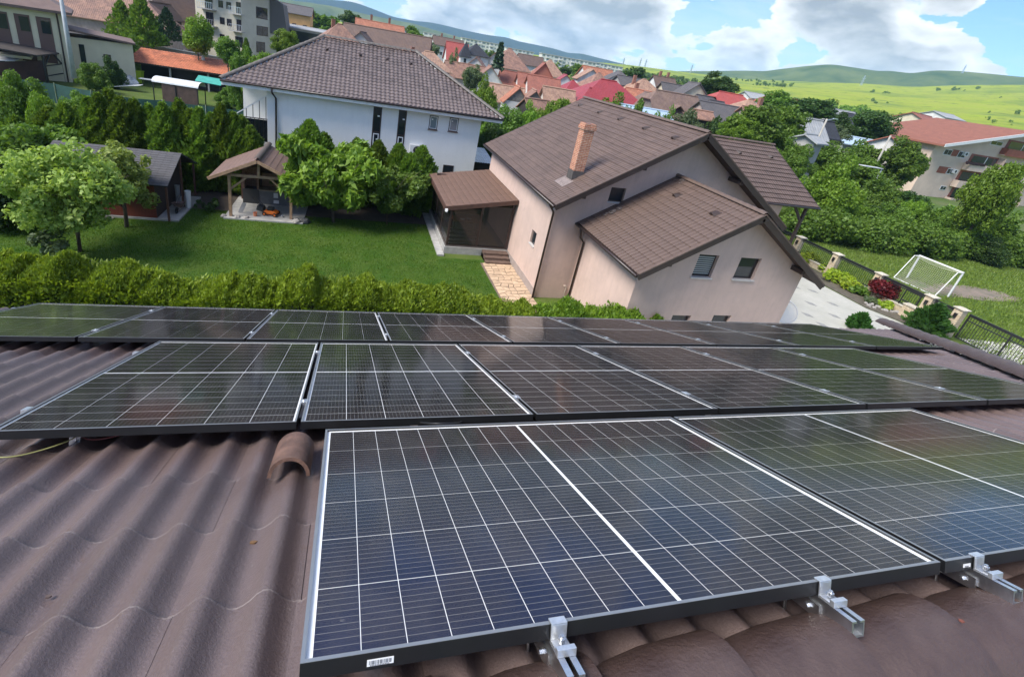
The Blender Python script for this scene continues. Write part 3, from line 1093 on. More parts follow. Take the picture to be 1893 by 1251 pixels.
# dark diamond pavers inlaid in the drive
M_dpave = pmat('dark_paver', (0.25, 0.25, 0.24), 0.85, 0.2, 4)
dm = MB().prism([(-0.2, 0, 0), (0, -0.34, 0), (0.2, 0, 0), (0, 0.34, 0)], (0, 0, 0.012)).mesh('paver', M_dpave)
for px, py in ((1503, 538), (1540, 562), (1499, 561), (1493, 582), (1543, 584), (1588, 586), (1630, 588), (1453, 556), (1600, 610), (1520, 600), (1470, 530)):
    p = atz(px, py, 0.02)
    objm('paver', dm, drive, (p.x, p.y, 0.012), (0, 0, 0.5))
# flagstone path beside the brown house
path = sheet('path', [(7.3, 14.0), (9.0, 14.0), (9.0, 21.6), (7.2, 21.6)], 0.014, pmat('path_joint', (0.16, 0.12, 0.09), 0.9, 0.2, 5))
rr = random.Random(11)
M_flag = pmat('flagstone', (0.50, 0.36, 0.24), 0.75, 0.35, 2.2, 0.3, 25, island=0.22)
cs, px0, nx, ny = 0.34, 7.32, 5, 22
grid = {}
for i in range(nx + 1):
    for j in range(ny + 1):
        grid[i, j] = (px0 + i * cs + (rr.uniform(-.1, .1) if 0 < i < nx else 0) + (0.12 if j % 2 else 0) * (0 < i < nx), 14.1 + j * cs + rr.uniform(-.1, .1))
for i in range(nx):
    for j in range(ny):
        q4 = [grid[i, j], grid[i + 1, j], grid[i + 1, j + 1], grid[i, j + 1]]
        cxq, cyq = sum(a for a, b in q4) / 4, sum(b for a, b in q4) / 4
        mid = []
        for k in range(4):
            a, b = q4[k], q4[(k + 1) % 4]
            mid += [a, ((a[0] + b[0]) / 2 + rr.uniform(-.02, .02), (a[1] + b[1]) / 2 + rr.uniform(-.02, .02))]
        pts = [((a - cxq) * 0.91, (b - cyq) * 0.91, 0) for a, b in mid]
        MB().prism(pts, (0, 0, 0.02 + rr.uniform(0, .008))).build('flagstone', M_flag, path, (cxq, cyq, 0.012))
# dirt in the goal mouth
def blob(cx_, cy_, rx, ry, seed, n=28):
    r_ = random.Random(seed)
    return [(cx_ + math.cos(a) * rx * r_.uniform(.8, 1.15), cy_ + math.sin(a) * ry * r_.uniform(.8, 1.15)) for a in [2 * math.pi * k / n for k in range(n)]]
sheet('bare_ground', blob(46.2, 21.3, 4.6, 1.35, 3), 0.02, pmat('bare_dirt', (0.24, 0.18, 0.145), 0.95, vscale=1.2, col2=(0.13, 0.12, 0.08), bump=0.4, bscale=12))
sheet('bare_ground', blob(41.6, 22.0, 1.5, 1.9, 5), 0.016, pmat('worn_turf', (0.15, 0.14, 0.09), 0.95, vscale=1.2, col2=(0.08, 0.12, 0.03), bump=0.4, bscale=12))

# ---------------------------------------------------------------- grass blades
def blades(name, area, n, h, w, mat, seed, label=None, keep=None, zf=None):
    rs = np.random.RandomState(seed)
    x0, x1, y0, y1 = area
    X, Y = rs.uniform(x0, x1, n), rs.uniform(y0, y1, n)
    # clumps
    k = (np.sin(X * 2.1 + np.sin(Y * 1.7) * 2) * np.sin(Y * 2.3 + np.sin(X * 1.3) * 2)) * 0.25 + 0.85
    if keep is not None:
        mk = keep(X, Y)
        X, Y, k = X[mk], Y[mk], k[mk]
    n = len(X)
    Z = np.zeros(n) if zf is None else zf(X, Y)
    hh = h * rs.uniform(0.5, 1.25, n) * k
    a = rs.uniform(0, 2 * np.pi, n)
    tilt = rs.uniform(0.1, 0.8, n)
    dx, dy = np.cos(a), np.sin(a)
    t2 = rs.uniform(0, 2 * np.pi, n)
    V = np.empty((n, 3, 3), np.float32)
    V[:, 0] = np.stack([X - dx * w, Y - dy * w, Z], 1)
    V[:, 1] = np.stack([X + dx * w, Y + dy * w, Z], 1)
    V[:, 2] = np.stack([X + np.cos(t2) * hh * tilt, Y + np.sin(t2) * hh * tilt, Z + hh], 1)
    o = objm(name, mesh_np(name, V.reshape(-1, 3), np.arange(3 * n).reshape(-1, 3), mat))
    return tag(o, label, 'grass', kind='stuff')
M_grass = leafmat('lawn_grass', (0.016, 0.058, 0.004), (0.090, 0.155, 0.013), 0.35, 0.45, 1.6)
M_grass2 = leafmat('rough_grass', (0.07, 0.125, 0.015), (0.16, 0.21, 0.035), 0.3)
def in_lawn(X, Y):
    return ~((X > 5.0) & (Y > 21.9)) & ~((X > 7.2) & (Y < 22.5)) & ~((X < -9.2) & (Y > 24.3)) & ~((X > -6.5) & (X < -2.2) & (Y > 25.3)) & ~((Y > 26.7))
blades('grass', (-18, 8.2, 14.5, 27.5), 110000, 0.085, 0.016, M_grass, 1, 'short mown green lawn of the garden', in_lawn)
def in_field(X, Y):
    q = np.random.RandomState(3).rand(len(X))
    return (X > 34.3) & ~(((X - 46.2) / 4.7) ** 2 + ((Y - 21.3) / 1.35) ** 2 < 1 - q * .75) & ~(((X - 41.6) / 1.4) ** 2 + ((Y - 22.0) / 1.8) ** 2 < 1 - q * .8)
blades('grass', (34.3, 62, 8, 36), 70000, 0.20, 0.03, M_grass2, 2, 'rough grass of the playing field by the goal', in_field)

# ================================================================ FOLIAGE
def leaf_cloud(n, centers, radii, leaf, seed, asp=1.7, outward=0.5, up=0.25, zmin=None, droop=0.0):
    """n diamond leaves gathered round clump centres (m,3) with radii (m,) ; returns verts, faces"""
    rs = np.random.RandomState(seed)
    centers = np.asarray(centers, float)
    radii = np.asarray(radii, float)
    w = radii ** 2
    idx = rs.choice(len(centers), n, p=w / w.sum())
    d = rs.normal(size=(n, 3))
    d /= np.linalg.norm(d, axis=1)[:, None]
    rad = radii[idx] * rs.uniform(0.55, 1.05, n)
    P_ = centers[idx] + d * rad[:, None]
    nrm = d * outward + rs.normal(size=(n, 3)) * 0.55 + np.array([0, 0, up])
    nrm /= np.linalg.norm(nrm, axis=1)[:, None]
    tv = rs.normal(size=(n, 3)) + np.array([0, 0, -droop])
    tv -= nrm * (tv * nrm).sum(1)[:, None]
    tv /= np.linalg.norm(tv, axis=1)[:, None] + 1e-9
    bt = np.cross(nrm, tv)
    s = leaf * rs.uniform(0.4, 1.65, n)
    a, b = tv * (s * asp / 2)[:, None], bt * (s / 2)[:, None]
    fold = nrm * (s * 0.12)[:, None]
    V = np.stack([P_ - a, P_ + b + fold - a * 0.15, P_ + a, P_ - b + fold - a * 0.15], 1)
    if zmin is not None:
        V[:, :, 2] = np.maximum(V[:, :, 2], zmin)
    return V.reshape(-1, 3), np.arange(4 * n).reshape(-1, 4)
def round_clumps(m, rx, ry, rz, cz, rc, seed, hollow=0.35, flat=0.0, lobes=5):
    rs = np.random.RandomState(seed)
    d = rs.normal(size=(m, 3))
    d /= np.linalg.norm(d, axis=1)[:, None]
    r = rs.uniform(hollow, 1.0, m) ** 0.5
    ph = rs.rand(3) * 6
    az = np.arctan2(d[:, 1], d[:, 0])
    un = 1 + 0.20 * np.sin(az * 3 + ph[0]) + 0.16 * np.sin(az * lobes + ph[1] + d[:, 2] * 3) + 0.16 * np.sin(d[:, 2] * 6 + ph[2]) + rs.uniform(-.12, .16, m)
    c = d * (r * un)[:, None] * np.array([rx, ry, rz])
    c[:, 2] += cz
    return c, rc * rs.uniform(0.6, 1.35, m)
def trunk_mesh(h, r, seed, limbs=6, spread=1.0, mat=None, top=0.75):
    rs = random.Random(seed)
    mb = MB()
    lean = Vector((rs.uniform(-.06, .06), rs.uniform(-.06, .06), 1))
    pts = [Vector((0, 0, -0.1))] + [lean * (h * top * k / 4) + Vector((rs.uniform(-.04, .04), rs.uniform(-.04, .04), 0)) * h * 0.3 for k in range(1, 5)]
    mb.tube(pts, r, 8, r * 0.35)
    for i in range(limbs):
        t = rs.uniform(0.3, 0.75)
        p0 = lean * (h * top * t)
        a = 2 * math.pi * i / limbs + rs.uniform(-.4, .4)
        d = Vector((math.cos(a), math.sin(a), rs.uniform(.4, 1.0)))
        L = spread * rs.uniform(.55, .9)
        p1 = p0 + d * L * 0.5 + Vector((0, 0, 0.05 * L))
        p2 = p1 + (d + Vector((rs.uniform(-.4, .4), rs.uniform(-.4, .4), .2))) * L * 0.45
        mb.tube([p0, p1, p2], r * 0.42, 6, r * 0.1)
    return mb.mesh('trunk', mat or M_bark, True)
M_bark = pmat('bark', (0.10, 0.075, 0.055), 0.9, 0.4, 5, 0.6, 25)
L_bright = leafmat('leaf_bright', (0.075, 0.150, 0.012), (0.175, 0.270, 0.028))
L_mid = leafmat('leaf_mid', (0.048, 0.105, 0.014), (0.135, 0.215, 0.028))
L_dark = leafmat('leaf_dark', (0.024, 0.060, 0.013), (0.062, 0.115, 0.022))
L_apple = leafmat('leaf_apple', (0.095, 0.165, 0.026), (0.33, 0.41, 0.095))
L_hedge = leafmat('leaf_hedge', (0.070, 0.130, 0.012), (0.26, 0.35, 0.03))
L_thuja = leafmat('leaf_thuja', (0.045, 0.098, 0.014), (0.15, 0.22, 0.032))
L_spruce = leafmat('leaf_spruce', (0.018, 0.045, 0.022), (0.045, 0.080, 0.035), 0.1)
L_red = leafmat('leaf_red_maple', (0.07, 0.008, 0.010), (0.20, 0.022, 0.022))
L_olive = leafmat('leaf_grey_green', (0.06, 0.10, 0.045), (0.15, 0.19, 0.09))

def tree(name, base, h, rx, ry, leaf, n, mat, seed, label, cat='tree', group=None, clumps=40, cbot=0.28, rc=None, tr=None, limbs=6, droop=0.0, asp=1.7, hollow=0.3):
    base = Vector(base)
    r = empty(name, base, label, cat, group)
    rz = h * (1 - cbot) / 2
    cz = h * cbot + rz
    rc = rc or min(rx, ry, rz) * 0.36
    c, rad = round_clumps(clumps, rx - rc * .6, ry - rc * .6, rz - rc * .6, cz, rc, seed, hollow)
    V, Fc = leaf_cloud(n, c, rad, leaf, seed + 1, asp, droop=droop)
    objm('crown', mesh_np('crown', V, Fc, mat), r)
    objm('trunk', trunk_mesh(h, tr or h * 0.028, seed + 2, limbs, rx, top=cbot + 0.5), r)
    return r
def thuja_mesh(name, h, rad, n, leaf, mat, seed, belly=0.25):
    rs = np.random.RandomState(seed)
    t = rs.beta(1.1, 1.35, n)
    prof = np.where(t < belly, 0.75 + 0.25 * t / belly, np.clip((1 - t) / (1 - belly), 0, 1) ** 0.85)
    a = rs.uniform(0, 2 * np.pi, n)
    lob = 1 + 0.24 * np.sin(a * 3 + t * 15 + seed) + 0.18 * np.sin(a * 7 - t * 27 + seed * 2)
    r = rad * prof * lob * (1 - 0.5 * rs.rand(n) ** 2.2) + 0.03
    P_ = np.stack([r * np.cos(a), r * np.sin(a), 0.05 + t * h], 1)
    out = np.stack([np.cos(a), np.sin(a), np.zeros(n)], 1)
    grow = out * 0.75 + np.array([0, 0, 1.0]) + rs.normal(size=(n, 3)) * 0.35
    grow /= np.linalg.norm(grow, axis=1)[:, None]
    side = np.cross(grow, out + rs.normal(size=(n, 3)) * 0.9)
    side /= np.linalg.norm(side, axis=1)[:, None] + 1e-9
    s = leaf * rs.uniform(0.6, 1.5, n)
    A, B_ = grow * s[:, None], side * (s * 0.40)[:, None]
    V = np.stack([P_ - A * 0.3, P_ + B_ + A * 0.25, P_ + A, P_ - B_ + A * 0.25], 1)
    return mesh_np(name, V.reshape(-1, 3), np.arange(4 * n).reshape(-1, 4), mat)
def stem(h, r):
    return MB().tube([(0, 0, -.05), (0, 0, h * 0.85)], r, 6, r * 0.4).mesh('trunk', M_bark)

# ---------------------------------------------------------------- front hedge (beyond the eave)
def hedge_mesh(pts, width, n, leaf, mat, seed):
    """pts: list of (x, y, ztop)"""
    rs = np.random.RandomState(seed)
    xs = np.array([p[0] for p in pts])
    ys = np.array([p[1] for p in pts])
    zs = np.array([p[2] for p in pts])
    x = rs.uniform(xs[0], xs[-1], n)
    yc = np.interp(x, xs, ys)
    zt = np.interp(x, xs, zs)
    kn = xs[0] - 1 + np.cumsum(rs.uniform(.18, 1.1, 120))
    kn2 = xs[0] - 1 + np.cumsum(rs.uniform(.06, .3, 400))
    wob = np.interp(x, kn, rs.uniform(-.55, .55, 120)) + np.interp(x, kn2, rs.uniform(-.28, .28, 400))
    top = rs.rand(n) < 0.62
    yo = np.where(top, rs.uniform(-1, 1, n), np.sign(rs.uniform(-1, 1, n)) * rs.uniform(0.75, 1.05, n)) * width / 2
    roundt = 1 - 0.16 * (np.abs(yo) / (width / 2)) ** 3
    z = np.where(top, (zt + wob * 0.55) * roundt - rs.rand(n) ** 2 * 0.55 + 0.05, rs.uniform(0.1, 0.95, n) * zt)
    ty = np.interp(yo + width, np.cumsum(rs.uniform(.08, .35, 40)), rs.uniform(-1, 1, 40))
    tuft = 0.17 * ty * np.interp(x, kn2, rs.uniform(-1, 1, 400))
    z = z + tuft
    P_ = np.stack([x, yc + yo * (1 + 0.12 * wob), z], 1)
    grow = np.stack([rs.normal(size=n) * 0.55, np.where(top, rs.normal(size=n) * .5, np.sign(yo) * .9), np.ones(n)], 1)
    grow /= np.linalg.norm(grow, axis=1)[:, None]
    side = np.cross(grow, rs.normal(size=(n, 3)))
    side /= np.linalg.norm(side, axis=1)[:, None] + 1e-9
    s = leaf * rs.uniform(0.5, 1.5, n) * np.where(rs.rand(n) < .06, 1.7, 1.0)
    A, B_ = grow * s[:, None], side * (s * 0.30)[:, None]
    V = np.stack([P_ - A * 0.4, P_ + B_ + A * 0.2, P_ + A, P_ - B_ + A * 0.2], 1)
    return mesh_np('foliage', V.reshape(-1, 3), np.arange(4 * n).reshape(-1, 4), mat)
def hedge(pix, Y, width, n, leaf, mat, seed, label):
    pts = []
    for x, y in pix:
        p = aty(x, y, Y + width / 2)
        pts.append((p.x, Y, p.z))
    cx_ = (pts[0][0] + pts[-1][0]) / 2
    r = wempty('hedge', (cx_, Y, 0), label, 'hedge')
    objm('foliage', hedge_mesh(pts, width, n, leaf, mat, seed), r)
    for k in range(int((pts[-1][0] - pts[0][0]) / 0.9)):
        x = pts[0][0] + 0.4 + k * 0.9
        objm('stem', stem(1.5, 0.035), r, (x, Y, 0))
    # dark solid core closes the hedge
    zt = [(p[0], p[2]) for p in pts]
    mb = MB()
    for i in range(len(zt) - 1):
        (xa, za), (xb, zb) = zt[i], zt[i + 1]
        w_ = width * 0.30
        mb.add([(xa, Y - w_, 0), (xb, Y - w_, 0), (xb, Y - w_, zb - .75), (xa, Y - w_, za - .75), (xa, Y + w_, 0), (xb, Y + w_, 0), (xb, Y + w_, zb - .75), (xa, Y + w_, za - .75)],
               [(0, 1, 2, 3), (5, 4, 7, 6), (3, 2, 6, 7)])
    mb.build('inner_core', pmat('hedge_inside', (0.022, 0.034, 0.012), 0.95, 0.4, 9, 0.8, 20), r)
    return r
hedge([(-420, 455), (-150, 470), (0, 472), (80, 466), (150, 463), (230, 478), (300, 490), (340, 508), (400, 499), (480, 508), (560, 500), (640, 503), (720, 516), (790, 522), (860, 532), (905, 545), (940, 550), (975, 556)], 13.6, 1.7, 160000, 0.078, L_hedge, 21,
      'long clipped yellow-green hedge running along the lawn behind the far panels')
hedge([(985, 560), (1010, 550), (1060, 556), (1100, 562), (1135, 552), (1170, 566), (1208, 574)], 13.2, 1.5, 30000, 0.078, leafmat('leaf_hedge2', (0.05, 0.115, 0.012), (0.19, 0.29, 0.026)), 23,
      'short green hedge in front of the pink gable wall')

# ---------------------------------------------------------------- garden trees
tree('apple_tree', (-10.9, 20.45, 0), 4.75, 2.55, 2.2, 0.10, 15000, L_apple, 31, 'airy apple tree with pale leaves and a thin trunk at the left of the lawn', clumps=90, cbot=0.24, tr=0.10, rc=0.42, limbs=8, hollow=0.1)
tree('apple_tree', (-10.3, 23.4, 0), 3.8, 1.7, 1.5, 0.10, 7500, leafmat('leaf_apple_light', (0.10, 0.17, 0.03), (0.32, 0.40, 0.095)), 35, 'smaller pale-leaved apple tree in front of the red shed', clumps=46, cbot=0.34, tr=0.10, rc=0.36, limbs=7, hollow=0.1)
tree('walnut_tree', (-0.75, 26.2, 0), 4.6, 2.95, 2.4, 0.17, 16000, leafmat('leaf_walnut', (0.06, 0.135, 0.012), (0.21, 0.31, 0.035)), 41, 'round tree with long drooping bright leaves right of the pergola', clumps=60, cbot=0.20, tr=0.11, droop=1.6, asp=2.6, rc=0.55)
tree('cherry_tree', (2.4, 26.4, 0), 3.75, 2.45, 1.8, 0.12, 14000, leafmat('leaf_cherry', (0.05, 0.11, 0.014), (0.145, 0.215, 0.035)), 47, 'low green fruit tree between the drooping tree and the porch', clumps=46, cbot=0.30, tr=0.055, rc=0.40)
tree('shrub', (-11.2, 19.2, 0), 1.5, 0.75, 0.6, 0.10, 700, L_olive, 49, 'small loose shrub at the left end of the clipped hedge', 'shrub', clumps=14, cbot=0.15, tr=0.02)
tree('shrub', (-7.6, 26.4, 0), 0.7, 0.6, 0.45, 0.09, 500, L_dark, 50, 'low dark shrub beside the left pergola post', 'shrub', clumps=10, cbot=0.1, tr=0.015)
# tall thujas against the white house
for k, (px, py, Y, rad, lab) in enumerate(((573, 228, 29.8, 1.45, 'tall pointed thuja against the white house behind the pergola roof'), (548, 262, 29.6, 1.0, 'shorter thuja left beside the tallest thuja by the white house'),
                                           (600, 252, 30.4, 0.9, 'thuja peeking out right of the tallest thuja by the white house'),
                                           (660, 262, 29.8, 0.95, 'thuja standing below the left tall window of the white house'), (700, 266, 30.2, 0.95, 'thuja covering the foot of the left tall window of the white house'),
                                           (738, 272, 29.7, 1.05, 'thuja standing below the right tall window of the white house'), (782, 276, 29.8, 1.0, 'thuja under the air conditioner of the white house'),
                                           (760, 290, 29.0, 1.0, 'front thuja of the group below the air conditioner'))):
    p = aty(px, py, Y)
    r = empty('thuja', (p.x, Y, 0), lab, 'thuja', 'thujas by the white house')
    objm('crown', thuja_mesh('crown', p.z + 0.1, rad * 1.25, 10000, 0.16, L_thuja, 60 + k, 0.45), r)
    objm('trunk', stem(p.z, 0.07), r)
# thuja screen behind the shed
ORD2 = ['first', 'second', 'third', 'fourth', 'fifth', 'sixth', 'seventh', 'eighth', 'ninth', 'tenth', 'eleventh', 'twelfth', 'thirteenth', 'fourteenth']
tops = [(-40, 250), (-5, 235), (28, 222), (60, 232), (88, 205), (118, 198), (140, 205), (160, 186), (180, 180), (200, 170), (222, 186), (247, 190), (274, 200), (300, 196), (330, 190), (352, 208), (368, 206), (390, 215), (408, 198), (430, 214), (447, 222), (462, 240)]
for k, (px, py) in enumerate(tops):
    Y = 30.6 + 0.5 * math.sin(k * 2.3)
    p = aty(px, py, Y)
    th_ord = ORD2[k] if k < 11 else ORD2[21 - k]
    lab = 'thuja, %s from the %s end of the tall screen behind the red shed' % (th_ord, 'left' if k < 11 else 'right')
    r = empty('thuja', (p.x, Y, 0), lab, 'thuja', 'thuja screen behind the red shed')
    objm('crown', thuja_mesh('crown', p.z + 0.12, 1.08 + 0.2 * math.sin(k * 5.1), 9000, 0.16, L_thuja, 80 + k, 0.45), r)
    objm('trunk', stem(p.z, 0.06), r)
for k, (px, py, Y, rx, h, mat, lab) in enumerate(((30, 300, 26.5, 1.8, 3.6, L_mid, 'big rounded bush at the left edge above the apple tree'), (95, 270, 28.3, 1.5, 3.9, L_mid, 'rounded bush behind the top of the apple tree'),
                                                  (8, 400, 22.5, 1.3, 2.4, L_dark, 'dark bush in the shade at the left edge of the garden'), (60, 395, 24.8, 1.4, 2.2, L_dark, 'dark shaded bush behind the apple tree trunk'),
                                                  (-40, 330, 24.0, 1.8, 3.6, L_mid, 'tall bush cut by the left edge of the picture'))):
    p = aty(px, py, Y)
    tree('bush', (p.x, Y, 0), h, rx, rx * .9, 0.11, 10000, mat, 120 + 3 * k, lab, 'bush', clumps=34, cbot=0.05, tr=0.05)
# ================================================================ TILED SLOPES
def slope_tile(tw, tc, amp, lift, mat, sharp=False, seg=8):
    vs, fs = [], []
    xs = [tw * i / seg for i in range(seg + 1)]
    def pr(x):
        c = math.cos(2 * math.pi * x / tw)
        return amp * (1 - c) * 0.5 if not sharp else amp * (0.0 if x < tw * 0.16 or x > tw * 0.9 else 1.0)
    for y, l in ((0, lift), (tc * 1.06, 0.002)):
        for x in xs:
            vs.append((x, y, pr(x) + l))
    for x in xs:
        vs.append((x, 0, pr(x) + lift - max(lift * 0.9, 0.02)))
    for x in xs:
        vs.append((x, 0, pr(x) + lift))
    n = seg + 1
    for i in range(seg):
        fs.append((i, i + 1, n + i + 1, n + i))
        fs.append((2 * n + i, 2 * n + i + 1, 3 * n + i + 1, 3 * n + i))
    me = bpy.data.meshes.new('roof_tile')
    me.from_pydata(vs, [], fs)
    me.materials.append(mat)
    me.polygons.foreach_set('use_smooth', np.array([k % 2 == 0 for k in range(len(fs))]))
    me.update()
    return me, np.array(vs), fs
class TileJob:
    """collects tile places of several slopes of one house; nearest ones become objects"""
    def __init__(s):
        s.items = []
    def slope(s, p0, a, La, sv, Ls, tw, tc, tile, parent, lo=None, hi=None, bias=0.0):
        p0, a, sv = Vector(p0), Vector(a).normalized(), Vector(sv).normalized()
        n = a.cross(sv).normalized()
        Mx = Matrix((a, sv, n)).transposed()
        nr, nc = int(Ls / tc), int(round(La / tw))
        tc2, tw2 = Ls / nr, La / nc
        for r in range(nr):
            for c in range(nc):
                x, y = c * tw2, r * tc2
                if lo and x + tw2 * .5 < lo(y + tc2 * .5):
                    continue
                if hi and x + tw2 * .5 > hi(y + tc2 * .5):
                    continue
                P_ = p0 + a * x + sv * y
                s.items.append(((P_ - CAM).length + bias, P_, Mx, tile, parent))
    def make(s, limit, seed=0):
        rs = random.Random(seed)
        s.items.sort(key=lambda t: t[0])
        bulk = {}
        for k, (d, P_, Mx, tile, parent) in enumerate(s.items):
            if k < limit:
                o = objm('roof_tile', tile[0], parent, P_ + Mx.col[2] * rs.uniform(0, 0.004), Mx.to_euler())
            else:
                vs, fs = bulk.setdefault(parent.name, ([], [], parent, tile[0].materials[0]))[:2]
                W_ = tile[1] @ np.array(Mx.transposed()) + np.array(P_ + Mx.col[2] * rs.uniform(0, 0.006))
                b = len(vs)
                vs += [tuple(w) for w in W_]
                fs += [tuple(i + b for i in f) for f in tile[2]]
        for vs, fs, parent, mat in bulk.values():
            me = bpy.data.meshes.new('roof_tile_field')
            me.from_pydata(vs, [], fs)
            me.materials.append(mat)
            me.polygons.foreach_set('use_smooth', np.ones(len(fs), dtype=bool))
            tag(objm('roof_tile_field', me, parent), kind='stuff')
def slab(poly, th_):
    n = (Vector(poly[1]) - Vector(poly[0])).cross(Vector(poly[2]) - Vector(poly[0])).normalized()
    if n.z < 0:
        n = -n
    return MB().prism([Vector(p) - n * th_ for p in poly], n * th_)
def caps(p0, p1, r, L, mat, parent, name='ridge_tile', arc=2.6):
    p0, p1 = Vector(p0), Vector(p1)
    d = p1 - p0
    n = max(1, int(round(d.length / L)))
    me = cap_mesh(d.length / n * 1.08, r, r * 1.12, 8, arc)
    me.materials.append(mat)
    q_ = d.to_track_quat('X', 'Z').to_euler()
    for k in range(n):
        objm(name, me, parent, p0 + d * (k / n), (q_.x, q_.y - 0.015, q_.z))
def window(parent, Y, pix, frame_mat, glass_mat, depth=0.16, sill=None, bars=(), fw=0.06, face=-1):
    """window in a wall facing -Y at y=Y, given by pixel corner pair (upper-left, lower-right)"""
    a, b = aty(*pix[0], Y), aty(*pix[1], Y)
    x0, x1, z0, z1 = a.x, b.x, b.z, a.z
    return window_xz(parent, Y, x0, x1, z0, z1, frame_mat, glass_mat, depth, sill, bars, fw)
def window_xz(parent, Y, x0, x1, z0, z1, frame_mat, glass_mat, depth=0.1, sill=None, bars=(), fw=0.06):
    yb = Y - 0.015
    mb = MB()
    mb.box(x0, x1, yb, yb + 0.05, z0, z0 + fw).box(x0, x1, yb, yb + 0.05, z1 - fw, z1).box(x0, x0 + fw, yb, yb + 0.05, z0 + fw, z1 - fw).box(x1 - fw, x1, yb, yb + 0.05, z0 + fw, z1 - fw)
    for kind, t in bars:
        if kind == 'v':
            xm = x0 + (x1 - x0) * t
            mb.box(xm - fw / 2, xm + fw / 2, yb + 0.002, yb + 0.05, z0 + fw, z1 - fw)
        else:
            zm = z0 + (z1 - z0) * t
            mb.box(x0 + fw, x1 - fw, yb + 0.002, yb + 0.05, zm - fw / 2, zm + fw / 2)
    w = mb.build('window', frame_mat, parent)
    MB().box(x0 + fw, x1 - fw, yb + 0.02, yb + 0.03, z0 + fw, z1 - fw).build('pane', glass_mat, w)
    if sill:
        MB().box(x0 - 0.06, x1 + 0.06, yb - 0.08, yb + 0.02, z0 - 0.05, z0 - 0.002).build('sill', sill, w)
    return w

# ================================================================ BROWN-ROOFED HOUSE
bh = wempty('gabled_house', (14.8, 22, 0), 'pink rendered house with brown tiled gable roofs and a tall brick chimney', 'house')
M_pink = pmat('pink_render', (0.60, 0.445, 0.375), 0.85, vscale=0.9, col2=(0.53, 0.395, 0.335), bump=0.3, bscale=60, streak=0.38)
M_btile = pmat('brown_roof_tile', (0.106, 0.071, 0.057), 0.5, 0.22, 1.2, 0.1, 60, island=0.10)
M_bcap = pmat('brown_ridge_tile', (0.115, 0.078, 0.062), 0.55, 0.25, 3, 0.2, 40)
M_fascia = pmat('brown_fascia', (0.042, 0.026, 0.022), 0.5, 0.25, 2)
M_soffit = pmat('brown_soffit', (0.06, 0.036, 0.028), 0.7, 0.3, 4)
M_pipe = pmat('brown_downpipe', (0.035, 0.022, 0.020), 0.35)
T31 = 0.6123
EX0, EX1, EZ, RX, RZ = 8.63, 21.17, 5.0, 14.9, 8.84
Y0, Y1 = 17.15, 29.75
WX0, WX1, WY0, WY1 = 9.05, 20.75, 18.0, 29.1
def rz_main(x):
    return EZ + (min(x, 2 * RX - x) - EX0) * T31
# walls: pentagon prism with window openings cut as recesses
def pent(x0, x1, xr, fz, y0, y1, z0=-0.3, drop=0.14):
    return MB().prism([(x0, y0, z0), (x1, y0, z0), (x1, y0, fz(x1) - drop), (xr, y0, fz(xr) - drop), (x0, y0, fz(x0) - drop)], (0, y1 - y0, 0))
def niche(o, boxes):
    """cut window openings as real recesses"""
    for k, (x0, x1, y0, y1, z0, z1) in enumerate(boxes):
        c = MB().box(x0, x1, y0, y1, z0, z1).build('cutter', None)
        md = o.modifiers.new('opening', 'BOOLEAN')
        md.object = c
        md.solver = 'EXACT'
        CUT.append((o, c))
CUT = []
def bake_cuts():
    bpy.context.view_layer.update()
    dg = bpy.context.evaluated_depsgraph_get()
    done = {}
    for o, c in CUT:
        done[o.name] = o
    for o in done.values():
        me = bpy.data.meshes.new_from_object(o.evaluated_get(dg))
        o.modifiers.clear()
        o.data = me
    for o, c in CUT:
        bpy.data.objects.remove(c)
    CUT.clear()
wall = pent(WX0, WX1, RX, rz_main, WY0, WY1).build('wall', M_pink, bh)
# main gable window (y=18)
a, b = aty(1131, 346, WY0), aty(1146, 375, WY0)
GW = (a.x, b.x + 0.12, b.z, a.z)
niche(wall, [(GW[0], GW[1], WY0 - .2, WY0 + .18, GW[2], GW[3])])
# left wall window (x=9.05)
a, b = atx(980, 428, WX0), atx(990, 452, WX0)
LW = (min(a.y, b.y), max(a.y, b.y), min(a.z, b.z), max(a.z, b.z))
LWc = atx(985.5, 440, WX0)
LW = (LWc.y - 0.32, LWc.y + 0.32, LWc.z - 0.36, LWc.z + 0.36)
niche(wall, [(WX0 - .2, WX0 + .16, LW[0], LW[1], LW[2], LW[3])])
# front wing
VX0, VX1, VXR, VZ, VRZ = 10.35, 19.10, 14.75, 4.03, 6.70
T_w = (VRZ - VZ) / (VXR - VX0)
QX0, QX1, QY = 10.85, 18.65, 13.35
def rz_wing(x):
    return VZ + (min(x, 2 * VXR - x) - VX0) * T_w
wing = pent(QX0, QX1, VXR, rz_wing, QY, WY0 + 0.05).build('wing_wall', M_pink, bh)
wins = []
for ul, lr in (((1294, 470), (1313, 514)), ((1371, 476), (1391, 518))):
    a, b = aty(*ul, QY), aty(*lr, QY)
    # upper-left x and lower-right x both seen with the lean of the picture
    x0, x1 = aty(ul[0], ul[1], QY).x, aty(lr[0], lr[1], QY).x
    wins.append((x0, x1, b.z, a.z))
for px in (1261, 1336):
    p = aty(px, 583, QY)
    wins.append((p.x - 0.45, p.x + 0.45, p.z - 1.2, p.z))
niche(wing, [(x0, x1, QY - .2, QY + .2, z0, z1) for x0, x1, z0, z1 in wins])
bake_cuts()
M_wframe = pmat('brown_window_frame', (0.05, 0.035, 0.03), 0.4)
M_sill = pmat('stone_sill', (0.55, 0.52, 0.49), 0.6, 0.1, 5)
M_blind = pmat('striped_blind', (0.30, 0.32, 0.31), 0.7)
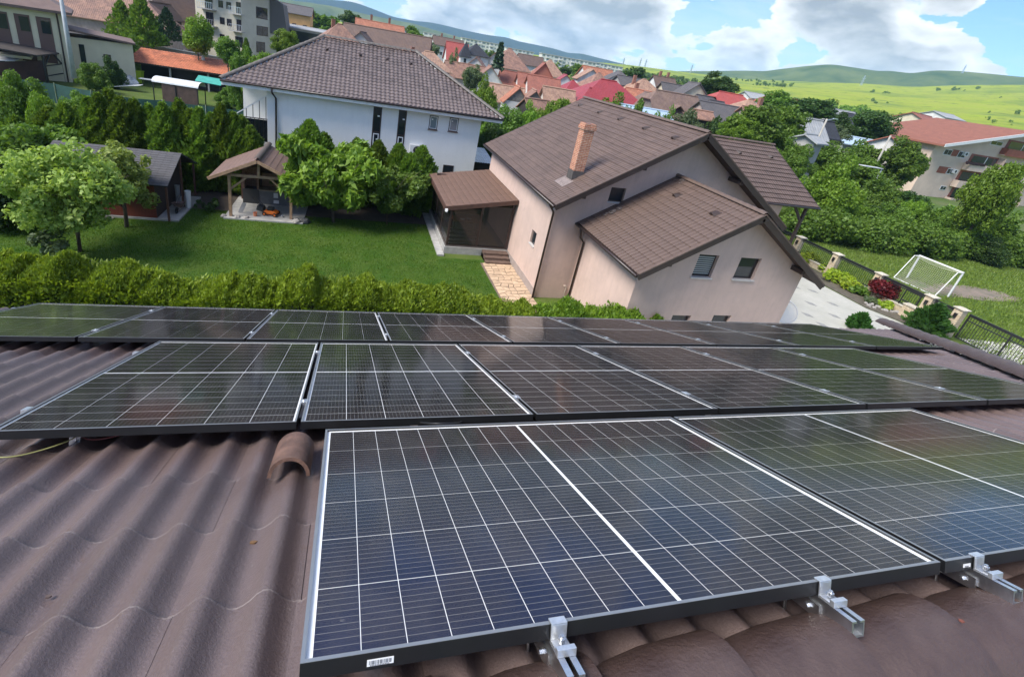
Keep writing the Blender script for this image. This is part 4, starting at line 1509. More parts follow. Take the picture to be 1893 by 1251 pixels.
for k, (x0, x1, z0, z1) in enumerate(wins):
    w = window_xz(bh, QY + 0.13, x0 + .01, x1 - .01, z0 + .01, z1 - .01, M_wframe, M_glass, fw=0.05)
    if k < 2:
        MB().box(x0 - .05, x1 + .05, QY - .06, QY + .12, z0 - .04, z0 + .012).build('sill', M_sill, w)
    if k == 0:
        mb = MB()
        for s in range(9):
            zz = z0 + 0.12 + s * (z1 - z0 - .2) / 9
            mb.box(x0 + .07, x1 - .07, QY + 0.106, QY + 0.112, zz, zz + (z1 - z0) / 20)
        mb.build('blind', M_blind, w)
w = window_xz(bh, WY0 + 0.12, GW[0] + .01, GW[1] - .01, GW[2] + .01, GW[3] - .01, M_wframe, M_glass, fw=0.05)
MB().box(GW[0] - .03, GW[1] + .03, WY0 - .05, WY0 + .1, GW[2] - .04, GW[2] + .012).build('sill', M_sill, w)
mb = MB().box(WX0 + .09, WX0 + .13, LW[0] + .01, LW[1] - .01, LW[2] + .01, LW[3] - .01)
w = mb.build('window', M_wframe, bh)
MB().box(WX0 + .08, WX0 + .088, LW[0] + .06, LW[1] - .06, LW[2] + .06, LW[3] - .06).build('pane', M_glass, w)
MB().box(WX0 - .05, WX0 + .09, LW[0] - .03, LW[1] + .03, LW[2] - .03, LW[2] + .012).build('sill', M_sill, w)
MB().box(WX0 - 0.035, WX0 + 0.02, WY0 - 0.035, WY1 + 0.03, -0.3, 0.42).build('plinth', pmat('plinth_render', (0.33, 0.27, 0.24), 0.85, 0.15, 3), bh)
# roofs
btile = slope_tile(0.2, 0.35, 0.024, 0.022, M_btile)
job = TileJob()
c31, s31 = 1 / math.hypot(1, T31), T31 / math.hypot(1, T31)
def gable_roof(x0, x1, xr, ze, zr, y0, y1, bias, right_tiles=True):
    roof_ = slab([(x0, y0, ze), (xr, y0, zr), (xr, y1, zr), (x0, y1, ze)], 0.12)
    roof_.add(*(lambda m: (m.v, m.f))(slab([(x1, y0, ze), (xr, y0, zr), (xr, y1, zr), (x1, y1, ze)], 0.12)))
    o = roof_.build('roof', M_soffit, bh)
    Ls = math.hypot(xr - x0, zr - ze)
    sv = Vector((xr - x0, 0, zr - ze)).normalized()
    job.slope((x0, y1, ze + 0.01), (0, -1, 0), y1 - y0, sv, Ls, 0.2, 0.35, btile, o, bias=bias)
    sv2 = Vector((xr - x1, 0, zr - ze)).normalized()
    job.slope((x1, y0, ze + 0.01), (0, 1, 0), y1 - y0, sv2, Ls, 0.2, 0.35, btile, o, bias=bias + 500)
    caps((xr, y0 - 0.02, zr + 0.0), (xr, y1, zr + 0.0), 0.12, 0.36, M_bcap, o)
    # barge boards and verge trim on the near gable
    for xe in (x0, x1):
        MB().bar((xe, y0 - 0.02, ze - 0.10), (xr, y0 - 0.02, zr - 0.10), 0.035, 0.26).build('barge_board', M_fascia, o)
        MB().bar((xe, y0 + 0.02, ze + 0.03), (xr, y0 + 0.02, zr + 0.03), 0.14, 0.05).build('verge_trim', M_bcap, o)
        MB().bar((xe, y1 - 0.02, ze - 0.10), (xr, y1 - 0.02, zr - 0.10), 0.035, 0.26).build('barge_board', M_fascia, o)
    return o
main_roof = gable_roof(EX0, EX1, RX, EZ, RZ, Y0, Y1, 3.0)
wing_roof = gable_roof(VX0, VX1, VXR, VZ, VRZ, 12.72, WY0 - 0.01, -10.0)
# purlin ends under the verge
for pu in ((9.9, rz_main(9.9)), (12.4, rz_main(12.4)), (17.6, rz_main(17.6)), (20.2, rz_main(20.2))):
    MB().box(pu[0] - .08, pu[0] + .08, Y0 + 0.05, WY0 - .01, pu[1] - .38, pu[1] - .20).build('purlin_end', M_soffit, main_roof)
for pu in (11.6, 14.75, 17.9):
    zz = rz_wing(pu)
    MB().box(pu - .08, pu + .08, 12.8, QY - .01, zz - .40, zz - .22).build('purlin_end', M_soffit, wing_roof)
# side wing on the right
SX1, SY0, SY1, SZ0, SZ1 = 29.0, 22.1, 27.3, 5.0, 7.86
xs0 = 21.17 - 0.3
sroof = slab([(14.9 + 2.2, SY1, SZ1), (xs0, SY0, SZ0), (SX1, SY0, SZ0), (SX1, SY1, SZ1)], 0.12)
sroof.add(*(lambda m: (m.v, m.f))(slab([(14.9 + 2.2, SY1, SZ1), (xs0, 2 * SY1 - SY0, SZ0), (SX1, 2 * SY1 - SY0, SZ0), (SX1, SY1, SZ1)], 0.12)))
so_ = sroof.build('roof', M_soffit, bh)
svs = Vector((0, SY1 - SY0, SZ1 - SZ0)).normalized()
LsS = math.hypot(SY1 - SY0, SZ1 - SZ0)
job.slope((17.1, SY0, SZ0 + .01), (1, 0, 0), SX1 - 17.1, svs, LsS, 0.2, 0.42, btile, so_, lo=lambda y: (xs0 - 17.1) * (1 - y / LsS) - 0.1, bias=100)
caps((17.1, SY1, SZ1 + .01), (SX1 + .02, SY1, SZ1 + .01), 0.12, 0.36, M_bcap, so_)
MB().bar((SX1 + .02, SY0, SZ0 - .1), (SX1 + .02, SY1, SZ1 - .1), 0.035, 0.24).build('barge_board', M_fascia, so_)
MB().bar((SX1 + .02, 2 * SY1 - SY0, SZ0 - .1), (SX1 + .02, SY1, SZ1 - .1), 0.035, 0.24).build('barge_board', M_fascia, so_)
MB().box(20.7, 27.4, 23.2, 31.4, -0.3, 5.15).build('wing_wall', M_pink, bh)
MB().tube([(xs0, SY0 - .07, SZ0 - .06), (SX1, SY0 - .07, SZ0 - .06)], 0.065, 8).build('gutter', M_pipe, bh, smooth=True)
for x in (28.4,):
    MB().bar((x, SY0 + .3, -.2), (x, SY0 + .3, 4.95), 0.16, 0.16, (0, 1, 0)).build('post', M_dark, bh)
    MB().bar((x, SY0 + .3, 3.9), (x - 1.0, SY0 + .3, 4.9), 0.12, 0.12, (0, 1, 0)).build('brace', M_dark, bh)
job.make(300, 5)
# roof vents
def vent_on(px, py, p0, n, sv, parent, s=0.16):
    p = atplane(px, py, p0, n)
    sv, n = Vector(sv).normalized(), Vector(n).normalized()
    a = sv.cross(n).normalized()
    mb = MB().add([p - a * s, p + a * s, p + sv * s * 2.2 - a * s, p + sv * s * 2.2 + a * s, p + n * s * .9 - a * s * .1, p + n * s * .9 + a * s * .1],
                  [(0, 1, 5, 4), (0, 4, 2), (1, 3, 5), (4, 5, 3, 2)])
    mb.build('roof_vent', M_fascia, parent)
nL, sL = Vector((-T31, 0, 1)), Vector((1, 0, T31))
for x, y in ((1070, 197), (1106, 210), (1143, 223), (1189, 240), (1243, 258)):
    vent_on(x, y, (EX0, 0, EZ + .03), nL, sL, main_roof)
for x, y in ((1246, 364), (1315, 398)):
    vent_on(x, y, (VX0, 0, VZ + .03), (-T_w, 0, 1), (1, 0, T_w), wing_roof)
for x, y in ((1368, 285), (1426, 293)):
    vent_on(x, y, (0, SY0, SZ0 + .03), (0, -(SZ1 - SZ0), SY1 - SY0), svs, so_)
# gutters and downpipes
def gutter(pts, parent=bh):
    MB().tube(pts, 0.065, 8).build('gutter', M_pipe, parent, smooth=True)
gutter([(EX0 - .06, Y0, EZ - .06), (EX0 - .06, Y1, EZ - .06)])
gutter([(VX0 - .06, 12.72, VZ - .06), (VX0 - .06, WY0, VZ - .06)])
gutter([(VX1 + .06, 12.72, VZ - .06), (VX1 + .06, WY0, VZ - .06)])
gutter([(EX1 + .06, Y0, EZ - .06), (EX1 + .06, SY0, EZ - .06)])
MB().tube([(EX0 - .04, WY0 - .35, EZ - .1), (WX0 - .08, WY0 - .12, EZ - .55), (WX0 - .08, WY0 - .10, 0.0)], 0.05, 8).build('downpipe', M_pipe, bh, smooth=True)
MB().tube([(VX0 - .05, WY0 - .5, VZ - .1), (QX0 - .35, WY0 - .35, VZ - .6), (QX0 - .09, WY0 - .3, VZ - .85), (QX0 - .09, WY0 - .3, 0.0)], 0.05, 8).build('downpipe', M_pipe, bh, smooth=True)
# chimney
def brickmat(name, c1, c2, mort, w, h, ms=0.012):
    m = bpy.data.materials.new(name)
    m.use_nodes = True
    t = m.node_tree
    g = N(t)
    p = t.nodes['Principled BSDF']
    p.inputs['Roughness'].default_value = 0.85
    pos = g.n('ShaderNodeNewGeometry')
    sp = g.n('ShaderNodeSeparateXYZ')
    g.l(pos.outputs['Position'], sp.inputs[0])
    cb = g.n('ShaderNodeCombineXYZ')
    g.l(g.math('ADD', sp.outputs[0], sp.outputs[1]), cb.inputs[0])
    g.l(sp.outputs[2], cb.inputs[1])
    br = g.n('ShaderNodeTexBrick')
    br.inputs['Scale'].default_value = 1.0
    br.inputs['Brick Width'].default_value = w
    br.inputs['Row Height'].default_value = h
    br.inputs['Mortar Size'].default_value = ms
    br.inputs['Color1'].default_value = tuple(c1) + (1,)
    br.inputs['Color2'].default_value = tuple(c2) + (1,)
    br.inputs['Mortar'].default_value = tuple(mort) + (1,)
    g.l(cb.outputs[0], br.inputs['Vector'])
    c = g.mix(g.ramp(g.noise(pos.outputs['Position'], 7, 5, 0.7), [(0.4, 0.0), (0.7, 0.7)]), br.outputs[0], tuple(x * .6 for x in c2))
    g.l(c, p.inputs['Base Color'])
    b = g.n('ShaderNodeBump')
    b.inputs['Strength'].default_value = 0.6
    b.inputs['Distance'].default_value = 0.015
    b.invert = True
    g.l(br.outputs[1], b.inputs['Height'])
    g.l(b.outputs[0], p.inputs['Normal'])
    return m
cp = atplane(1063, 325, (EX0, 0, EZ + .05), nL)
ctop = aty(1085, 228, cp.y).z
M_cbrick = brickmat('chimney_brick', (0.56, 0.24, 0.13), (0.42, 0.15, 0.085), (0.60, 0.48, 0.38), 0.25, 0.075, 0.010)
w2 = 0.25
ch = MB().box(cp.x - w2, cp.x + w2, cp.y - w2, cp.y + w2, cp.z - .3, ctop - .26).build('chimney', M_cbrick, main_roof)
MB().box(cp.x - w2 - .05, cp.x + w2 + .05, cp.y - w2 - .05, cp.y + w2 + .05, ctop - .26, ctop - .12).build('chimney_collar', M_cbrick, ch)
MB().box(cp.x - w2 - .02, cp.x + w2 + .02, cp.y - w2 - .02, cp.y + w2 + .02, ctop - .12, ctop).build('chimney_top', M_cbrick, ch)
MB().box(cp.x - .15, cp.x + .15, cp.y - .15, cp.y + .15, ctop, ctop + .004).build('flue', M_black, ch)
fl = MB()
fl.box(cp.x - w2 - .03, cp.x + w2 + .03, cp.y - w2 - .03, cp.y + w2 + .03, cp.z - .25, cp.z + .28)
fl.build('flashing', pmat('lead_flashing', (0.10, 0.09, 0.085), 0.45, 0.3, 6), ch)
sl_ = slab([(cp.x - .75, cp.y - .5, EZ + (cp.x - .75 - EX0) * T31 + .06), (cp.x - .25, cp.y - .5, EZ + (cp.x - .25 - EX0) * T31 + .06), (cp.x - .25, cp.y + .45, EZ + (cp.x - .25 - EX0) * T31 + .06), (cp.x - .75, cp.y + .45, EZ + (cp.x - .75 - EX0) * T31 + .06)], 0.02)
sl_.build('flashing_apron', pmat('apron_sheet', (0.24, 0.19, 0.17), 0.5, 0.3, 8), ch)
# wall camera and pipe
wc = aty(1108, 458, WY0)
c_ = MB().box(wc.x - .05, wc.x + .05, WY0 - .10, WY0, wc.z - .04, wc.z + .04).build('wall_camera', M_wplastic, bh)
MB().tube([(wc.x - .10, WY0 - .13, wc.z + .05), (wc.x + .12, WY0 - .16, wc.z - .03)], 0.055, 8).build('camera_body', M_wplastic, c_)
wp = aty(1045, 530, WY0)
MB().tube([(wp.x, WY0 - .08, wp.z - 1.0), (wp.x, WY0 - .08, wp.z), (wp.x - .05, WY0 - .08, wp.z + .1), (wp.x - .15, WY0 - .08, wp.z + .1)], 0.03, 8).build('vent_pipe', pmat('pale_pipe', (0.6, 0.5, 0.42), 0.5), bh, smooth=True)
# leaves caught in the wing's valley
for i, (px, py) in enumerate(((1128, 393), (1138, 388), (1263, 333))):
    p = atplane(px, py, (VX0, 0, VZ + .06), (-T_w, 0, 1))
    rs = random.Random(i)
    mb = MB()
    for k in range(30):
        x, y = rs.uniform(-.25, .25), rs.uniform(-.12, .12)
        mb.box(x - .03, x + .03, y - .02, y + .02, x * T_w, x * T_w + .012)
    tag(mb.build('leaf_litter', pmat('leaf_litter', (0.30, 0.25, 0.22), 0.9, 0.4, 20), None, p), ['pale leaf litter lying left on the wing roof against the gable wall', 'pale leaf litter on the wing roof below the gable window', 'pale leaf litter at the top of the wing roof against the gable'][i], 'leaf litter', kind='stuff')

# ---------------------------------------------------------------- porch of the brown house
po = wempty('porch', (7.2, 25, 0), 'dark timber porch with shingle roof and clear side curtains on the pink house', 'porch')
PX0, PX1, PY0, PY1, PZ0, PZ1 = 5.05, 9.02, 22.45, 29.0, 2.78, 3.48
M_shing = pmat('brown_shingle', (0.135, 0.078, 0.055), 0.75, 0.3, 2.5, 0.4, 45, island=0.13)
pr_ = slab([(PX0, PY0, PZ0), (PX1, PY0, PZ1), (PX1, PY1, PZ1), (PX0, PY1, PZ0)], 0.10).build('roof', M_soffit, po)
sh = slope_tile(0.36, 0.33, 0.0, 0.020, M_shing, seg=1)
pj = TileJob()
pj.slope((PX0, PY1, PZ0 + .005), (0, -1, 0), PY1 - PY0, (PX1 - PX0, 0, PZ1 - PZ0), math.hypot(PX1 - PX0, PZ1 - PZ0), 0.36, 0.33, sh, pr_)
pj.make(300, 2)
M_pfascia = pmat('porch_fascia', (0.085, 0.042, 0.030), 0.6, 0.3, 3)
MB().bar((PX0 - .02, PY0 - .02, PZ0 - .11), (PX1, PY0 - .02, PZ1 - .11), 0.04, 0.22).build('fascia', M_pfascia, po)
MB().bar((PX0 - .03, PY0, PZ0 - .11), (PX0 - .03, PY1, PZ0 - .11), 0.04, 0.2).build('fascia', M_pfascia, po)
MB().box(5.3, 9.0, 22.6, 28.8, -.2, 0.42).build('base', M_conc, po)
MB().box(5.36, 9.0, 22.66, 28.7, 0.42, 0.47).build('floor', pmat('porch_floor', (0.12, 0.11, 0.10), 0.6, 0.3, 2), po)
M_post = pmat('porch_timber', (0.045, 0.026, 0.021), 0.55, 0.3, 5)
for x, y in ((5.45, 22.75), (7.15, 22.75), (8.9, 22.75), (5.45, 24.8), (5.45, 26.8), (5.45, 28.6)):
    MB().bar((x, y, .47), (x, y, PZ0 + (x - PX0) * .176 - .12), 0.11, 0.11, (0, 1, 0)).build('post', M_post, po)
for z in (0.52, 1.35):
    MB().bar((5.45, 22.75, z), (5.45, 28.6, z), 0.07, 0.10).build('rail', M_post, po)
for z in (0.52,):
    MB().bar((5.5, 22.75, z), (8.9, 22.75, z), 0.07, 0.10).build('rail', M_post, po)
for z in (0.72, 0.95, 1.18, 1.42):
    MB().bar((5.5, 22.75, z), (7.1, 22.75, z), 0.05, 0.09).build('slat', M_post, po)
MB().box(5.55, 7.08, 22.70, 22.706, .55, 2.7).build('clear_curtain', M_clear, po)
MB().box(7.22, 8.85, 22.70, 22.706, .55, 2.95).build('clear_curtain', M_clear, po)
for y0, y1 in ((22.85, 24.7), (24.9, 26.7), (26.9, 28.5)):
    MB().box(5.40, 5.406, y0, y1, .58, 2.6).build('clear_curtain', M_clear, po)
MB().box(5.46, 8.95, 28.45, 28.55, .47, 3.0).build('back_boards', M_post, po)
for k in range(3):
    MB().box(7.5, 8.95, 21.5 + .33 * k, 22.62, -.1, 0.13 * (k + 1) - .01).build('step', pmat('step_wood', (0.13, 0.085, 0.065), 0.7, 0.35, 6), po)
MB().box(4.9, 5.28, 22.2, 28.9, -.1, 0.10).build('kerb', M_conc, po)
tb = empty('table', (6.9, 25.2, 0.47), 'wooden table with white dishes inside the dark porch', 'table')
MB().box(-.8, .8, -.5, .5, .70, .75).build('tabletop', pmat('table_wood', (0.22, 0.10, 0.06), 0.5, 0.3, 5), tb)
for x in (-.7, .7):
    for y in (-.4, .4):
        MB().box(x - .03, x + .03, y - .03, y + .03, 0, .70).build('leg', M_post, tb)
for k, (x, y, lab) in enumerate(((6.7, 25.0, 'white bowl on the left of the porch table'), (7.15, 25.15, 'white plate on the right of the porch table'))):
    o = MB().lathe([(0.03, 0), (0.10, 0.012), (0.15, 0.05), (0.14, 0.05), (0.09, 0.02), (0.0, 0.018)], 14).build('dish', M_wplastic, None, (x, y, 1.221))
    tag(o, lab, 'dish')
fl_ = aty(826, 383, PY0)
o = MB().box(-.07, .07, -.06, .06, -.07, .07).tube([(0, -.06, 0), (0, -.14, -.05)], 0.05, 8).build('floodlight', M_wplastic, None, (PX0 + .02, PY0 - .10, PZ0 - .16))
tag(o, 'white floodlight on the front corner of the porch roof', 'lamp')

# ================================================================ WHITE HOUSE
wh = wempty('white_house', (2, 38, 0), 'white rendered two-storey house with a dark grey-brown hipped tile roof', 'house')
M_wwall = pmat('white_render', (0.86, 0.85, 0.82), 0.8, vscale=0.5, col2=(0.81, 0.80, 0.77), bump=0.15, bscale=50, streak=0.14)
M_gtile = pmat('grey_roof_tile', (0.135, 0.105, 0.098), 0.42, 0.25, 1.5, 0.1, 60, island=0.16)
M_gcap = pmat('grey_ridge_tile', (0.135, 0.118, 0.105), 0.6, 0.35, 3, 0.3, 30)
HX0, HX1, HY0, HY1, HZ = -8.0, 10.4, 32.3, 43.7, 6.42
HR0, HR1, HRY, HRZ = (-2.35), 4.35, 38.0, 9.68
MB().box(-5.45, 9.0, 33.0, 43.0, -.3, 6.2).build('wall', M_wwall, wh)
MB().box(-7.6, -5.45, 36.5, 43.0, -.3, 6.2).build('wall', M_wwall, wh)
hr = MB().add([(HX0, HY0, HZ), (HX1, HY0, HZ), (HX1, HY1, HZ), (HX0, HY1, HZ), (HR0, HRY, HRZ), (HR1, HRY, HRZ)], [(0, 1, 5, 4), (1, 2, 5), (2, 3, 4, 5), (3, 0, 4)])
hr.box(HX0 + .03, HX1 - .03, HY0 + .03, HY1 - .03, HZ - .30, HZ - .001)
hro = hr.build('roof', M_white, wh)
gt = slope_tile(0.295, 0.33, 0.055, 0.034, M_gtile)
gj = TileJob()
Lf = math.hypot(HRY - HY0, HRZ - HZ)
gj.slope((HX0, HY0, HZ + .01), (1, 0, 0), HX1 - HX0, (0, HRY - HY0, HRZ - HZ), Lf, 0.295, 0.33, gt, hro,
         lo=lambda y: (HR0 - HX0) * y / Lf, hi=lambda y: (HX1 - HX0) - (HX1 - HR1) * y / Lf)
gj.make(300, 3)
me = bpy.data.meshes.new('roof_tile_field')
LC = [((HX0, HY1), (HX0, HY0), HR0), ((HX1, HY0), (HX1, HY1), HR1)]
gj2 = TileJob()
Ll = math.hypot(HR0 - HX0, HRZ - HZ)
gj2.slope((HX0, HY1, HZ + .01), (0, -1, 0), HY1 - HY0, (HR0 - HX0, 0, HRZ - HZ), Ll, 0.295, 0.33, gt, hro, lo=lambda y: (HY1 - HRY) * y / Ll, hi=lambda y: (HY1 - HY0) - (HRY - HY0) * y / Ll)
Lr = math.hypot(HR1 - HX1, HRZ - HZ)
gj2.slope((HX1, HY0, HZ + .01), (0, 1, 0), HY1 - HY0, (HR1 - HX1, 0, HRZ - HZ), Lr, 0.295, 0.33, gt, hro, lo=lambda y: (HRY - HY0) * y / Lr, hi=lambda y: (HY1 - HY0) - (HY1 - HRY) * y / Lr)
gj2.make(0)
for a, b in (((HX0, HY0, HZ + .04), (HR0, HRY, HRZ + .06)), ((HX1, HY0, HZ + .04), (HR1, HRY, HRZ + .06)), ((HR0, HRY, HRZ + .05), (HR1, HRY, HRZ + .05))):
    caps(a, b, 0.15, 0.40, M_gcap, hro)
MB().tube([(HX0, HY0 - .06, HZ - .03), (HX1, HY0 - .06, HZ - .03)], 0.07, 8).build('gutter', M_pipe, wh, smooth=True)
MB().tube([(-5.05, HY0 - .05, HZ - .05), (-5.05, HY0 - .05, HZ - .35), (-4.9, 32.9, HZ - .75), (-4.9, 32.92, 0.0)], 0.06, 8).build('downpipe', M_pipe, wh, smooth=True)
nW, sW = Vector((0, -(HRZ - HZ), HRY - HY0)), Vector((0, HRY - HY0, HRZ - HZ))
for x, y in ((605, 94), (666, 104), (716, 112), (760, 120)):
    vent_on(x, y, (0, HY0, HZ + .05), nW, sW, hro, 0.15)
M_wf2 = pmat('dark_brown_frame', (0.045, 0.025, 0.022), 0.4)
M_wf3 = pmat('white_window_frame', (0.75, 0.75, 0.74), 0.4)
M_glass2 = glassmat('window_glass_pale', (0.20, 0.24, 0.27))
M_note = pmat('paper_note', (0.8, 0.8, 0.8), 0.8)
for ul, lr, tall in (((691, 197), (707, 285), 1), ((738, 203), (753, 292), 1), ((795, 213), (811, 241), 0), ((832, 217), (849, 245), 0)):
    a, b = aty(*ul, 33.0), aty(*lr, 33.0)
    x0, x1, z0, z1 = a.x, aty(lr[0], ul[1], 33.0).x, b.z, a.z
    if tall:
        w = window_xz(wh, 32.99, x0, x1, z0, z1, M_wf2, M_glass, bars=(('h', .47),), fw=0.07)
        MB().box(x0 + .09, x1 - .09, 32.968, 32.974, z0 + .10, z0 + (z1 - z0) * .44).build('lower_sash', M_wf3, w)
        MB().box(x0 + .16, x1 - .16, 32.960, 32.966, z0 + .16, z0 + (z1 - z0) * .44 - .07).build('lower_pane', M_glass, w)
        for t in (.3, .8):
            MB().box(x0 + .3, x0 + .45, 32.952, 32.957, z0 + (z1 - z0) * t, z0 + (z1 - z0) * t + .09).build('paper_note', M_note, w)
    else:
        w = window_xz(wh, 32.99, x0, x1, z0, z1, M_wf2, M_glass2, fw=0.05)
        MB().box(x0 + .05, x0 + .10, 32.966, 32.972, z0 + .05, z1 - .05).box(x1 - .10, x1 - .05, 32.966, 32.972, z0 + .05, z1 - .05).box(x0 + .10, x1 - .10, 32.966, 32.972, z0 + .05, z0 + .10).box(x0 + .10, x1 - .10, 32.966, 32.972, z1 - .10, z1 - .05).build('sash', M_wf3, w)
        MB().box(x0 - .05, x1 + .05, 32.90, 33.0, z0 - .06, z0 - .005).build('sill', pmat('brown_sill', (0.20, 0.12, 0.10), 0.6), w)
        MB().box(x0 + .16, x0 + .26, 32.960, 32.966, z1 - .30, z1 - .22).build('paper_note', M_note, w)
a = aty(829, 308, 33.0)
window_xz(wh, 32.99, a.x - .4, a.x + .4, a.z - .6, a.z + .1, M_wf2, M_glass, fw=0.06)
# balcony at the left end
bal = MB().box(-7.6, -5.5, 33.3, 36.4, 2.35, 2.6).build('balcony', M_conc, wh)
for k in range(9):
    MB().box(-7.6 + .26 * k, -7.57 + .26 * k, 33.32, 33.36, 2.6, 4.15).build('baluster', M_black, bal)
MB().box(-7.62, -5.46, 33.29, 33.37, 4.15, 4.20).build('handrail', M_black, bal)
MB().box(-7.58, -5.5, 33.40, 33.41, 2.65, 4.1).build('glass_screen', M_glass, bal)
MB().bar((-7.55, 33.3, 4.2), (-5.5, 33.3, 5.7), 0.06, 0.10, (0, 1, 0)).build('stair_string', M_white, bal)
for k in range(5):
    MB().box(-7.2 + .4 * k, -7.16 + .4 * k, 33.31, 33.35, 4.2, 4.45 + .29 * k).build('baluster', M_black, bal)
# outdoor unit on the wall
ac = aty(769, 276, 32.7)
acu = empty('air_conditioner', (ac.x, 32.7, ac.z - .45), 'white air conditioning unit with round dark fan on the white house wall', 'air conditioner')
MB().box(-.45, .45, 0, .30, 0, .75).build('casing', M_wplastic, acu, bevel=0.03)
MB().lathe([(0.0, 0), (0.27, 0), (0.30, 0.02)], 22).build('fan', M_black, acu, (0.10, -.012, .38), (math.radians(90), 0, 0))
for k in range(5):
    MB().lathe([(0.05 + .05 * k, 0), (0.056 + .05 * k, 0.008), (0.062 + .05 * k, 0)], 22).build('grille_ring', pmat('grille_grey', (0.1, 0.1, 0.1), 0.5), acu, (0.10, -.02, .38), (math.radians(90), 0, 0))
# ================================================================ PERGOLA WITH BARBECUE
pg = wempty('pergola', (-4.7, 27, 0), 'timber garden pergola with brown shingle gable roof sheltering a barbecue', 'pergola')
M_wood = pmat('planed_timber', (0.40, 0.25, 0.15), 0.65, 0.3, 4, 0.3, 30)
M_wood2 = pmat('dark_stained_timber', (0.12, 0.055, 0.038), 0.65, 0.3, 4, 0.3, 30)
GX, GZ, GE, GY0, GY1 = -4.74, 3.45, 2.3, 25.4, 29.2
gro = slab([(-7.1, GY0, GE), (GX, GY0, GZ), (GX, GY1, GZ), (-7.1, GY1, GE)], 0.09)
gro.add(*(lambda m: (m.v, m.f))(slab([(-2.4, GY0, GE), (GX, GY0, GZ), (GX, GY1, GZ), (-2.4, GY1, GE)], 0.09)))
gr = gro.build('roof', M_wood2, pg)
M_shing2 = pmat('pergola_shingle', (0.155, 0.098, 0.080), 0.8, 0.3, 2.5, 0.4, 45, island=0.10)
sh2 = slope_tile(0.36, 0.30, 0.0, 0.016, M_shing2, seg=1)
gj = TileJob()
sv = Vector((GX + 7.1, 0, GZ - GE))
gj.slope((-7.1, GY1, GE + .005), (0, -1, 0), GY1 - GY0, sv, sv.length, 0.36, 0.30, sh2, gr)
sv = Vector((GX + 2.4, 0, GZ - GE))
gj.slope((-2.4, GY0, GE + .005), (0, 1, 0), GY1 - GY0, sv, sv.length, 0.36, 0.30, sh2, gr)
gj.make(300, 4)
caps((GX, GY0 - .02, GZ + .0), (GX, GY1, GZ + .0), 0.15, 0.28, pmat('pergola_ridge', (0.09, 0.07, 0.06), 0.7, 0.3, 4), gr)
MB().bar((-7.15, GY0 - .02, GE - .09), (GX, GY0 - .02, GZ - .09), 0.05, 0.16).build('rafter', M_wood, pg)
MB().bar((-2.35, GY0 - .02, GE - .09), (GX, GY0 - .02, GZ - .09), 0.05, 0.16).build('rafter', M_wood, pg)
for x, y in ((-6.2, 25.75), (-3.1, 25.95), (-6.2, 28.8), (-3.1, 28.8)):
    MB().bar((x, y, 0), (x, y, 2.45), 0.14, 0.14, (0, 1, 0)).build('post', M_wood if y < 27 else M_wood2, pg)
MB().bar((-6.5, 25.75, 2.42), (-2.8, 25.9, 2.42), 0.12, 0.14).build('tie_beam', M_wood, pg)
MB().bar((GX, 25.8, 2.45), (GX, 25.8, 3.3), 0.12, 0.12, (0, 1, 0)).build('king_post', M_wood, pg)
MB().bar((-6.2, 25.75, 1.6), (-5.3, 25.78, 2.38), 0.10, 0.10, (0, 1, 0)).build('brace', M_wood, pg)
MB().bar((-3.1, 25.95, 1.3), (-4.2, 25.88, 2.38), 0.10, 0.10, (0, 1, 0)).build('brace', M_wood, pg)
MB().box(-6.5, -2.4, 25.4, 29.3, -.1, 0.08).build('floor_slab', M_conc, pg)
MB().box(-6.2, -3.1, 28.85, 28.95, 0.08, 2.4).build('back_boards', M_wood2, pg)
bq = empty('barbecue', (-4.6, 28.4, 0.08), 'brick barbecue with dark counter under the pergola', 'barbecue')
M_bqb = brickmat('barbecue_brick', (0.30, 0.13, 0.09), (0.22, 0.09, 0.06), (0.3, 0.26, 0.22), 0.25, 0.07)
MB().box(-1.45, -.55, -.35, .35, 0, .9).build('hearth', pmat('dark_hearth', (0.05, 0.05, 0.05), 0.8), bq)
MB().box(-1.45, -1.33, -.35, .35, .9, 1.9).box(-.67, -.55, -.35, .35, .9, 1.9).box(-1.33, -.67, .2, .35, .9, 1.9).build('firebox', M_bqb, bq)
MB().box(-1.45, -.55, -.35, .35, 1.9, 2.25).build('hood', M_bqb, bq)
MB().box(-.55, 1.3, -.30, .35, 0, .84).build('counter', pmat('grey_counter', (0.16, 0.16, 0.165), 0.7, 0.2, 3), bq)
MB().box(-.56, 1.34, -.36, .36, .84, .90).build('worktop', pmat('worktop_wood', (0.38, 0.30, 0.22), 0.5, 0.2, 4), bq)
MB().box(-.5, .35, .30, .34, .95, 1.75).build('splashback', pmat('splashback_tile', (0.36, 0.19, 0.12), 0.5, 0.25, 3), bq)
MB().box(.35, 1.2, .24, .34, .95, 1.75).build('hatch_frame', M_wood, bq)
MB().box(.43, 1.12, .22, .236, 1.03, 1.67).build('hatch_panel', M_wood2, bq)
MB().box(.25, .5, -.315, -.305, .45, .75).build('notice_plate', M_wplastic, bq)
MB().box(.25, .55, -.315, -.305, .10, .30).build('notice_plate', M_wplastic, bq)
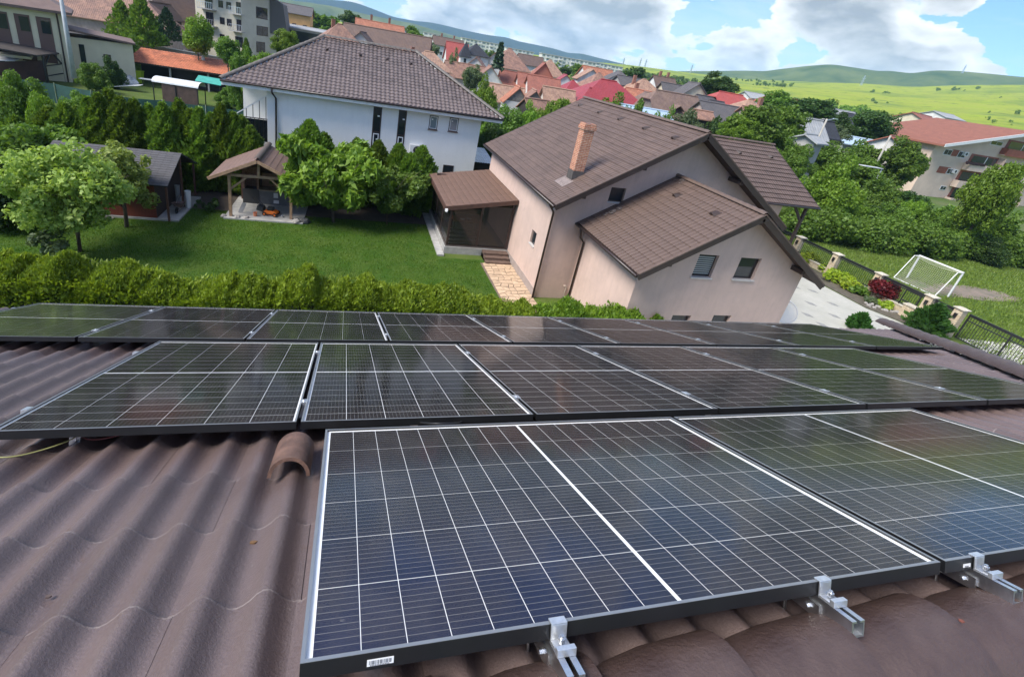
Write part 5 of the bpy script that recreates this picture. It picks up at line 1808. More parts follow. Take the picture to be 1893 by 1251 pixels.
def mower():
    r = empty('lawn_mower', (-4.2, 26.35, 0.08), 'orange and black lawn mower parked under the pergola', 'lawn mower')
    M_or = pmat('orange_plastic', (0.75, 0.17, 0.02), 0.4)
    m = MB().prism([(-.38, -.24, .10), (.30, -.24, .10), (.36, -.24, .2), (.2, -.24, .3), (-.34, -.24, .28)], (0, .48, 0))
    m.build('deck', M_or, r, bevel=0.03)
    MB().box(-.2, .14, -.15, .15, .28, .48).build('motor', M_black, r, bevel=0.04)
    for x in (-.3, .28):
        for y in (-.29, .29):
            w = MB().lathe([(0.0, -.025), (0.11, -.025), (0.115, 0), (0.11, .025), (0, .025)], 14).build('wheel', M_black, r, (x, y, .115), (math.radians(90), 0, 0))
            MB().lathe([(0.0, -.03), (0.055, -.03), (0.055, .03), (0, .03)], 10).build('rim', M_or, w)
    for y in (-.2, .2):
        MB().tube([(-.34, y, .25), (-1.0, y, .95)], 0.014, 6).build('handle_bar', M_black, r)
    MB().tube([(-1.0, -.2, .95), (-1.0, .2, .95)], 0.016, 6).build('grip', M_black, r)
    MB().prism([(-.40, -.2, .18), (-.78, -.2, .25), (-.72, -.2, .52), (-.42, -.2, .46)], (0, .4, 0)).build('grass_bag', pmat('bag_cloth', (0.05, 0.05, 0.05), 0.9), r)
    r.rotation_euler = (0, 0, math.radians(-12))
mower()
def bucket(loc, r0, h, mat, label):
    o = MB().lathe([(0, 0), (r0 * .8, 0), (r0, h), (r0 * .94, h), (r0 * .76, .02), (0, .02)], 14).build('bucket', mat, None, loc, smooth=False)
    tag(o, label, 'bucket')
bucket((-5.0, 26.0, .081), .11, .22, pmat('salmon_plastic', (0.6, 0.2, 0.1), 0.5), 'orange bucket on the pergola floor in front of the mower')
bucket((-3.6, 26.1, .081), .08, .10, M_alu, 'small shiny metal bowl on the pergola floor by the right post')
def stone(loc, s, seed, label, mat):
    rs = random.Random(seed)
    mb = MB()
    prof = [(0, 0), (.9, .02), (1.0, .3), (.8, .65), (.45, .9), (0, 1)]
    mb.lathe([(r * s, z * s) for r, z in prof], 7)
    mb.v = [(x * rs.uniform(.75, 1.2), y * rs.uniform(.75, 1.2), z * rs.uniform(.85, 1.1)) for x, y, z in mb.v]
    o = mb.build('stone', mat, None, loc)
    tag(o, label, 'stone')
M_stone = pmat('field_stone', (0.30, 0.28, 0.26), 0.9, 0.4, 5, 0.5, 20)
for k, (x, y, s, lab) in enumerate(((-5.85, 25.6, .2, 'big pale stone right of the left pergola post'), (-6.55, 25.7, .18, 'pale stone left of the left pergola post'), (-5.4, 25.62, .2, 'brownish stone block at the pergola floor edge'),
                                    (-2.75, 25.6, .27, 'rounded grey stone at the right pergola post'), (-2.3, 25.75, .3, 'dark stone heap right of the pergola'))):
    stone((x, y, 0.0), s, k, lab, M_stone if k != 4 else pmat('dark_stone', (0.08, 0.08, 0.08), 0.9, 0.4, 6, 0.4, 20))
o = MB().box(-.11, .11, -.015, .015, 0, .62).build('folded_panel', pmat('pale_board', (0.35, 0.34, 0.33), 0.6, 0.2, 5), None, (-5.85, 26.3, .085), (math.radians(-12), math.radians(22), 0))
tag(o, 'pale board leaning inside the left pergola post', 'board')

# ================================================================ RED SHED
sh_ = wempty('red_shed', (-11.5, 26.4, 0), 'red-brown plank shed with dark shingle roof behind the apple trees', 'shed')
M_redw = pmat('red_planks', (0.185, 0.038, 0.018), 0.7, 0.3, 3, 0.3, 40, island=0.12)
MB().box(-14.0, -9.4, 24.62, 28.35, 0.0, 2.05).prism([(-14.0, 24.62, 2.05), (-14.0, 28.35, 2.05), (-14.0, 26.5, 2.95)], (4.6, 0, 0)).build('frame', pmat('shed_inside', (0.03, 0.018, 0.015), 0.9), sh_)
pm = MB().box(0, .148, -.022, 0, 0.1, 2.06).mesh('plank', M_redw)
for k in range(31):
    objm('plank', pm, sh_, (-14.0 + k * .1485, 24.615, 0.02))
MB().box(-14.2, -8.4, 24.5, 28.4, -.1, .10).build('base', M_conc, sh_)
srp = slab([(-14.3, 24.14, 2.0), (-8.62, 24.14, 2.0), (-8.62, 26.5, 3.1), (-14.3, 26.5, 3.1)], .06)
srp.add(*(lambda m: (m.v, m.f))(slab([(-14.3, 28.9, 2.0), (-8.62, 28.9, 2.0), (-8.62, 26.5, 3.1), (-14.3, 26.5, 3.1)], .06)))
sro = srp.build('roof', pmat('shed_roof_edge', (0.03, 0.03, 0.032), 0.8), sh_)
sh3 = slope_tile(0.33, 0.17, 0.0, 0.012, pmat('grey_shingle', (0.075, 0.072, 0.076), 0.9, 0.3, 3, 0.4, 45, island=0.2), seg=1)
sj = TileJob()
sv = Vector((0, 2.36, 1.1))
sj.slope((-14.3, 24.14, 2.005), (1, 0, 0), 5.68, sv, sv.length, 0.33, 0.17, sh3, sro)
sj.make(300, 1)
for y in (24.3, 26.5, 28.6):
    MB().bar((-8.75, y, .1), (-8.75, y, 2.0 if y != 26.5 else 3.0), .09, .09, (0, 1, 0)).build('post', M_wood2, sh_)
def wheelbarrow():
    r = empty('wheelbarrow', (-8.75, 25.9, .10), 'upright wheelbarrow with pale tools parked at the shed end', 'wheelbarrow')
    M_wb = pmat('rusty_barrow', (0.20, 0.13, 0.11), 0.7, 0.4, 8)
    MB().add([(-.28, -.35, .55), (.28, -.35, .55), (.2, .35, .42), (-.2, .35, .42), (-.18, -.2, .28), (.18, -.2, .28), (.13, .2, .26), (-.13, .2, .26)],
             [(0, 1, 5, 4), (1, 2, 6, 5), (2, 3, 7, 6), (3, 0, 4, 7), (4, 5, 6, 7)]).build('tray', M_wb, r)
    MB().lathe([(0.10, -.03), (0.17, -.03), (0.17, .03), (0.10, .03)], 14).build('wheel', M_black, r, (0, -.45, .17), (math.radians(90), 0, math.radians(90)))
    for x in (-.2, .2):
        MB().tube([(x * .3, -.45, .17), (x, -.1, .27), (x, .5, .55), (x, .8, .62)], .018, 6).build('handle', M_alu, r)
        MB().tube([(x, .25, .40), (x * 1.2, .3, 0)], .016, 6).build('leg', M_alu, r)
wheelbarrow()
bucket((-8.5, 26.5, .10), .16, .95, M_wplastic, 'pale plastic churn standing behind the wheelbarrow')
bucket((-9.05, 26.7, .10), .13, 1.15, pmat('grey_plastic', (0.3, 0.3, 0.3), 0.6), 'grey pail stack at the end wall of the red shed')
for k, (x, y, s) in enumerate(((-11.6, 24.3, .14), (-11.9, 24.28, .16), (-11.3, 24.3, .12))):
    stone((x, y, 0), s, 30 + k, ['pale stone under the apple tree by the shed wall', 'largest pale stone by the shed wall', 'small pale stone right by the shed wall'][k], M_stone)

# ================================================================ FENCE, GATE, PLANTS, GOAL ON THE RIGHT
M_cream = brickmat('cream_stone', (0.62, 0.53, 0.38), (0.55, 0.43, 0.28), (0.45, 0.40, 0.32), 0.32, 0.14, 0.012)
M_fblack = pmat('fence_black', (0.014, 0.015, 0.016), 0.4)
fe = wempty('garden_fence', (33.7, 22, 0), 'black bar fence between cream stone pillars along the drive', 'fence')
FX = 33.72
pil = [(29.1, 1.75), (26.0, 1.75), (22.9, 1.75), (19.85, 1.75), (16.85, 1.80), (15.35, 1.85)]
for y, h in pil:
    p = MB().box(FX - .21, FX + .21, y - .21, y + .21, -.1, h - .09).build('pillar', M_cream, fe)
    MB().prism([(FX - .28, y - .28, h - .09), (FX + .28, y - .28, h - .09), (FX + .28, y + .28, h - .09), (FX - .28, y + .28, h - .09)], (0, 0, .05)).add(
        [(FX - .28, y - .28, h - .039), (FX + .28, y - .28, h - .039), (FX + .28, y + .28, h - .039), (FX - .28, y + .28, h - .039), (FX, y, h + .05)], [(0, 1, 4), (1, 2, 4), (2, 3, 4), (3, 0, 4)]).build('pillar_cap', pmat('cap_stone', (0.52, 0.47, 0.38), 0.8, 0.25, 5), p)
    MB().box(FX - .30, FX - .212, y - .07, y + .07, h - .62, h - .35).build('pillar_lamp', M_black, p)
for i in range(len(pil) - 2):
    ya, yb = pil[i + 1][0] + .24, pil[i][0] - .24
    MB().box(FX - .12, FX + .12, ya, yb, -.1, .42).build('plinth', M_cream, fe)
    MB().box(FX - .16, FX + .16, ya + .002, yb - .002, .42, .47).build('plinth_cap', pmat('cap_stone', (0.52, 0.47, 0.38), 0.8), fe)
for i in range(len(pil) - 1):
    ya, yb = pil[i + 1][0] + .24, pil[i][0] - .24
    z0 = .55 if i < len(pil) - 2 else .12
    mb = MB()
    for z in (z0, 1.42):
        mb.box(FX - .02, FX + .02, ya, yb, z, z + .05)
    mb.box(FX - .02, FX + .02, ya, yb, 1.50, 1.66)
    s = mb.build('fence_section', M_fblack, fe)
    nb = int((yb - ya) / .125)
    bm = MB().box(-.009, .009, -.009, .009, 0, 1.45 - z0).mesh('bar', M_fblack)
    for k in range(nb):
        objm('bar', bm, s, (FX, ya + (k + .5) * (yb - ya) / nb, z0 + .03))
# driveway gate
ga = wempty('driveway_gate', (33.9, 13, 0), 'black barred sliding gate with cream backing at the right edge', 'gate')
ya, yb = 8.9, 15.0
mb = MB()
for z, t in ((.12, .06), (1.25, .05), (1.52, .15)):
    mb.box(33.88, 33.93, ya, yb, z, z + t)
for y in (ya, 13.05, yb - .06):
    mb.box(33.87, 33.94, y, y + .07, .12, 1.66)
gf = mb.build('gate_frame', M_fblack, ga)
bm = MB().box(-.010, .010, -.010, .010, 0, 1.38).mesh('bar', M_fblack)
for k in range(48):
    objm('bar', bm, gf, (33.905, ya + .08 + k * .125, .15))
tag(sheet('concrete_apron', [(34.3, 8.4), (38.5, 8.4), (38.5, 14.6), (34.3, 15.1)], 0.018, pmat('pale_concrete', (0.48, 0.46, 0.42), 0.85, 0.25, 1.5)), kind='structure')
mbx = empty('mail_box', (FX - .3, 17.3, 0), 'pale stone post box plinth at the fence by the pillar', 'mail box')
MB().box(-.25, .2, -.3, .3, 0, .75).build('plinth', M_cream, mbx)
MB().box(-.3, .25, -.35, .35, .75, .82).build('cap', pmat('cap_stone', (0.52, 0.47, 0.38), 0.8), mbx)
wk = empty('wicket_gate', (FX, 17.75, 0), 'small black wicket frame with pale mesh in the fence', 'gate')
MB().box(-.03, .03, -.45, -.40, .1, 1.5).box(-.03, .03, .40, .45, .1, 1.5).box(-.03, .03, -.40, .40, 1.43, 1.5).box(-.03, .03, -.40, .40, .75, .82).build('frame', M_fblack, wk)
# plants in the bed
bedm = pmat('bark_mulch', (0.11, 0.095, 0.07), 0.95, 0.4, 3, 0.6, 20)
sheet('flower_bed', [(31.4, 21.6), (31.4, 18.2), (32.5, 16.1), (33.4, 16.1), (33.45, 30), (30.8, 30)], 0.022, bedm)
L_yel = leafmat('leaf_yellow_juniper', (0.10, 0.17, 0.015), (0.34, 0.40, 0.03))
for k, (px, py, h, r_, mat, lab) in enumerate(((1490, 487, .8, .8, L_yel, 'yellow-green juniper at the foot of the fence beside the roof verge'), (1545, 522, .75, 1.0, L_yel, 'wide yellow-green juniper in front of the second pillar'),
                                               (1570, 535, .6, .9, L_yel, 'lower yellow-green juniper right of the wide one'), (1525, 503, .6, .6, L_yel, 'small yellow juniper behind the wide one'),
                                               (1590, 545, .5, .9, L_mid, 'low green creeping juniper left of the red maple'), (1633, 569, .4, .45, L_yel, 'small lime plant right under the red maple'),
                                               (1608, 560, .35, .5, L_olive, 'grey-green ground plant at the drive edge'))):
    p = atz(px, py)
    tree('juniper', (p.x, p.y, 0.02), h, r_, r_ * .85, 0.11, 1500, mat, 200 + 4 * k, lab, 'shrub', clumps=22, cbot=0.02, tr=0.03, rc=h * .33)
p = atz(1622, 557)
tree('red_maple', (p.x, p.y, 0.02), 1.5, .8, .8, 0.10, 2000, L_red, 240, 'small dark red maple in the bed by the fence', 'tree', clumps=26, cbot=0.18, tr=0.05, rc=.30)
for k, (px, py, h, r_, lab) in enumerate(((1707, 614, 1.75, .85, 'broad green thuja in front of the gate-side pillar'), (1582, 609, .9, .42, 'little green thuja at the edge of the far panels'))):
    p = atz(px, py)
    r = empty('thuja', (p.x, p.y, 0), lab, 'thuja')
    objm('crown', thuja_mesh('crown', h, r_, 2600, 0.17, leafmat('leaf_dark_thuja', (0.02, 0.06, 0.012), (0.055, 0.12, 0.02)), 250 + k, 0.3), r)
    objm('trunk', stem(h, .05), r)
for k in range(14):
    p = atz(1600 + k * 5.2, 563 + k * 1.5 + random.uniform(-3, 3))
    stone((p.x, p.y, .01), random.uniform(.10, .17), 60 + k, 'small grey edging stone, %s from the left in the line below the red maple' % ORD2[k], M_stone)
# satellite-like mesh dish standing on the drive
dp = aty(1447, 578, 14.6)
ds = empty('mesh_dish', (dp.x, 14.6, dp.z - .5), 'white mesh dish peeking out at the corner of the pink gable', 'satellite dish')
mb = MB().lathe([(0.0, .0), (.25, .03), (.45, .10), (.55, .17)], 24)
MB.build(mb, 'dish', glassmat('white_mesh', (0.75, 0.75, 0.74), 0.45, 0.6), ds, (0, 0, .55), (math.radians(55), 0, math.radians(-20)))
MB().lathe([(.54, .16), (.57, .175), (.54, .19)], 24).build('rim', M_white, ds, (0, 0, .55), (math.radians(55), 0, math.radians(-20)))
MB().tube([(0, 0, -dp.z + .5), (0, 0, .55)], .03, 8).build('mast', M_alu, ds)
# football goal
gx, y0, y1, gh = 42.1, 20.4, 23.25, 1.95
go = wempty('football_goal', (gx, 21.8, 0), 'small white football goal with net on the grass', 'football goal')
M_goal = pmat('goal_white', (0.8, 0.8, 0.8), 0.4)
for y in (y0, y1):
    MB().bar((gx, y, -.05), (gx, y, gh), .09, .09, (0, 1, 0)).build('post', M_goal, go)
    MB().tube([(gx, y, gh), (gx - .55, y, gh - .02), (gx - 1.35, y, 0)], .028, 8).build('side_stay', M_goal, go)
MB().bar((gx, y0 - .045, gh), (gx, y1 + .045, gh), .09, .09).build('crossbar', M_goal, go)
MB().tube([(gx - 1.35, y0, .03), (gx - 1.35, y1, .03)], .025, 6).build('ground_bar', M_goal, go)
net = MB()
def netp(s, t):
    y = y0 + (y1 - y0) * s
    sag = .30 * math.sin(math.pi * s)
    pts = [Vector((gx, y, gh)), Vector((gx - .55, y, gh - .02 - sag * .6)), Vector((gx - 1.30, y, 0.02))]
    if t < .3:
        return pts[0].lerp(pts[1], t / .3)
    q_ = (t - .3) / .7
    return pts[1].lerp(pts[2], q_) + Vector((.25 * math.sin(math.pi * q_), 0, -.1 * math.sin(math.pi * q_)))
for i in range(25):
    net.tube([netp(i / 24, t / 10) for t in range(11)], .006, 3, cap=False)
for j in range(1, 20):
    net.tube([netp(s / 12, j / 20) for s in range(13)], .006, 3, cap=False)
for y in (y0, y1):
    for j in range(1, 12):
        t = j / 12
        net.tube([(gx, y, gh * (1 - t)), netp(0 if y == y0 else 1, .3 + .7 * t)], .006, 3, cap=False)
net.build('net', pmat('net_cord', (0.55, 0.55, 0.42), 0.8), go)

# ================================================================ TOWN HOUSES
R_old = wavemat('roof_old_clay', (0.30, 0.165, 0.115), (0.17, 0.095, 0.075), 0.33)
R_tan = wavemat('roof_tan_clay', (0.36, 0.22, 0.15), (0.25, 0.145, 0.105), 0.33)
R_orange = wavemat('roof_orange_clay', (0.39, 0.15, 0.085), (0.29, 0.115, 0.07), 0.33)
R_terra = wavemat('roof_terracotta', (0.30, 0.105, 0.07), (0.22, 0.08, 0.058), 0.33, var=0.2)
R_red = wavemat('roof_red_sheet', (0.30, 0.042, 0.048), (0.25, 0.036, 0.042), 0.35, rough=0.45, var=0.08)
R_red2 = wavemat('roof_bright_red', (0.38, 0.075, 0.06), (0.32, 0.065, 0.055), 0.35, rough=0.5, var=0.08)
R_brown = wavemat('roof_brown_sheet', (0.135, 0.085, 0.065), (0.10, 0.065, 0.055), 0.35, var=0.12)
R_brown2 = wavemat('roof_faded_brown', (0.19, 0.125, 0.095), (0.14, 0.09, 0.075), 0.33, var=0.25)
R_grey = wavemat('roof_grey_sheet', (0.105, 0.095, 0.095), (0.08, 0.075, 0.078), 0.35, var=0.12)
R_dark = wavemat('roof_slate_dark', (0.030, 0.033, 0.042), (0.022, 0.024, 0.032), 0.3, var=0.2)
R_pale = wavemat('roof_pale_sheet', (0.33, 0.335, 0.34), (0.25, 0.26, 0.27), 0.5, var=0.1)
R_blue = wavemat('roof_blue_sheet', (0.36, 0.46, 0.56), (0.30, 0.40, 0.5), 0.5, var=0.1)
W_white = pmat('town_white', (0.62, 0.61, 0.58), 0.85, 0.2, 0.8)
W_cream = pmat('town_cream', (0.56, 0.51, 0.38), 0.85, 0.15, 0.8)
W_grey = pmat('town_grey', (0.36, 0.35, 0.33), 0.85, 0.2, 0.8)
W_pinkish = pmat('town_pinkish', (0.45, 0.36, 0.31), 0.85, 0.2, 0.8)
W_wood = pmat('weathered_boards', (0.19, 0.175, 0.155), 0.85, 0.4, 2.5, 0.4, 20)
W_dark = pmat('dark_boards_openings', (0.03, 0.026, 0.024), 0.85, 0.3, 2)
M_chim = pmat('town_chimney', (0.26, 0.12, 0.085), 0.85, 0.3, 4)
def roof_mesh(w, d, hr, kind, ov, th_=0.14):
    """local: ridge along x, eaves at z=0; UV in metres"""
    x, y = w / 2 + (ov if kind != 'hip' else ov), d / 2 + ov
    dz = hr * ov / (d / 2)
    z0 = -dz
    ins = {'gable': 0.0, 'hip': min(d / 2 + ov, x * .92), 'half': (d / 2 + ov) * .38, 'pyramid': x}[kind]
    polys = []
    r0, r1 = (-x + ins, 0, hr), (x - ins, 0, hr)
    if kind == 'half':
        t = .62
        zh = z0 + (hr - z0) * t
        yh = y * (1 - t)
        polys = [[(-x, -y, z0), (x, -y, z0), (x, -yh, zh), r1, r0, (-x, -yh, zh)], [(x, y, z0), (-x, y, z0), (-x, yh, zh), r0, r1, (x, yh, zh)], [(x, -yh, zh), (x, yh, zh), r1], [(-x, yh, zh), (-x, -yh, zh), r0]]
    elif kind == 'gable':
        polys = [[(-x, -y, z0), (x, -y, z0), r1, r0], [(x, y, z0), (-x, y, z0), r0, r1]]
    elif kind == 'pyramid':
        a = (0, 0, hr)
        polys = [[(-x, -y, z0), (x, -y, z0), a], [(x, -y, z0), (x, y, z0), a], [(x, y, z0), (-x, y, z0), a], [(-x, y, z0), (-x, -y, z0), a]]
    else:
        polys = [[(-x, -y, z0), (x, -y, z0), r1, r0], [(x, y, z0), (-x, y, z0), r0, r1], [(x, -y, z0), (x, y, z0), r1], [(-x, y, z0), (-x, -y, z0), r0]]
    vs, fs, uvs = [], [], []
    for p in polys:
        a = (Vector(p[1]) - Vector(p[0])).normalized()
        n = a.cross(Vector(p[2]) - Vector(p[0])).normalized()
        s = n.cross(a)
        o_ = Vector(p[0])
        b = len(vs)
        vs += p
        fs.append(tuple(range(b, b + len(p))))
        uvs += [((Vector(q_) - o_).dot(a), (Vector(q_) - o_).dot(s)) for q_ in p]
        b = len(vs)
        q2 = [(u[0], u[1], u[2] - th_) for u in p]
        vs += q2
        fs.append(tuple(range(b, b + len(p)))[::-1])
        uvs += [(0, 0)] * len(p)
        m = len(p)
        b0 = b - m
        for i in range(m):
            j = (i + 1) % m
            fs.append((b0 + i, b + i, b + j, b0 + j))
            uvs += [(0, 0)] * 4
    me = bpy.data.meshes.new('roof')
    me.from_pydata(vs, [], fs)
    ul = me.uv_layers.new(name='UVMap')
    for l_, loop in zip(ul.data, range(len(ul.data))):
        pass
    k = 0
    for f_ in me.polygons:
        for li in f_.loop_indices:
            ul.data[li].uv = uvs[k]
            k += 1
    return me
def house(px, py, D, w, d, hw, hr, yaw, kind, rmat, wmat, label, name='house', cat='house', win=(2, 1), chim=(), ov=0.45, gable=None, ridge=False, door=False, wf=None, wins_side=True):
    """px,py: pixel of the ridge middle at distance D"""
    p = atd(px, py, D)
    zb = p.z - hr - hw
    r = empty(name, (p.x, p.y, zb), label, cat)
    r.rotation_euler = (0, 0, math.radians(yaw))
    mb = MB().box(-w / 2, w / 2, -d / 2, d / 2, -3.5, hw)
    wl = mb.build('wall', wmat, r)
    if kind in ('gable', 'half'):
        f_ = hr * (1 if kind == 'gable' else .6)
        yy = 0.0 if kind == 'gable' else d / 2 * .4
        for s in (-1, 1):
            pts = [(s * w / 2, -d / 2, hw), (s * w / 2, d / 2, hw), (s * w / 2, yy, hw + f_ - .1), (s * w / 2, -yy, hw + f_ - .1)] if kind == 'half' else [(s * w / 2, -d / 2, hw), (s * w / 2, d / 2, hw), (s * w / 2, 0, hw + hr - .1)]
            MB().prism(pts, (-s * .12, 0, 0)).build('gable_wall', gable or wmat, r)
    me = roof_mesh(w, d, hr, kind, ov)
    me.materials.append(rmat)
    ro = objm('roof', me, r, (0, 0, hw))
    if kind != 'pyramid':
        ins = {'gable': 0, 'half': d * .19, 'hip': min(d / 2 + ov, (w / 2 + ov) * .92)}[kind]
        MB().tube([(-w / 2 - ov + ins, 0, hr + .02), (w / 2 + ov - ins, 0, hr + .02)], .13, 6).build('ridge_cap', rmat, ro)
    for cx_, ch_ in chim:
        MB().box(cx_ - .3, cx_ + .3, .1, .7, hr * .3, hr + ch_).build('chimney', M_chim, ro)
    nx_, ny_ = win
    fm = wf or M_wf3
    for fy, cnt, L_ in ((-d / 2, nx_, w),):
        for i in range(cnt):
            for j in range(ny_):
                xx = -L_ / 2 + L_ * (i + .5) / cnt
                zz = .95 + j * 2.75
                if zz + 1.3 > hw + .2:
                    continue
                wd = MB().box(xx - .5, xx + .5, fy - .05, fy + .03, zz, zz + 1.25).build('window', fm, r)
                MB().box(xx - .42, xx - .03, fy - .06, fy - .052, zz + .08, zz + 1.17).box(xx + .03, xx + .42, fy - .06, fy - .052, zz + .08, zz + 1.17).build('pane', M_glass, wd)
    if wins_side:
        for sx in (-1, 1):
            for j in range(ny_):
                for yy in ((-d * .22, d * .22) if d > 6 else (0.0,)):
                    zz = .95 + j * 2.75
                    if zz + 1.3 > hw + .2:
                        continue
                    X = sx * w / 2
                    wd = MB().box(X - .05, X + .05, yy - .5, yy + .5, zz, zz + 1.25).build('window', fm, r)
                    MB().box(X - .06, X + .06, yy - .42, yy + .42, zz + .08, zz + 1.17).build('pane', M_glass, wd)
    return r
H = house
# behind the white house
H(628, 45, 92, 9, 9, 4.5, 3.8, 12, 'hip', R_old, W_white, 'old red-brown hipped roof just behind the ridge of the white house', chim=((-1.0, .6),), ov=.5)
H(718, 57, 105, 17, 9, 5, 3.8, -12, 'gable', R_brown, W_white, 'long house with plain brown roof behind the white house ridge')
H(672, 60, 96, 7, 6.5, 4.5, 2.9, 82, 'gable', R_brown, W_white, 'white gable with brown verge behind the white house ridge', win=(2, 2))
H(703, 42, 150, 13, 9, 6, 3.6, 3, 'gable', R_orange, W_white, 'white house with orange roof and two tall chimneys behind the brown roofs', chim=((-2.5, 1.6), (2.6, 1.6)), win=(4, 2))
H(748, 93, 88, 6.5, 6, 3, 2.2, 10, 'hip', R_old, W_grey, 'old clay roof with a chimney stub over the right end of the white house ridge', chim=((1.5, .7),))
H(794, 96, 82, 6.5, 5, 3, 2.1, 0, 'hip', R_tan, W_dark, 'low tan hipped roof right above the white house hip')
H(829, 71, 190, 11, 8, 4.5, 2.6, 0, 'gable', R_brown, W_white, 'far house with a brown roof and two chimneys above the turret', chim=((-2.5, 1.2), (2.2, 1.2)))
H(846, 80, 150, 6, 6.5, 4, 4.2, 0, 'gable', R_red2, W_white, 'white house with a steep bright red roof beside the turret', win=(2, 1))
H(881, 82, 146, 6.5, 6, 4.5, 2.6, 5, 'hip', R_dark, W_white, 'house with a blue-black hipped roof right of the turret')
tw = atd(863, 76, 142)
tr_ = empty('turret', (tw.x, tw.y, tw.z - 8.2), 'white square turret with a pointed dark roof', 'tower')
MB().box(-1.3, 1.3, -1.3, 1.3, -3, 5).build('wall', W_white, tr_)
me = roof_mesh(2.6, 2.6, 3.2, 'pyramid', .35)
me.materials.append(R_dark)
objm('roof', me, tr_, (0, 0, 5))
MB().box(-.35, .35, -1.33, -1.3, 2.6, 3.7).build('window', M_glass, tr_)
H(860, 118, 118, 9, 6.5, 3, 2.8, 0, 'gable', R_old, W_grey, 'old clay-tiled house below the turret, left of the spruce', win=(3, 1))
H(815, 120, 105, 6, 5, 2.6, 2.4, 8, 'hip', R_old, W_dark, 'weathered hip roof with dark open loft right of the white house')
H(906, 122, 112, 8, 6, 3, 3.0, 80, 'gable', R_old, W_white, 'old clay gable roof left of the bright bushy tree', win=(2, 1))
H(884, 106, 130, 6, 6, 3, 2.8, 70, 'gable', R_old, W_white, 'small old clay gable roof under the blue-black roof')
H(943, 90, 165, 12, 13, 4.5, 5.6, 0, 'hip', R_old, W_white, 'large weathered clay hip roof behind the spruce', chim=())
H(915, 98, 150, 7, 6, 3.4, 3.4, 75, 'gable', R_old, W_white, 'clay gable roof left behind the spruce')
H(981, 103, 185, 9, 8, 4, 3, 0, 'gable', R_brown, W_white, 'plain brown roof right of the large weathered hip roof')
H(1018, 111, 165, 8.5, 9, 4, 4.4, 0, 'hip', R_tan, W_white, 'tan clay hip roof in front of the long white block')
H(1006, 116, 140, 5, 6, 4, 3.6, 78, 'gable', R_terra, pmat('terracotta_gable', (0.36, 0.14, 0.09), 0.8), 'steep terracotta gable with a triangular dormer', win=(1, 1))
for k, (px, py, w) in enumerate(((955, 134, 7.5), (985, 138, 6.5), (1006, 143, 7.0))):
    H(px, py, 122 - 4 * k, w, 7.5, 3, 3.4, -8, 'gable', R_terra, W_white, ['left of three joined terracotta roofs above the grey-boarded gable', 'middle of three joined terracotta roofs', 'right of three joined terracotta roofs by the red roofs'][k])
H(1045, 138, 135, 6, 7, 3, 3.0, 75, 'gable', R_red, W_white, 'small crimson gable roof right of the terracotta roofs')
H(1060, 149, 122, 6, 6.5, 3, 2.6, 0, 'hip', R_red, W_white, 'small crimson hip roof left of the large red roof')
H(1126, 149, 90, 16.5, 13.5, 3.0, 4.8, -4, 'hip', R_red, W_white, 'large crimson sheet-metal hip roof behind the brown house')
H(1092, 163, 80, 4.5, 5.5, 2.4, 2.2, -4, 'hip', R_red, W_white, 'lower crimson wing roof in front of the large red roof')
H(958, 160, 72, 4.0, 3.6, 2.9, 2.0, 80, 'gable', R_orange, W_white, 'small whitewashed outbuilding with grey boarded gable', gable=W_wood, win=(0, 0), wins_side=False, ov=.25)
H(932, 158, 78, 6, 5, 2.6, 2.0, -5, 'gable', R_tan, W_white, 'low tan roof left behind the grey boarded gable', win=(0, 0))
H(988, 166, 76, 4.6, 4.2, 2.4, 2.1, 78, 'gable', R_old, W_white, 'old clay roof with brown boarded gable right of the whitewashed outbuilding', gable=W_wood, win=(0, 0), ov=.25)
H(1034, 164, 78, 4.6, 4.0, 2.4, 2.2, -4, 'gable', R_tan, W_white, 'pale clay roof with mossy end left of the large red roof', win=(0, 0))
H(993, 184, 66, 3.6, 3.0, 1.9, 1.2, 15, 'gable', R_old, W_dark, 'black boarded hut with a rusty roof below the boarded gables', win=(0, 0), wins_side=False, ov=.25)
H(1105, 126, 150, 9, 8, 4.5, 3.2, 0, 'gable', R_orange, W_white, 'white house with orange roof in front of the white block', win=(3, 1))
H(1092, 128, 142, 5, 7, 3.5, 2.6, 80, 'gable', R_tan, W_white, 'white gable left of the orange roof')
H(1108, 135, 128, 7, 7, 3, 3.2, 0, 'hip', R_old, W_white, 'brown clay hip roof right behind the large red roof')
H(1145, 132, 135, 5, 7, 4.2, 2.4, 80, 'half', R_grey, W_white, 'white house with a clipped gable right of the orange roof', win=(2, 2))
H(1165, 143, 120, 6, 5, 2.4, 1.6, 0, 'gable', R_grey, W_grey, 'low grey roof in front of the clipped gable')
H(1192, 147, 116, 9.5, 8.5, 3.2, 3.2, -4, 'hip', R_tan, W_white, 'wide tan clay hip roof right of the large red roof', chim=((-2.2, .5),))
H(1181, 166, 98, 4.5, 4.5, 2.4, 1.5, -4, 'gable', R_orange, W_white, 'small orange roof with a chimney at the tip of the large red roof', chim=((-.4, 1.1),))
H(1228, 143, 150, 6, 6, 3, 2.4, -5, 'gable', R_brown, W_white, 'brown roof with two dark chimneys behind the tan hip roof', chim=((-1.2, 1.4), (1.2, 1.4)))
bb = H(1252, 173, 88, 9.5, 7.0, 3.3, 3.3, -4, 'half', R_brown2, W_white, 'cream house with big faded brown roof, wooden gable and small dormer', gable=W_wood, win=(3, 1), wf=M_wf2)
me = roof_mesh(1.4, 1.6, .6, 'gable', .2)
me.materials.append(R_brown2)
objm('dormer', me, bb, (-.9, -2.7, 4.35), (0, 0, math.radians(90)))
H(1203, 172, 90, 6, 6, 2.8, 2.4, 75, 'gable', R_brown2, W_white, 'older brown roof joining the left end of the faded brown roof')
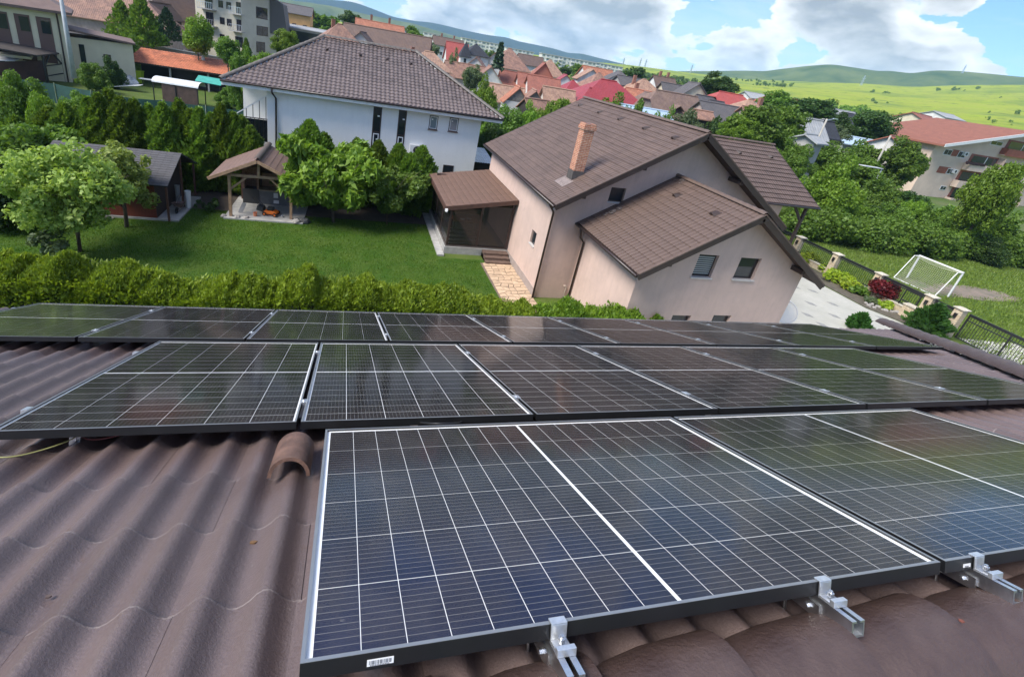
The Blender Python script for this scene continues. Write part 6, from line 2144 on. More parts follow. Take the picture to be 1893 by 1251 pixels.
H(1252, 157, 118, 7, 6, 4, 2.6, -5, 'gable', R_grey, W_cream, 'grey sheet roof behind the faded brown roof')
H(1284, 153, 112, 4.6, 5, 4.4, 2.2, 78, 'gable', R_grey, W_cream, 'cream house with grey gable and a row of dark windows', win=(2, 1), wf=M_wf2)
H(1306, 178, 105, 6, 5, 3, 1.8, 20, 'gable', R_grey, W_grey, 'low grey roof below the dark round tree', win=(0, 0))
H(1352, 173, 110, 7, 6.5, 3.4, 2.4, -5, 'half', R_red2, W_wood, 'red-roofed house with clipped grey gable right of the dark round tree')
H(1325, 187, 98, 5, 5, 2.8, 1.6, 25, 'gable', R_grey, W_cream, 'cream house with old grey roof left of the red clipped gable')
H(1350, 196, 88, 10, 6.5, 2.8, 2.2, -6, 'gable', R_grey, W_pinkish, 'wide grey-brown roof with a bright roof window in front of the tan hip roof')
H(1387, 184, 96, 7, 7, 2.8, 2.6, -4, 'hip', R_tan, W_white, 'tan clay hip roof at the right end of the town', chim=((2.4, .5),))
H(1403, 201, 88, 5, 4, 2.4, 1.5, -6, 'gable', R_old, W_pinkish, 'low reddish roof below the right tan hip roof')
H(1300, 205, 78, 2.6, 2.6, 2.0, .9, -10, 'gable', R_old, W_dark, 'rusty porch roof at the corner of the cream house', win=(0, 0), wins_side=False, ov=.25)
H(1191, 200, 62, 5.5, 4.2, 2.4, .8, -5, 'gable', R_blue, W_white, 'pale blue sheet roof just over the brown house ridge', win=(0, 0))
H(1400, 173, 190, 9, 7, 3, 1.5, -4, 'gable', R_pale, W_white, 'pale flat-roofed hall right of the dark round tree')
H(1425, 175, 185, 6, 5, 3, 2.2, -4, 'hip', R_terra, W_white, 'distant terracotta roof right of the pale hall')
H(1472, 184, 200, 7, 5, 3, 2.2, -4, 'gable', R_terra, W_white, 'distant red roof among the trees below the meadow')
H(1492, 219, 78, 4.2, 4.0, 2.4, 1.9, -4, 'gable', R_pale, W_wood, 'grey asbestos-roofed shed among the trees by the lamp post', win=(0, 0))
H(1518, 222, 80, 3.4, 3.5, 2.2, 1.6, -4, 'gable', R_dark, W_wood, 'small dark blue roof right of the grey shed', win=(0, 0))
H(1500, 249, 66, 2.2, 2.2, 1.4, .5, 20, 'gable', R_pale, W_grey, 'low white-roofed hut at the foot of the lamp post', win=(0, 0))
H(1562, 205, 170, 6, 6, 4, 2.2, -4, 'gable', R_pale, W_white, 'white house with pale roof half hidden by trees')
H(1584, 212, 165, 7, 6, 5, 2.4, -4, 'gable', R_dark, W_cream, 'cream house with dark roof half hidden by trees', win=(3, 1), wf=M_wf2)
H(1582, 254, 92, 4.5, 3.6, 2.2, .8, -20, 'gable', R_blue, W_white, 'blue sheet-roofed hut right of the middle trees', win=(0, 0))
H(1655, 252, 92, 4.5, 4.5, 2.6, 1.3, 25, 'gable', R_terra, W_white, 'small white annex with red roof left of the apartment house', win=(0, 0))
H(1745, 209, 260, 12, 9, 4, 1.5, 5, 'gable', R_pale, W_white, 'white barn far off beyond the apartment house')
# cream apartment building with red roof, far right
H(1705, 212, 165, 15, 13, 8, 3.0, 20, 'gable', R_terra, W_cream, 'cream apartment building with red roof behind the near apartment house', win=(5, 3), name='apartment_building', cat='building')
# distant white slabs
for k, (px, py, D, w, yaw, lab) in enumerate(((1050, 107, 420, 46, 8, 'long white apartment block in front of the far plain'), (1110, 117, 470, 40, 8, 'second long white apartment block, partly behind trees'), (890, 76, 430, 34, 6, 'white apartment block behind the turret roofs'),
                                              (748, 50, 330, 13, 5, 'white block right of the orange roof with chimneys'), (960, 92, 470, 26, 6, 'pale block above the large weathered hip roof'), (800, 62, 450, 16, 6, 'small white block below the mountain'))):
    p = atd(px, py, D)
    r = empty('apartment_block', (p.x, p.y, p.z - 11), lab, 'building', 'far white blocks')
    r.rotation_euler = (0, 0, math.radians(-yaw))
    MB().box(-w / 2, w / 2, -5, 5, -6, 10.4).build('wall', W_white, r)
    MB().box(-w / 2 - .4, w / 2 + .4, -5.4, 5.4, 10.4, 11).build('roof', R_pale, r)
    n = int(w / 3.4)
    wm = [MB().box(-w_, w_, -.05, .05, z_, 1.4).mesh('window', M_glass2) for w_, z_ in ((.8, .1), (1.3, .1), (.5, .3), (1.0, -.4))]
    bm = MB().box(-1.5, 1.5, -1.1, 0, 0, 1.0).mesh('balcony', W_white)
    for fl_i in range(4):
        for i in range(n):
            x = -w / 2 + w * (i + .5) / n
            objm('window', wm[(i * 7 + k) % 4], r, (x, -5.04, .4 + fl_i * 2.6 + .6))
            if i % 3 == 1:
                objm('balcony', bm, r, (x, -5.0, .4 + fl_i * 2.6 - .35))

# ---------------------------------------------------------------- apartment house at the right edge
ap = wempty('apartment_house', (112, 66, 0), 'salmon and cream apartment house with recessed balconies and big red roof', 'building')
AX0, AX1, AY, AEZ, ARX, ARZ = 96.2, 137.0, 61.0, 9.3, 116.5, 13.7
W_sal = pmat('salmon_render', (0.64, 0.50, 0.40), 0.85, 0.12, 0.5)
W_rust = pmat('rust_panel', (0.27, 0.085, 0.05), 0.8, 0.2, 1)
def raz(x):
    return AEZ + (min(x, 2 * ARX - x) - AX0) * (ARZ - AEZ) / (ARX - AX0)
MB().prism([(AX0 + 1, AY, -3), (AX1 - 1, AY, -3), (AX1 - 1, AY, raz(AX1 - 1) - .3), (ARX, AY, ARZ - .3), (AX0 + 1, AY, raz(AX0 + 1) - .3)], (0, 13, 0)).build('wall', W_sal, ap)
me = roof_mesh(15, AX1 - AX0 - 1.6, ARZ - AEZ, 'gable', .8, .3)
me.materials.append(wavemat('roof_dull_red', (0.25, 0.095, 0.06), (0.20, 0.075, 0.05), 0.33, var=0.15))
objm('roof', me, ap, (ARX, AY + 6.5, AEZ + .15), (0, 0, math.radians(90)))
MB().bar((AX0, AY - 1.9, AEZ - .15), (ARX, AY - 1.9, ARZ + .1), .10, .5).build('barge_board', M_white, ap)
def aq(x0, y0, x1, y1, Y):
    """rectangle on a plane y=Y from its upper-left and lower-right picture corners"""
    a_, b_ = aty(x0, y0, Y), aty(x1, y1, Y)
    return a_.x, b_.x, b_.z, a_.z
def ap_box(x0, x1, z0, z1, o0, o1, name, mat, parent):
    return MB().box(x0, x1, AY - o1, AY - o0, z0, z1).build(name, mat, parent)
for c in ((1761, 276, 1770, 290), (1737, 307, 1751, 322)):
    ap_box(*aq(*c, AY), -.02, .03, 'rust_panel', W_rust, ap)
for c in ((1774, 279, 1781, 293), (1753, 311, 1760, 323), (1834, 259, 1850, 271), (1740, 343, 1746, 352), (1748, 275, 1756, 288)):
    x0, x1, z0, z1 = aq(*c, AY)
    wd = ap_box(x0, x1, z0, z1, -.02, .05, 'window', M_wf3, ap)
    xm = (x0 + x1) / 2
    ap_box(x0 + .1, xm - .05, z0 + .1, z1 - .1, .055, .07, 'pane', M_glass, wd)
    ap_box(xm + .05, x1 - .1, z0 + .1, z1 - .1, .055, .07, 'pane', M_glass, wd)
for c, par in (((1797, 284, 1836, 311), W_sal), ((1776, 314, 1812, 341), W_sal), ((1762, 344, 1797, 372), W_sal), ((1866, 258, 1905, 285), W_rust), ((1850, 300, 1890, 330), W_sal), ((1832, 332, 1870, 362), W_sal), ((1820, 362, 1860, 392), W_sal)):
    x0, x1, z0, z1 = aq(*c, AY)
    b_ = ap_box(x0, x1, z0, z1, -.02, .04, 'loggia_back', W_rust, ap)
    xm = x0 + (x1 - x0) * .58
    ap_box(x0 + .7, xm - .08, z0 + .2, z1 - .25, .045, .07, 'pane', M_glass, b_)
    ap_box(xm + .08, x1 - .3, z0 + .2, z1 - .25, .045, .07, 'pane', M_glass, b_)
    ap_box(xm - .08, xm + .08, z0 + .15, z1 - .2, .045, .10, 'mullion', M_wf3, b_)
    ap_box(x0 - .5, x1 + .4, z0 - 1.0, z0 + .25, .9, 1.05, 'parapet', par, b_)
    ap_box(x0 - .5, x1 + .4, z0 - 1.0, z0 - .85, .05, .9, 'balcony_slab', W_sal, b_)
    ap_box(x0 - .5, x0 - .35, z0 - .85, z0 + .25, .05, .9, 'side_parapet', par, b_)
    ap_box(x1 + .25, x1 + .4, z0 - .85, z1, .05, .9, 'side_wall', W_sal, b_)
for px, py in ((1786, 285), (1766, 317)):
    q_ = aty(px, py, AY - .3)
    a_ = MB().box(q_.x - .45, q_.x + .45, AY - .40, AY - .06, q_.z - .35, q_.z + .35).build('air_conditioner', M_wplastic, ap)
    MB().lathe([(0, 0), (.25, 0), (.25, .01)], 12).build('fan', M_black, a_, (q_.x, AY - .41, q_.z), (math.radians(90), 0, 0))
pb_x = aty(1805, 300, AY - 1.1)
mbf = MB()
rs = random.Random(2)
for k in range(26):
    x = pb_x.x - 2.2 + k * .18
    mbf.box(x - .12, x + .12, AY - 1.25, AY - 1.0, pb_x.z - .5 + rs.uniform(-.1, .05), pb_x.z - .2 + rs.uniform(-.05, .15))
mbf.build('flower_box', pmat('flower_box', (0.05, 0.02, 0.02), 0.8), ap)

# ================================================================ LEFT BACKGROUND
# barn with orange tiles
ba = wempty('barn', (-22, 74, 0), 'long low barn with orange tile roof and dark open front', 'barn')
bx0, bx1 = -28.4, -15.5
bm = MB().add([(bx0, 70.8, 2.5), (bx1, 70.8, 2.5), (bx1, 76.2, 3.85), (bx0, 76.2, 3.85), (bx0, 70.8, 2.35), (bx1, 70.8, 2.35), (bx1, 76.2, 3.7), (bx0, 76.2, 3.7)], [(0, 1, 2, 3), (7, 6, 5, 4), (0, 4, 5, 1), (1, 5, 6, 2), (2, 6, 7, 3), (3, 7, 4, 0)])
br_ = bm.build('roof', W_dark, ba)
bt = slope_tile(0.30, 0.36, 0.05, 0.025, pmat('orange_clay_tile', (0.46, 0.155, 0.075), 0.75, 0.3, 0.6, island=0.25), seg=5)
bj = TileJob()
sv = Vector((0, 5.4, 1.35))
bj.slope((bx0, 70.8, 2.51), (1, 0, 0), bx1 - bx0, sv, sv.length, 0.30, 0.36, bt, br_)
bj.make(300, 8)
MB().box(bx0 + .3, bx1, 74.8, 75.0, -.3, 3.3).build('back_wall', W_dark, ba)
MB().box(bx0 + 5, bx1, 72.4, 72.5, -.3, 2.7).build('boarding', W_dark, ba)
for x in (bx0 + .3, -23.5, -19, bx1 - .3):
    MB().box(x - .1, x + .1, 71.2, 71.4, -.3, 2.4).build('post', M_conc, ba)
MB().lathe([(.22, 0), (.22, 1.1), (.34, 1.15), (.34, 1.28), (0, 1.35)], 10, (-20.5, 75.0, 3.2)).build('stove_pipe', pmat('galvanised', (0.5, 0.52, 0.53), 0.4, metal=.6), ba)
# arched cover
ac_ = wempty('arched_cover', (-20.5, 60, 0), 'brown boarded store with an arched white polycarbonate roof', 'shelter')
pa_, pb_ = atd(288, 140, 64), atd(373, 154, 62)
L_ = Vector((pb_.x - pa_.x, pb_.y - pa_.y, 0))
az_ = math.atan2(L_.y, L_.x)
co = Matrix.Translation((pa_.x, pa_.y, pa_.z)) @ Matrix.Rotation(az_, 4, 'Z')
mb = MB()
seg = 10
for t in (0, 1):
    for k in range(seg + 1):
        a = math.pi * k / seg
        mb.v.append(tuple(co @ Vector((t * L_.length, math.cos(a) * 1.0, math.sin(a) * .55 - .55))))
for k in range(seg):
    mb.f.append((k, k + 1, seg + 1 + k + 1, seg + 1 + k))
mb.build('arched_roof', pmat('polycarbonate', (0.62, 0.64, 0.65), 0.35, 0.1, 2), ac_)
for x in (.1, L_.length * .5, L_.length - .1):
    for y in (-.95, .95):
        q0 = co @ Vector((x, y, -.55))
        MB().bar((q0.x, q0.y, -.2), q0, .09, .09, (0, 1, 0)).build('post', M_black, ac_)
q0, q1 = co @ Vector((L_.length * .2, -.9, 0)), co @ Vector((L_.length - .1, -.9, 0))
MB().bar((q0.x, q0.y, pa_.z / 2 - .35), (q1.x, q1.y, pa_.z / 2 - .35), .05, pa_.z - .5).build('boarding', pmat('brown_boards', (0.085, 0.052, 0.042), 0.8, 0.3, 2), ac_)
# teal awning behind, lime bin, tarpaulin, white table
aw = atd(390, 146, 67)
aw_ = wempty('awning', (aw.x, aw.y, 0), 'teal green awning beside the arched white roof', 'awning')
MB().prism([(aw.x - 1.6, aw.y - .6, 2.1), (aw.x + 1.2, aw.y - .6, 1.95), (aw.x + 1.2, aw.y + .9, 2.5), (aw.x - 1.6, aw.y + .9, 2.6)], (0, 0, .06)).build('cloth', pmat('teal_cloth', (0.05, 0.33, 0.27), 0.7, 0.2, 2), aw_)
for x in (-1.4, 1.0):
    MB().bar((aw.x + x, aw.y - .5, -.2), (aw.x + x, aw.y - .5, 2.0), .07, .07, (0, 1, 0)).build('post', M_black, aw_)
tp = atd(470, 195, 52)
o = MB().prism([(0, 0, -1.3), (1.5, .2, -1.4), (1.3, .2, .6), (.15, 0, .5)], (.05, .12, 0)).build('tarpaulin', pmat('turquoise_tarp', (0.08, 0.52, 0.48), 0.55, 0.1, 2), None, tp)
tag(o, 'bright turquoise tarpaulin left of the white house balcony', 'tarpaulin')
lb = atz(258, 153)
o = MB().add([(-.35, -.4, 0), (.35, -.4, 0), (.35, .4, 0), (-.35, .4, 0), (-.45, -.5, 1.35), (.45, -.5, 1.35), (.45, .5, 1.35), (-.45, .5, 1.35)], [(0, 3, 2, 1), (4, 5, 6, 7), (0, 1, 5, 4), (1, 2, 6, 5), (2, 3, 7, 6), (3, 0, 4, 7)]).box(-.5, .5, -.55, .55, 1.35, 1.45).build('wheelie_bin', pmat('lime_plastic', (0.45, 0.62, 0.03), 0.5), None, (lb.x, lb.y, 0))
tag(o, 'lime green bin standing in front of the orange-tiled barn', 'bin')
tb_ = atz(240, 157)
rs = random.Random(4)
mb = MB().lathe([(1.1, 0), (.95, .3), (.6, .7), (.2, 1.0), (0, 1.05)], 12)
mb.v = [(x * rs.uniform(.8, 1.15), y * rs.uniform(.8, 1.15), z * rs.uniform(.8, 1.15)) for x, y, z in mb.v]
tag(mb.build('tarp_heap', pmat('silver_tarp', (0.42, 0.44, 0.46), 0.45, 0.4, 3), None, (tb_.x, tb_.y, 0)), 'heap under a silver tarpaulin left of the lime bin', 'tarpaulin')
wb = atz(225, 167)
wbo = MB().prism([(-1.8, -.5, 0.1), (1.9, .1, .75), (1.9, 1.0, .75), (-1.8, .5, 0.1)], (0, 0, .05)).build('white_board', M_white, None, (wb.x, wb.y, 0))
tag(wbo, 'long white board sloping on the grass below the lime bin', 'board')
wt = atz(285, 162)
wto = empty('white_table', (wt.x, wt.y, 0), 'white plank table on dark trestles left of the arched roof', 'table')
MB().box(-1.5, 1.5, -.4, .4, .85, .92).build('tabletop', M_white, wto)
for x in (-1.2, 0, 1.2):
    MB().bar((x, -.3, 0), (x, .3, .85), .06, .06).bar((x, .3, 0), (x, -.3, .85), .06, .06).build('leg', M_black, wto)
# green net fence
nf = wempty('net_fence', (-19, 48, 0), 'dark green privacy net fence behind the thuja screen', 'fence')
M_net = pmat('green_net', (0.022, 0.075, 0.062), 0.75, 0.25, 1.5, 0.2, 60)
pn = [atz(x, y, z) for x, y, z in ((28, 145, 1.75), (100, 155, 1.75), (168, 168, 1.75), (215, 178, 1.75), (300, 186, 1.75), (380, 196, 1.75), (462, 206, 1.75))]
for i in range(len(pn) - 1):
    a, b = pn[i], pn[i + 1]
    k = 6
    mb = MB()
    for j in range(k):
        u0, u1 = a.lerp(b, j / k), a.lerp(b, (j + 1) / k)
        s0, s1 = .05 * math.sin(math.pi * j / k), .05 * math.sin(math.pi * (j + 1) / k)
        mb.add([(u0.x, u0.y, -.1), (u1.x, u1.y, -.1), (u1.x, u1.y, 1.75 - s1), (u0.x, u0.y, 1.75 - s0), (u0.x, u0.y + .02, -.1), (u1.x, u1.y + .02, -.1), (u1.x, u1.y + .02, 1.75 - s1), (u0.x, u0.y + .02, 1.75 - s0)],
               [(0, 1, 2, 3), (5, 4, 7, 6), (3, 2, 6, 7)])
    mb.build('net_panel', M_net, nf)
    MB().tube([(a.x, a.y - .04, -.2), (a.x, a.y - .04, 1.85)], .035, 6).build('post', M_alu, nf)
# beige house on the far left
be = wempty('beige_house', (-44, 75, 0), 'cream house with brown window strips and brown roof at the upper left edge', 'house')
M_beige = pmat('beige_render', (0.62, 0.56, 0.40), 0.85, 0.1, 0.6)
M_brstrip = pmat('brown_strip', (0.13, 0.075, 0.06), 0.7)
Rz = Matrix.Translation(atz(128, 100, 0)) 
bo = atd(126, 100, 72)
yaw_b = math.radians(24)
BM = Matrix.Translation((bo.x, bo.y, 0)) @ Matrix.Rotation(yaw_b, 4, 'Z')
def tb2(mb):
    mb.v = [tuple(BM @ Vector(v)) for v in mb.v]
    return mb
topz = atd(126, 28, 72).z
tb2(MB().box(-16, 0, 0, 9, -1, topz)).build('wall', M_beige, be)
tb2(MB().prism([(-16.6, -.8, topz), (.9, -.8, topz), (.9, 9.8, topz), (-16.6, 9.8, topz)], (0, 0, .25)).add([(-16.6, -.8, topz + .26), (.9, -.8, topz + .26), (.9, 9.8, topz + .26), (-16.6, 9.8, topz + .26), (-13, 4.5, topz + 2.6), (-3.5, 4.5, topz + 2.6)], [(0, 1, 5, 4), (1, 2, 5), (2, 3, 4, 5), (3, 0, 4)])).build('roof', pmat('beige_house_roof', (0.15, 0.10, 0.085), 0.75, 0.2, 1), be)
for x0, x1 in ((-5.6, -4.4), (-3.9, -2.7), (-2.2, -1.0)):
    st_ = tb2(MB().box(x0, x1, -.05, .02, topz - 5.2, topz - .6)).build('brown_strip', M_brstrip, be)
    tb2(MB().box(x0 + .35, x1 - .1, -.08, -.055, topz - 2.2, topz - .8)).build('pane', M_glass, st_)
wd = tb2(MB().box(-10.1, -9.0, -.05, .02, topz - 3.6, topz - .7)).build('window', M_wf2, be)
tb2(MB().box(-10.0, -9.1, -.08, -.055, topz - 3.5, topz - .8)).build('pane', M_glass, wd)
tb2(MB().tube([(-.4, -.5, topz), (-.4, -.12, topz - .9), (-.4, -.12, 0)], .08, 6)).build('downpipe', M_pipe, be)
acb = tb2(MB().box(-7.6, -6.4, -.55, -.1, topz - 4.2, topz - 3.0)).build('air_conditioner', M_wplastic, be)
tb2(MB().box(-7.1, -6.5, -.57, -.552, topz - 4.0, topz - 3.2)).build('fan_grille', pmat('grille_grey', (0.1, 0.1, 0.1), 0.5), acb)
tb2(MB().box(-16, -3.0, -2.4, -.01, topz - 4.75, topz - 4.5)).build('ledge', M_beige, be)
lowz = atd(160, 68, 78).z
tb2(MB().box(.02, 6.2, 2.5, 9, -1, lowz)).build('side_wall', M_beige, be)
tb2(MB().prism([(-.2, 1.9, lowz + .7), (6.5, 1.9, lowz), (6.5, 9.5, lowz), (-.2, 9.5, lowz + .7)], (0, 0, .2))).build('side_roof', pmat('beige_house_roof', (0.15, 0.10, 0.085), 0.75), be)
sw = tb2(MB().box(3.2, 3.9, 2.44, 2.5, 2.2, 3.2)).build('window', M_wf2, be)
tb2(MB().box(1.0, 1.5, 2.44, 2.5, 1.6, 4.0)).build('window', M_glass, be)
# carport, brown shed and pole in front of it
cq = [atz(137, 98, 2.9), atz(68, 105, 2.9), atz(-25, 88, 3.3), atz(-25, 77, 3.5), atz(84, 79, 3.5)]
cpo = wempty('carport', (cq[0].x - 4, cq[0].y, 0), 'dark felt-roofed carport in front of the cream house at upper left', 'carport')
MB().prism(cq, (0, 0, .14)).build('roof', pmat('felt', (0.05, 0.04, 0.036), 0.9, 0.3, 1.5), cpo)
c_r = [cq[0].lerp(cq[1], t) for t in (.04, .45, .9)]
for q_ in c_r:
    MB().bar((q_.x, q_.y + .3, -.5), (q_.x, q_.y + .3, 2.9), .18, .18, (0, 1, 0)).build('post', M_black, cpo)
    q2 = q_.lerp(c_r[1] if q_ is not c_r[1] else c_r[2], .35)
    MB().bar((q_.x, q_.y + .3, 1.9), (q2.x, q2.y + .3, 2.85), .12, .12).build('brace', M_black, cpo)
for z in (.9, 1.9):
    MB().bar((c_r[0].x, c_r[0].y + .3, z), (c_r[2].x, c_r[2].y + .3, z), .10, .10).build('rail', M_black, cpo)
bk0, bk1 = cq[4].lerp(cq[0], .3), cq[3]
MB().bar((bk0.x, bk0.y, 1.4), (bk1.x, bk1.y, 1.4), .1, 3.4).build('back_wall', W_dark, cpo)
lq = [atz(66, 101, 2.35), atz(27, 114, 2.15), atz(-40, 112, 2.2), atz(-40, 92, 2.6), atz(0, 93, 2.6)]
bso = wempty('lean_to', (lq[1].x - 2, lq[1].y, 0), 'brown sheet-walled lean-to with a pale corrugated roof at the left edge', 'shed')
MB().prism(lq, (0, 0, .06)).build('roof', pmat('corrugated_pale', (0.5, 0.5, 0.49), 0.6, 0.35, 1.2), bso)
l0, l1 = atz(-40, 116, 2.1), atz(84, 112, 2.1)
MB().bar((l0.x, l0.y, .8), (l1.x, l1.y, .8), .08, 2.6).build('wall', pmat('brown_sheet', (0.075, 0.035, 0.030), 0.7, 0.3, .8), bso)
pb0 = atd(134, 124, 60)
pt0 = atd(113, -22, 60)
pp = empty('utility_pole', (pb0.x, pb0.y, pb0.z), 'tall grey concrete utility pole in front of the cream house', 'pole')
MB().tube([(0, 0, -1), (0, 0, (pt0.z - pb0.z))], .22, 10, .14).build('shaft', pmat('pole_grey', (0.36, 0.39, 0.41), 0.7, 0.2, 3), pp, smooth=True)
MB().box(-.9, .9, -.06, .06, (pt0.z - pb0.z) - .4, (pt0.z - pb0.z) - .28).build('crossarm', M_conc, pp)
# pink brick house with patched roof
H(185, -14, 105, 22, 9, 5.5, 3.6, 2, 'hip', R_old, pmat('pink_block', (0.40, 0.31, 0.28), 0.9, 0.25, 1.2), 'unfinished pink block house with a patched clay roof behind the cream house', win=(5, 1), wf=M_wf3)
rw = wempty('retaining_wall', (-30, 100, 0), 'long stained pinkish retaining wall behind the barn', 'wall')
ra, rb = atd(198, 72, 92), atd(440, 112, 90)
MB().bar((ra.x, ra.y, ra.z - 1.4), (rb.x, rb.y, rb.z - 1.4), .3, 2.8).build('wall', pmat('stained_render', (0.36, 0.26, 0.22), 0.9, 0.4, 0.8), rw)
MB().bar((ra.x, ra.y, ra.z + .06), (rb.x, rb.y, rb.z + .06), .45, .12).build('coping', M_conc, rw)
H(318, -10, 118, 11, 9, 6, 4, 60, 'gable', R_brown, W_pinkish, 'pinkish gabled house with brown roof left of the cream apartment block', win=(2, 2))
H(296, 6, 108, 5, 4, 3.6, 2, 75, 'gable', R_brown, W_dark, 'dark covered porch gable in front of the pinkish house', win=(0, 0), wins_side=False)
# cream apartment block with balconies
apb = wempty('apartment_block', (-30, 110, 0), 'cream four-storey apartment block with small balconies and grey mansard end', 'building')
c0, c1, c2 = atd(366, 90, 112), atd(448, 90, 106), atd(500, 98, 110)
def facade(A, B, z0, z1, mat, t=.3):
    return MB().prism([(A.x, A.y, z0), (B.x, B.y, z0), (B.x, B.y, z1), (A.x, A.y, z1)], Vector((0, 6, 0))).build('wall', mat, apb)
M_cream2 = pmat('cream_block_render', (0.60, 0.55, 0.43), 0.85, 0.15, 0.5)
ztop = 14.5
facade(c0, c1, -1, ztop, M_cream2)
facade(c1, c2, -1, ztop, pmat('grey_cream_render', (0.50, 0.47, 0.40), 0.85, 0.12, 0.5))
def on_facade(A, B, px, py):
    n = Vector((B.y - A.y, -(B.x - A.x), 0)).normalized()
    return atplane(px, py, A, n), n, (B - A).normalized()
def fwin(A, B, px, py, w, h, mat=None, bal=False):
    p, n, t = on_facade(A, B, px, py)
    if n.y > 0:
        n = -n
    t = Vector((t.x, t.y, 0)).normalized()
    def bx(o0, o1, x0, x1, z0, z1):
        vs = []
        for z in (z0, z1):
            for o_, x in ((o0, x0), (o0, x1), (o1, x1), (o1, x0)):
                vs.append(p + t * x + n * o_ + Vector((0, 0, z)))
        return MB().add(vs, [(0, 3, 2, 1), (4, 5, 6, 7), (0, 1, 5, 4), (1, 2, 6, 5), (2, 3, 7, 6), (3, 0, 4, 7)])
    wd = bx(-.05, .05, -w / 2, w / 2, -h / 2, h / 2).build('window', M_wf2, apb)
    bx(.052, .07, -w / 2 + .1, -.05, -h / 2 + .1, h / 2 - .1).build('pane', M_glass, wd)
    bx(.052, .07, .05, w / 2 - .1, -h / 2 + .1, h / 2 - .1).build('pane', M_glass, wd)
    if bal:
        b_ = bx(0, 1.2, -w / 2 - .8, w / 2 + .8, -h / 2 - .25, -h / 2 - .05).build('balcony', M_conc, apb)
        for k in range(9):
            x = -w / 2 - .8 + (w + 1.6) * k / 8
            bx(1.14, 1.19, x - .03, x + .03, -h / 2 - .05, -h / 2 + .95).build('baluster', M_alu, b_)
        bx(1.12, 1.2, -w / 2 - .8, w / 2 + .8, -h / 2 + .95, -h / 2 + 1.02).build('handrail', M_alu, b_)
for px, py, w, h, b_ in ((386, 4, 1.6, 2.2, 1), (408, 8, 1.0, 1.2, 0), (423, 11, 1.0, 1.2, 0), (441, 15, 1.0, 1.9, 1), (388, 35, 1.6, 2.2, 1), (411, 39, 1.0, 1.2, 0), (424, 42, 1.0, 1.2, 0), (442, 47, 1.0, 1.9, 1), (411, 70, 1.0, 1.2, 0), (442, 78, 1.6, 1.8, 0)):
    fwin(c0, c1, px, py, w, h, bal=b_)
for px, py, w, h in ((484, 25, 2.6, 2.0), (485, 58, 2.6, 1.7), (482, 88, 2.0, 2.0)):
    fwin(c1, c2, px, py, w, h)
mz = atd(516, 30, 108)
MB().prism([(c2.x + .01, c2.y - .2, mz.z - 3.4), (c2.x + 3.2, c2.y - .2, mz.z - 3.2), (c2.x + 2.4, c2.y - .2, mz.z + 2.2), (c2.x + .01, c2.y - .2, mz.z + 3.2)], (0, 6, 0)).build('mansard', R_grey, apb)
MB().prism([(c2.x + .01, c2.y, -1), (c2.x + 2.6, c2.y, -1), (c2.x + 2.6, c2.y, mz.z - 3.2), (c2.x + .01, c2.y, mz.z - 3.2)], (0, 5, 0)).build('wall', M_cream2, apb)
MB().box(min(c0.x, c2.x) - 1, c2.x + 1, c1.y - .6, c1.y + 8, ztop, ztop + .4).build('roof', R_grey, apb)
H(548, 10, 150, 8, 9, 7.5, 2.0, 0, 'gable', R_grey, pmat('apricot_render', (0.62, 0.34, 0.14), 0.85, 0.1, 0.8), 'apricot house with grey roof right of the cream apartment block', win=(3, 2), wf=M_wf2)
gl_ = H(562, 50, 118, 13, 8, 4.6, .4, -4, 'gable', R_pale, W_grey, 'flat grey building with a long dark window band behind the white house', win=(0, 0), wins_side=False)
MB().box(-3.5, 6.0, -4.06, -3.98, 1.9, 4.0).build('window_band', M_glass, gl_)
# parked cars behind the retaining wall
def car(px, py, D, yaw, col, label):
    p = atd(px, py, D)
    r = empty('parked_car', (p.x, p.y, p.z - .75), label, 'car', 'parked cars')
    r.rotation_euler = (0, 0, math.radians(yaw))
    M = pmat('car_paint_%d' % int(px), col, 0.25, metal=.3, coat=.6)
    prof = [(-2.1, .25), (2.1, .25), (2.15, .6), (1.9, .8), (1.1, .9), (.5, 1.35), (-.9, 1.42), (-1.7, 1.0), (-2.1, .9)]
    MB().prism([(x, -.85, z) for x, z in prof], (0, 1.7, 0)).build('body', M, r, bevel=.06)
    MB().prism([(x, -.87, z) for x, z in ((1.0, .93), (.48, 1.28), (-.85, 1.34), (-1.5, 1.0))], (0, 1.74, 0)).build('side_window', M_glass, r)
    MB().prism([(1.14, -.7, .93), (1.14, .7, .93), (.56, .62, 1.33), (.56, -.62, 1.33)], (.03, 0, .02)).build('windscreen', M_glass, r)
    for x in (-1.35, 1.35):
        for y in (-.8, .8):
            w = MB().lathe([(0, -.1), (.32, -.1), (.33, 0), (.32, .1), (0, .1)], 14).build('wheel', M_black, r, (x, y, .32), (math.radians(90), 0, 0))
            MB().lathe([(0, -.11), (.19, -.11), (.19, .11), (0, .11)], 12).build('rim', M_alu, w)
    for y in (-.6, .6):
        MB().box(2.05, 2.16, y - .18, y + .18, .6, .74).build('headlight', M_wplastic, r)
car(318, 75, 104, -35, (0.6, 0.61, 0.62), 'silver car parked behind the retaining wall')
car(272, 66, 104, -20, (0.03, 0.035, 0.04), 'dark car parked between the conifers behind the retaining wall')
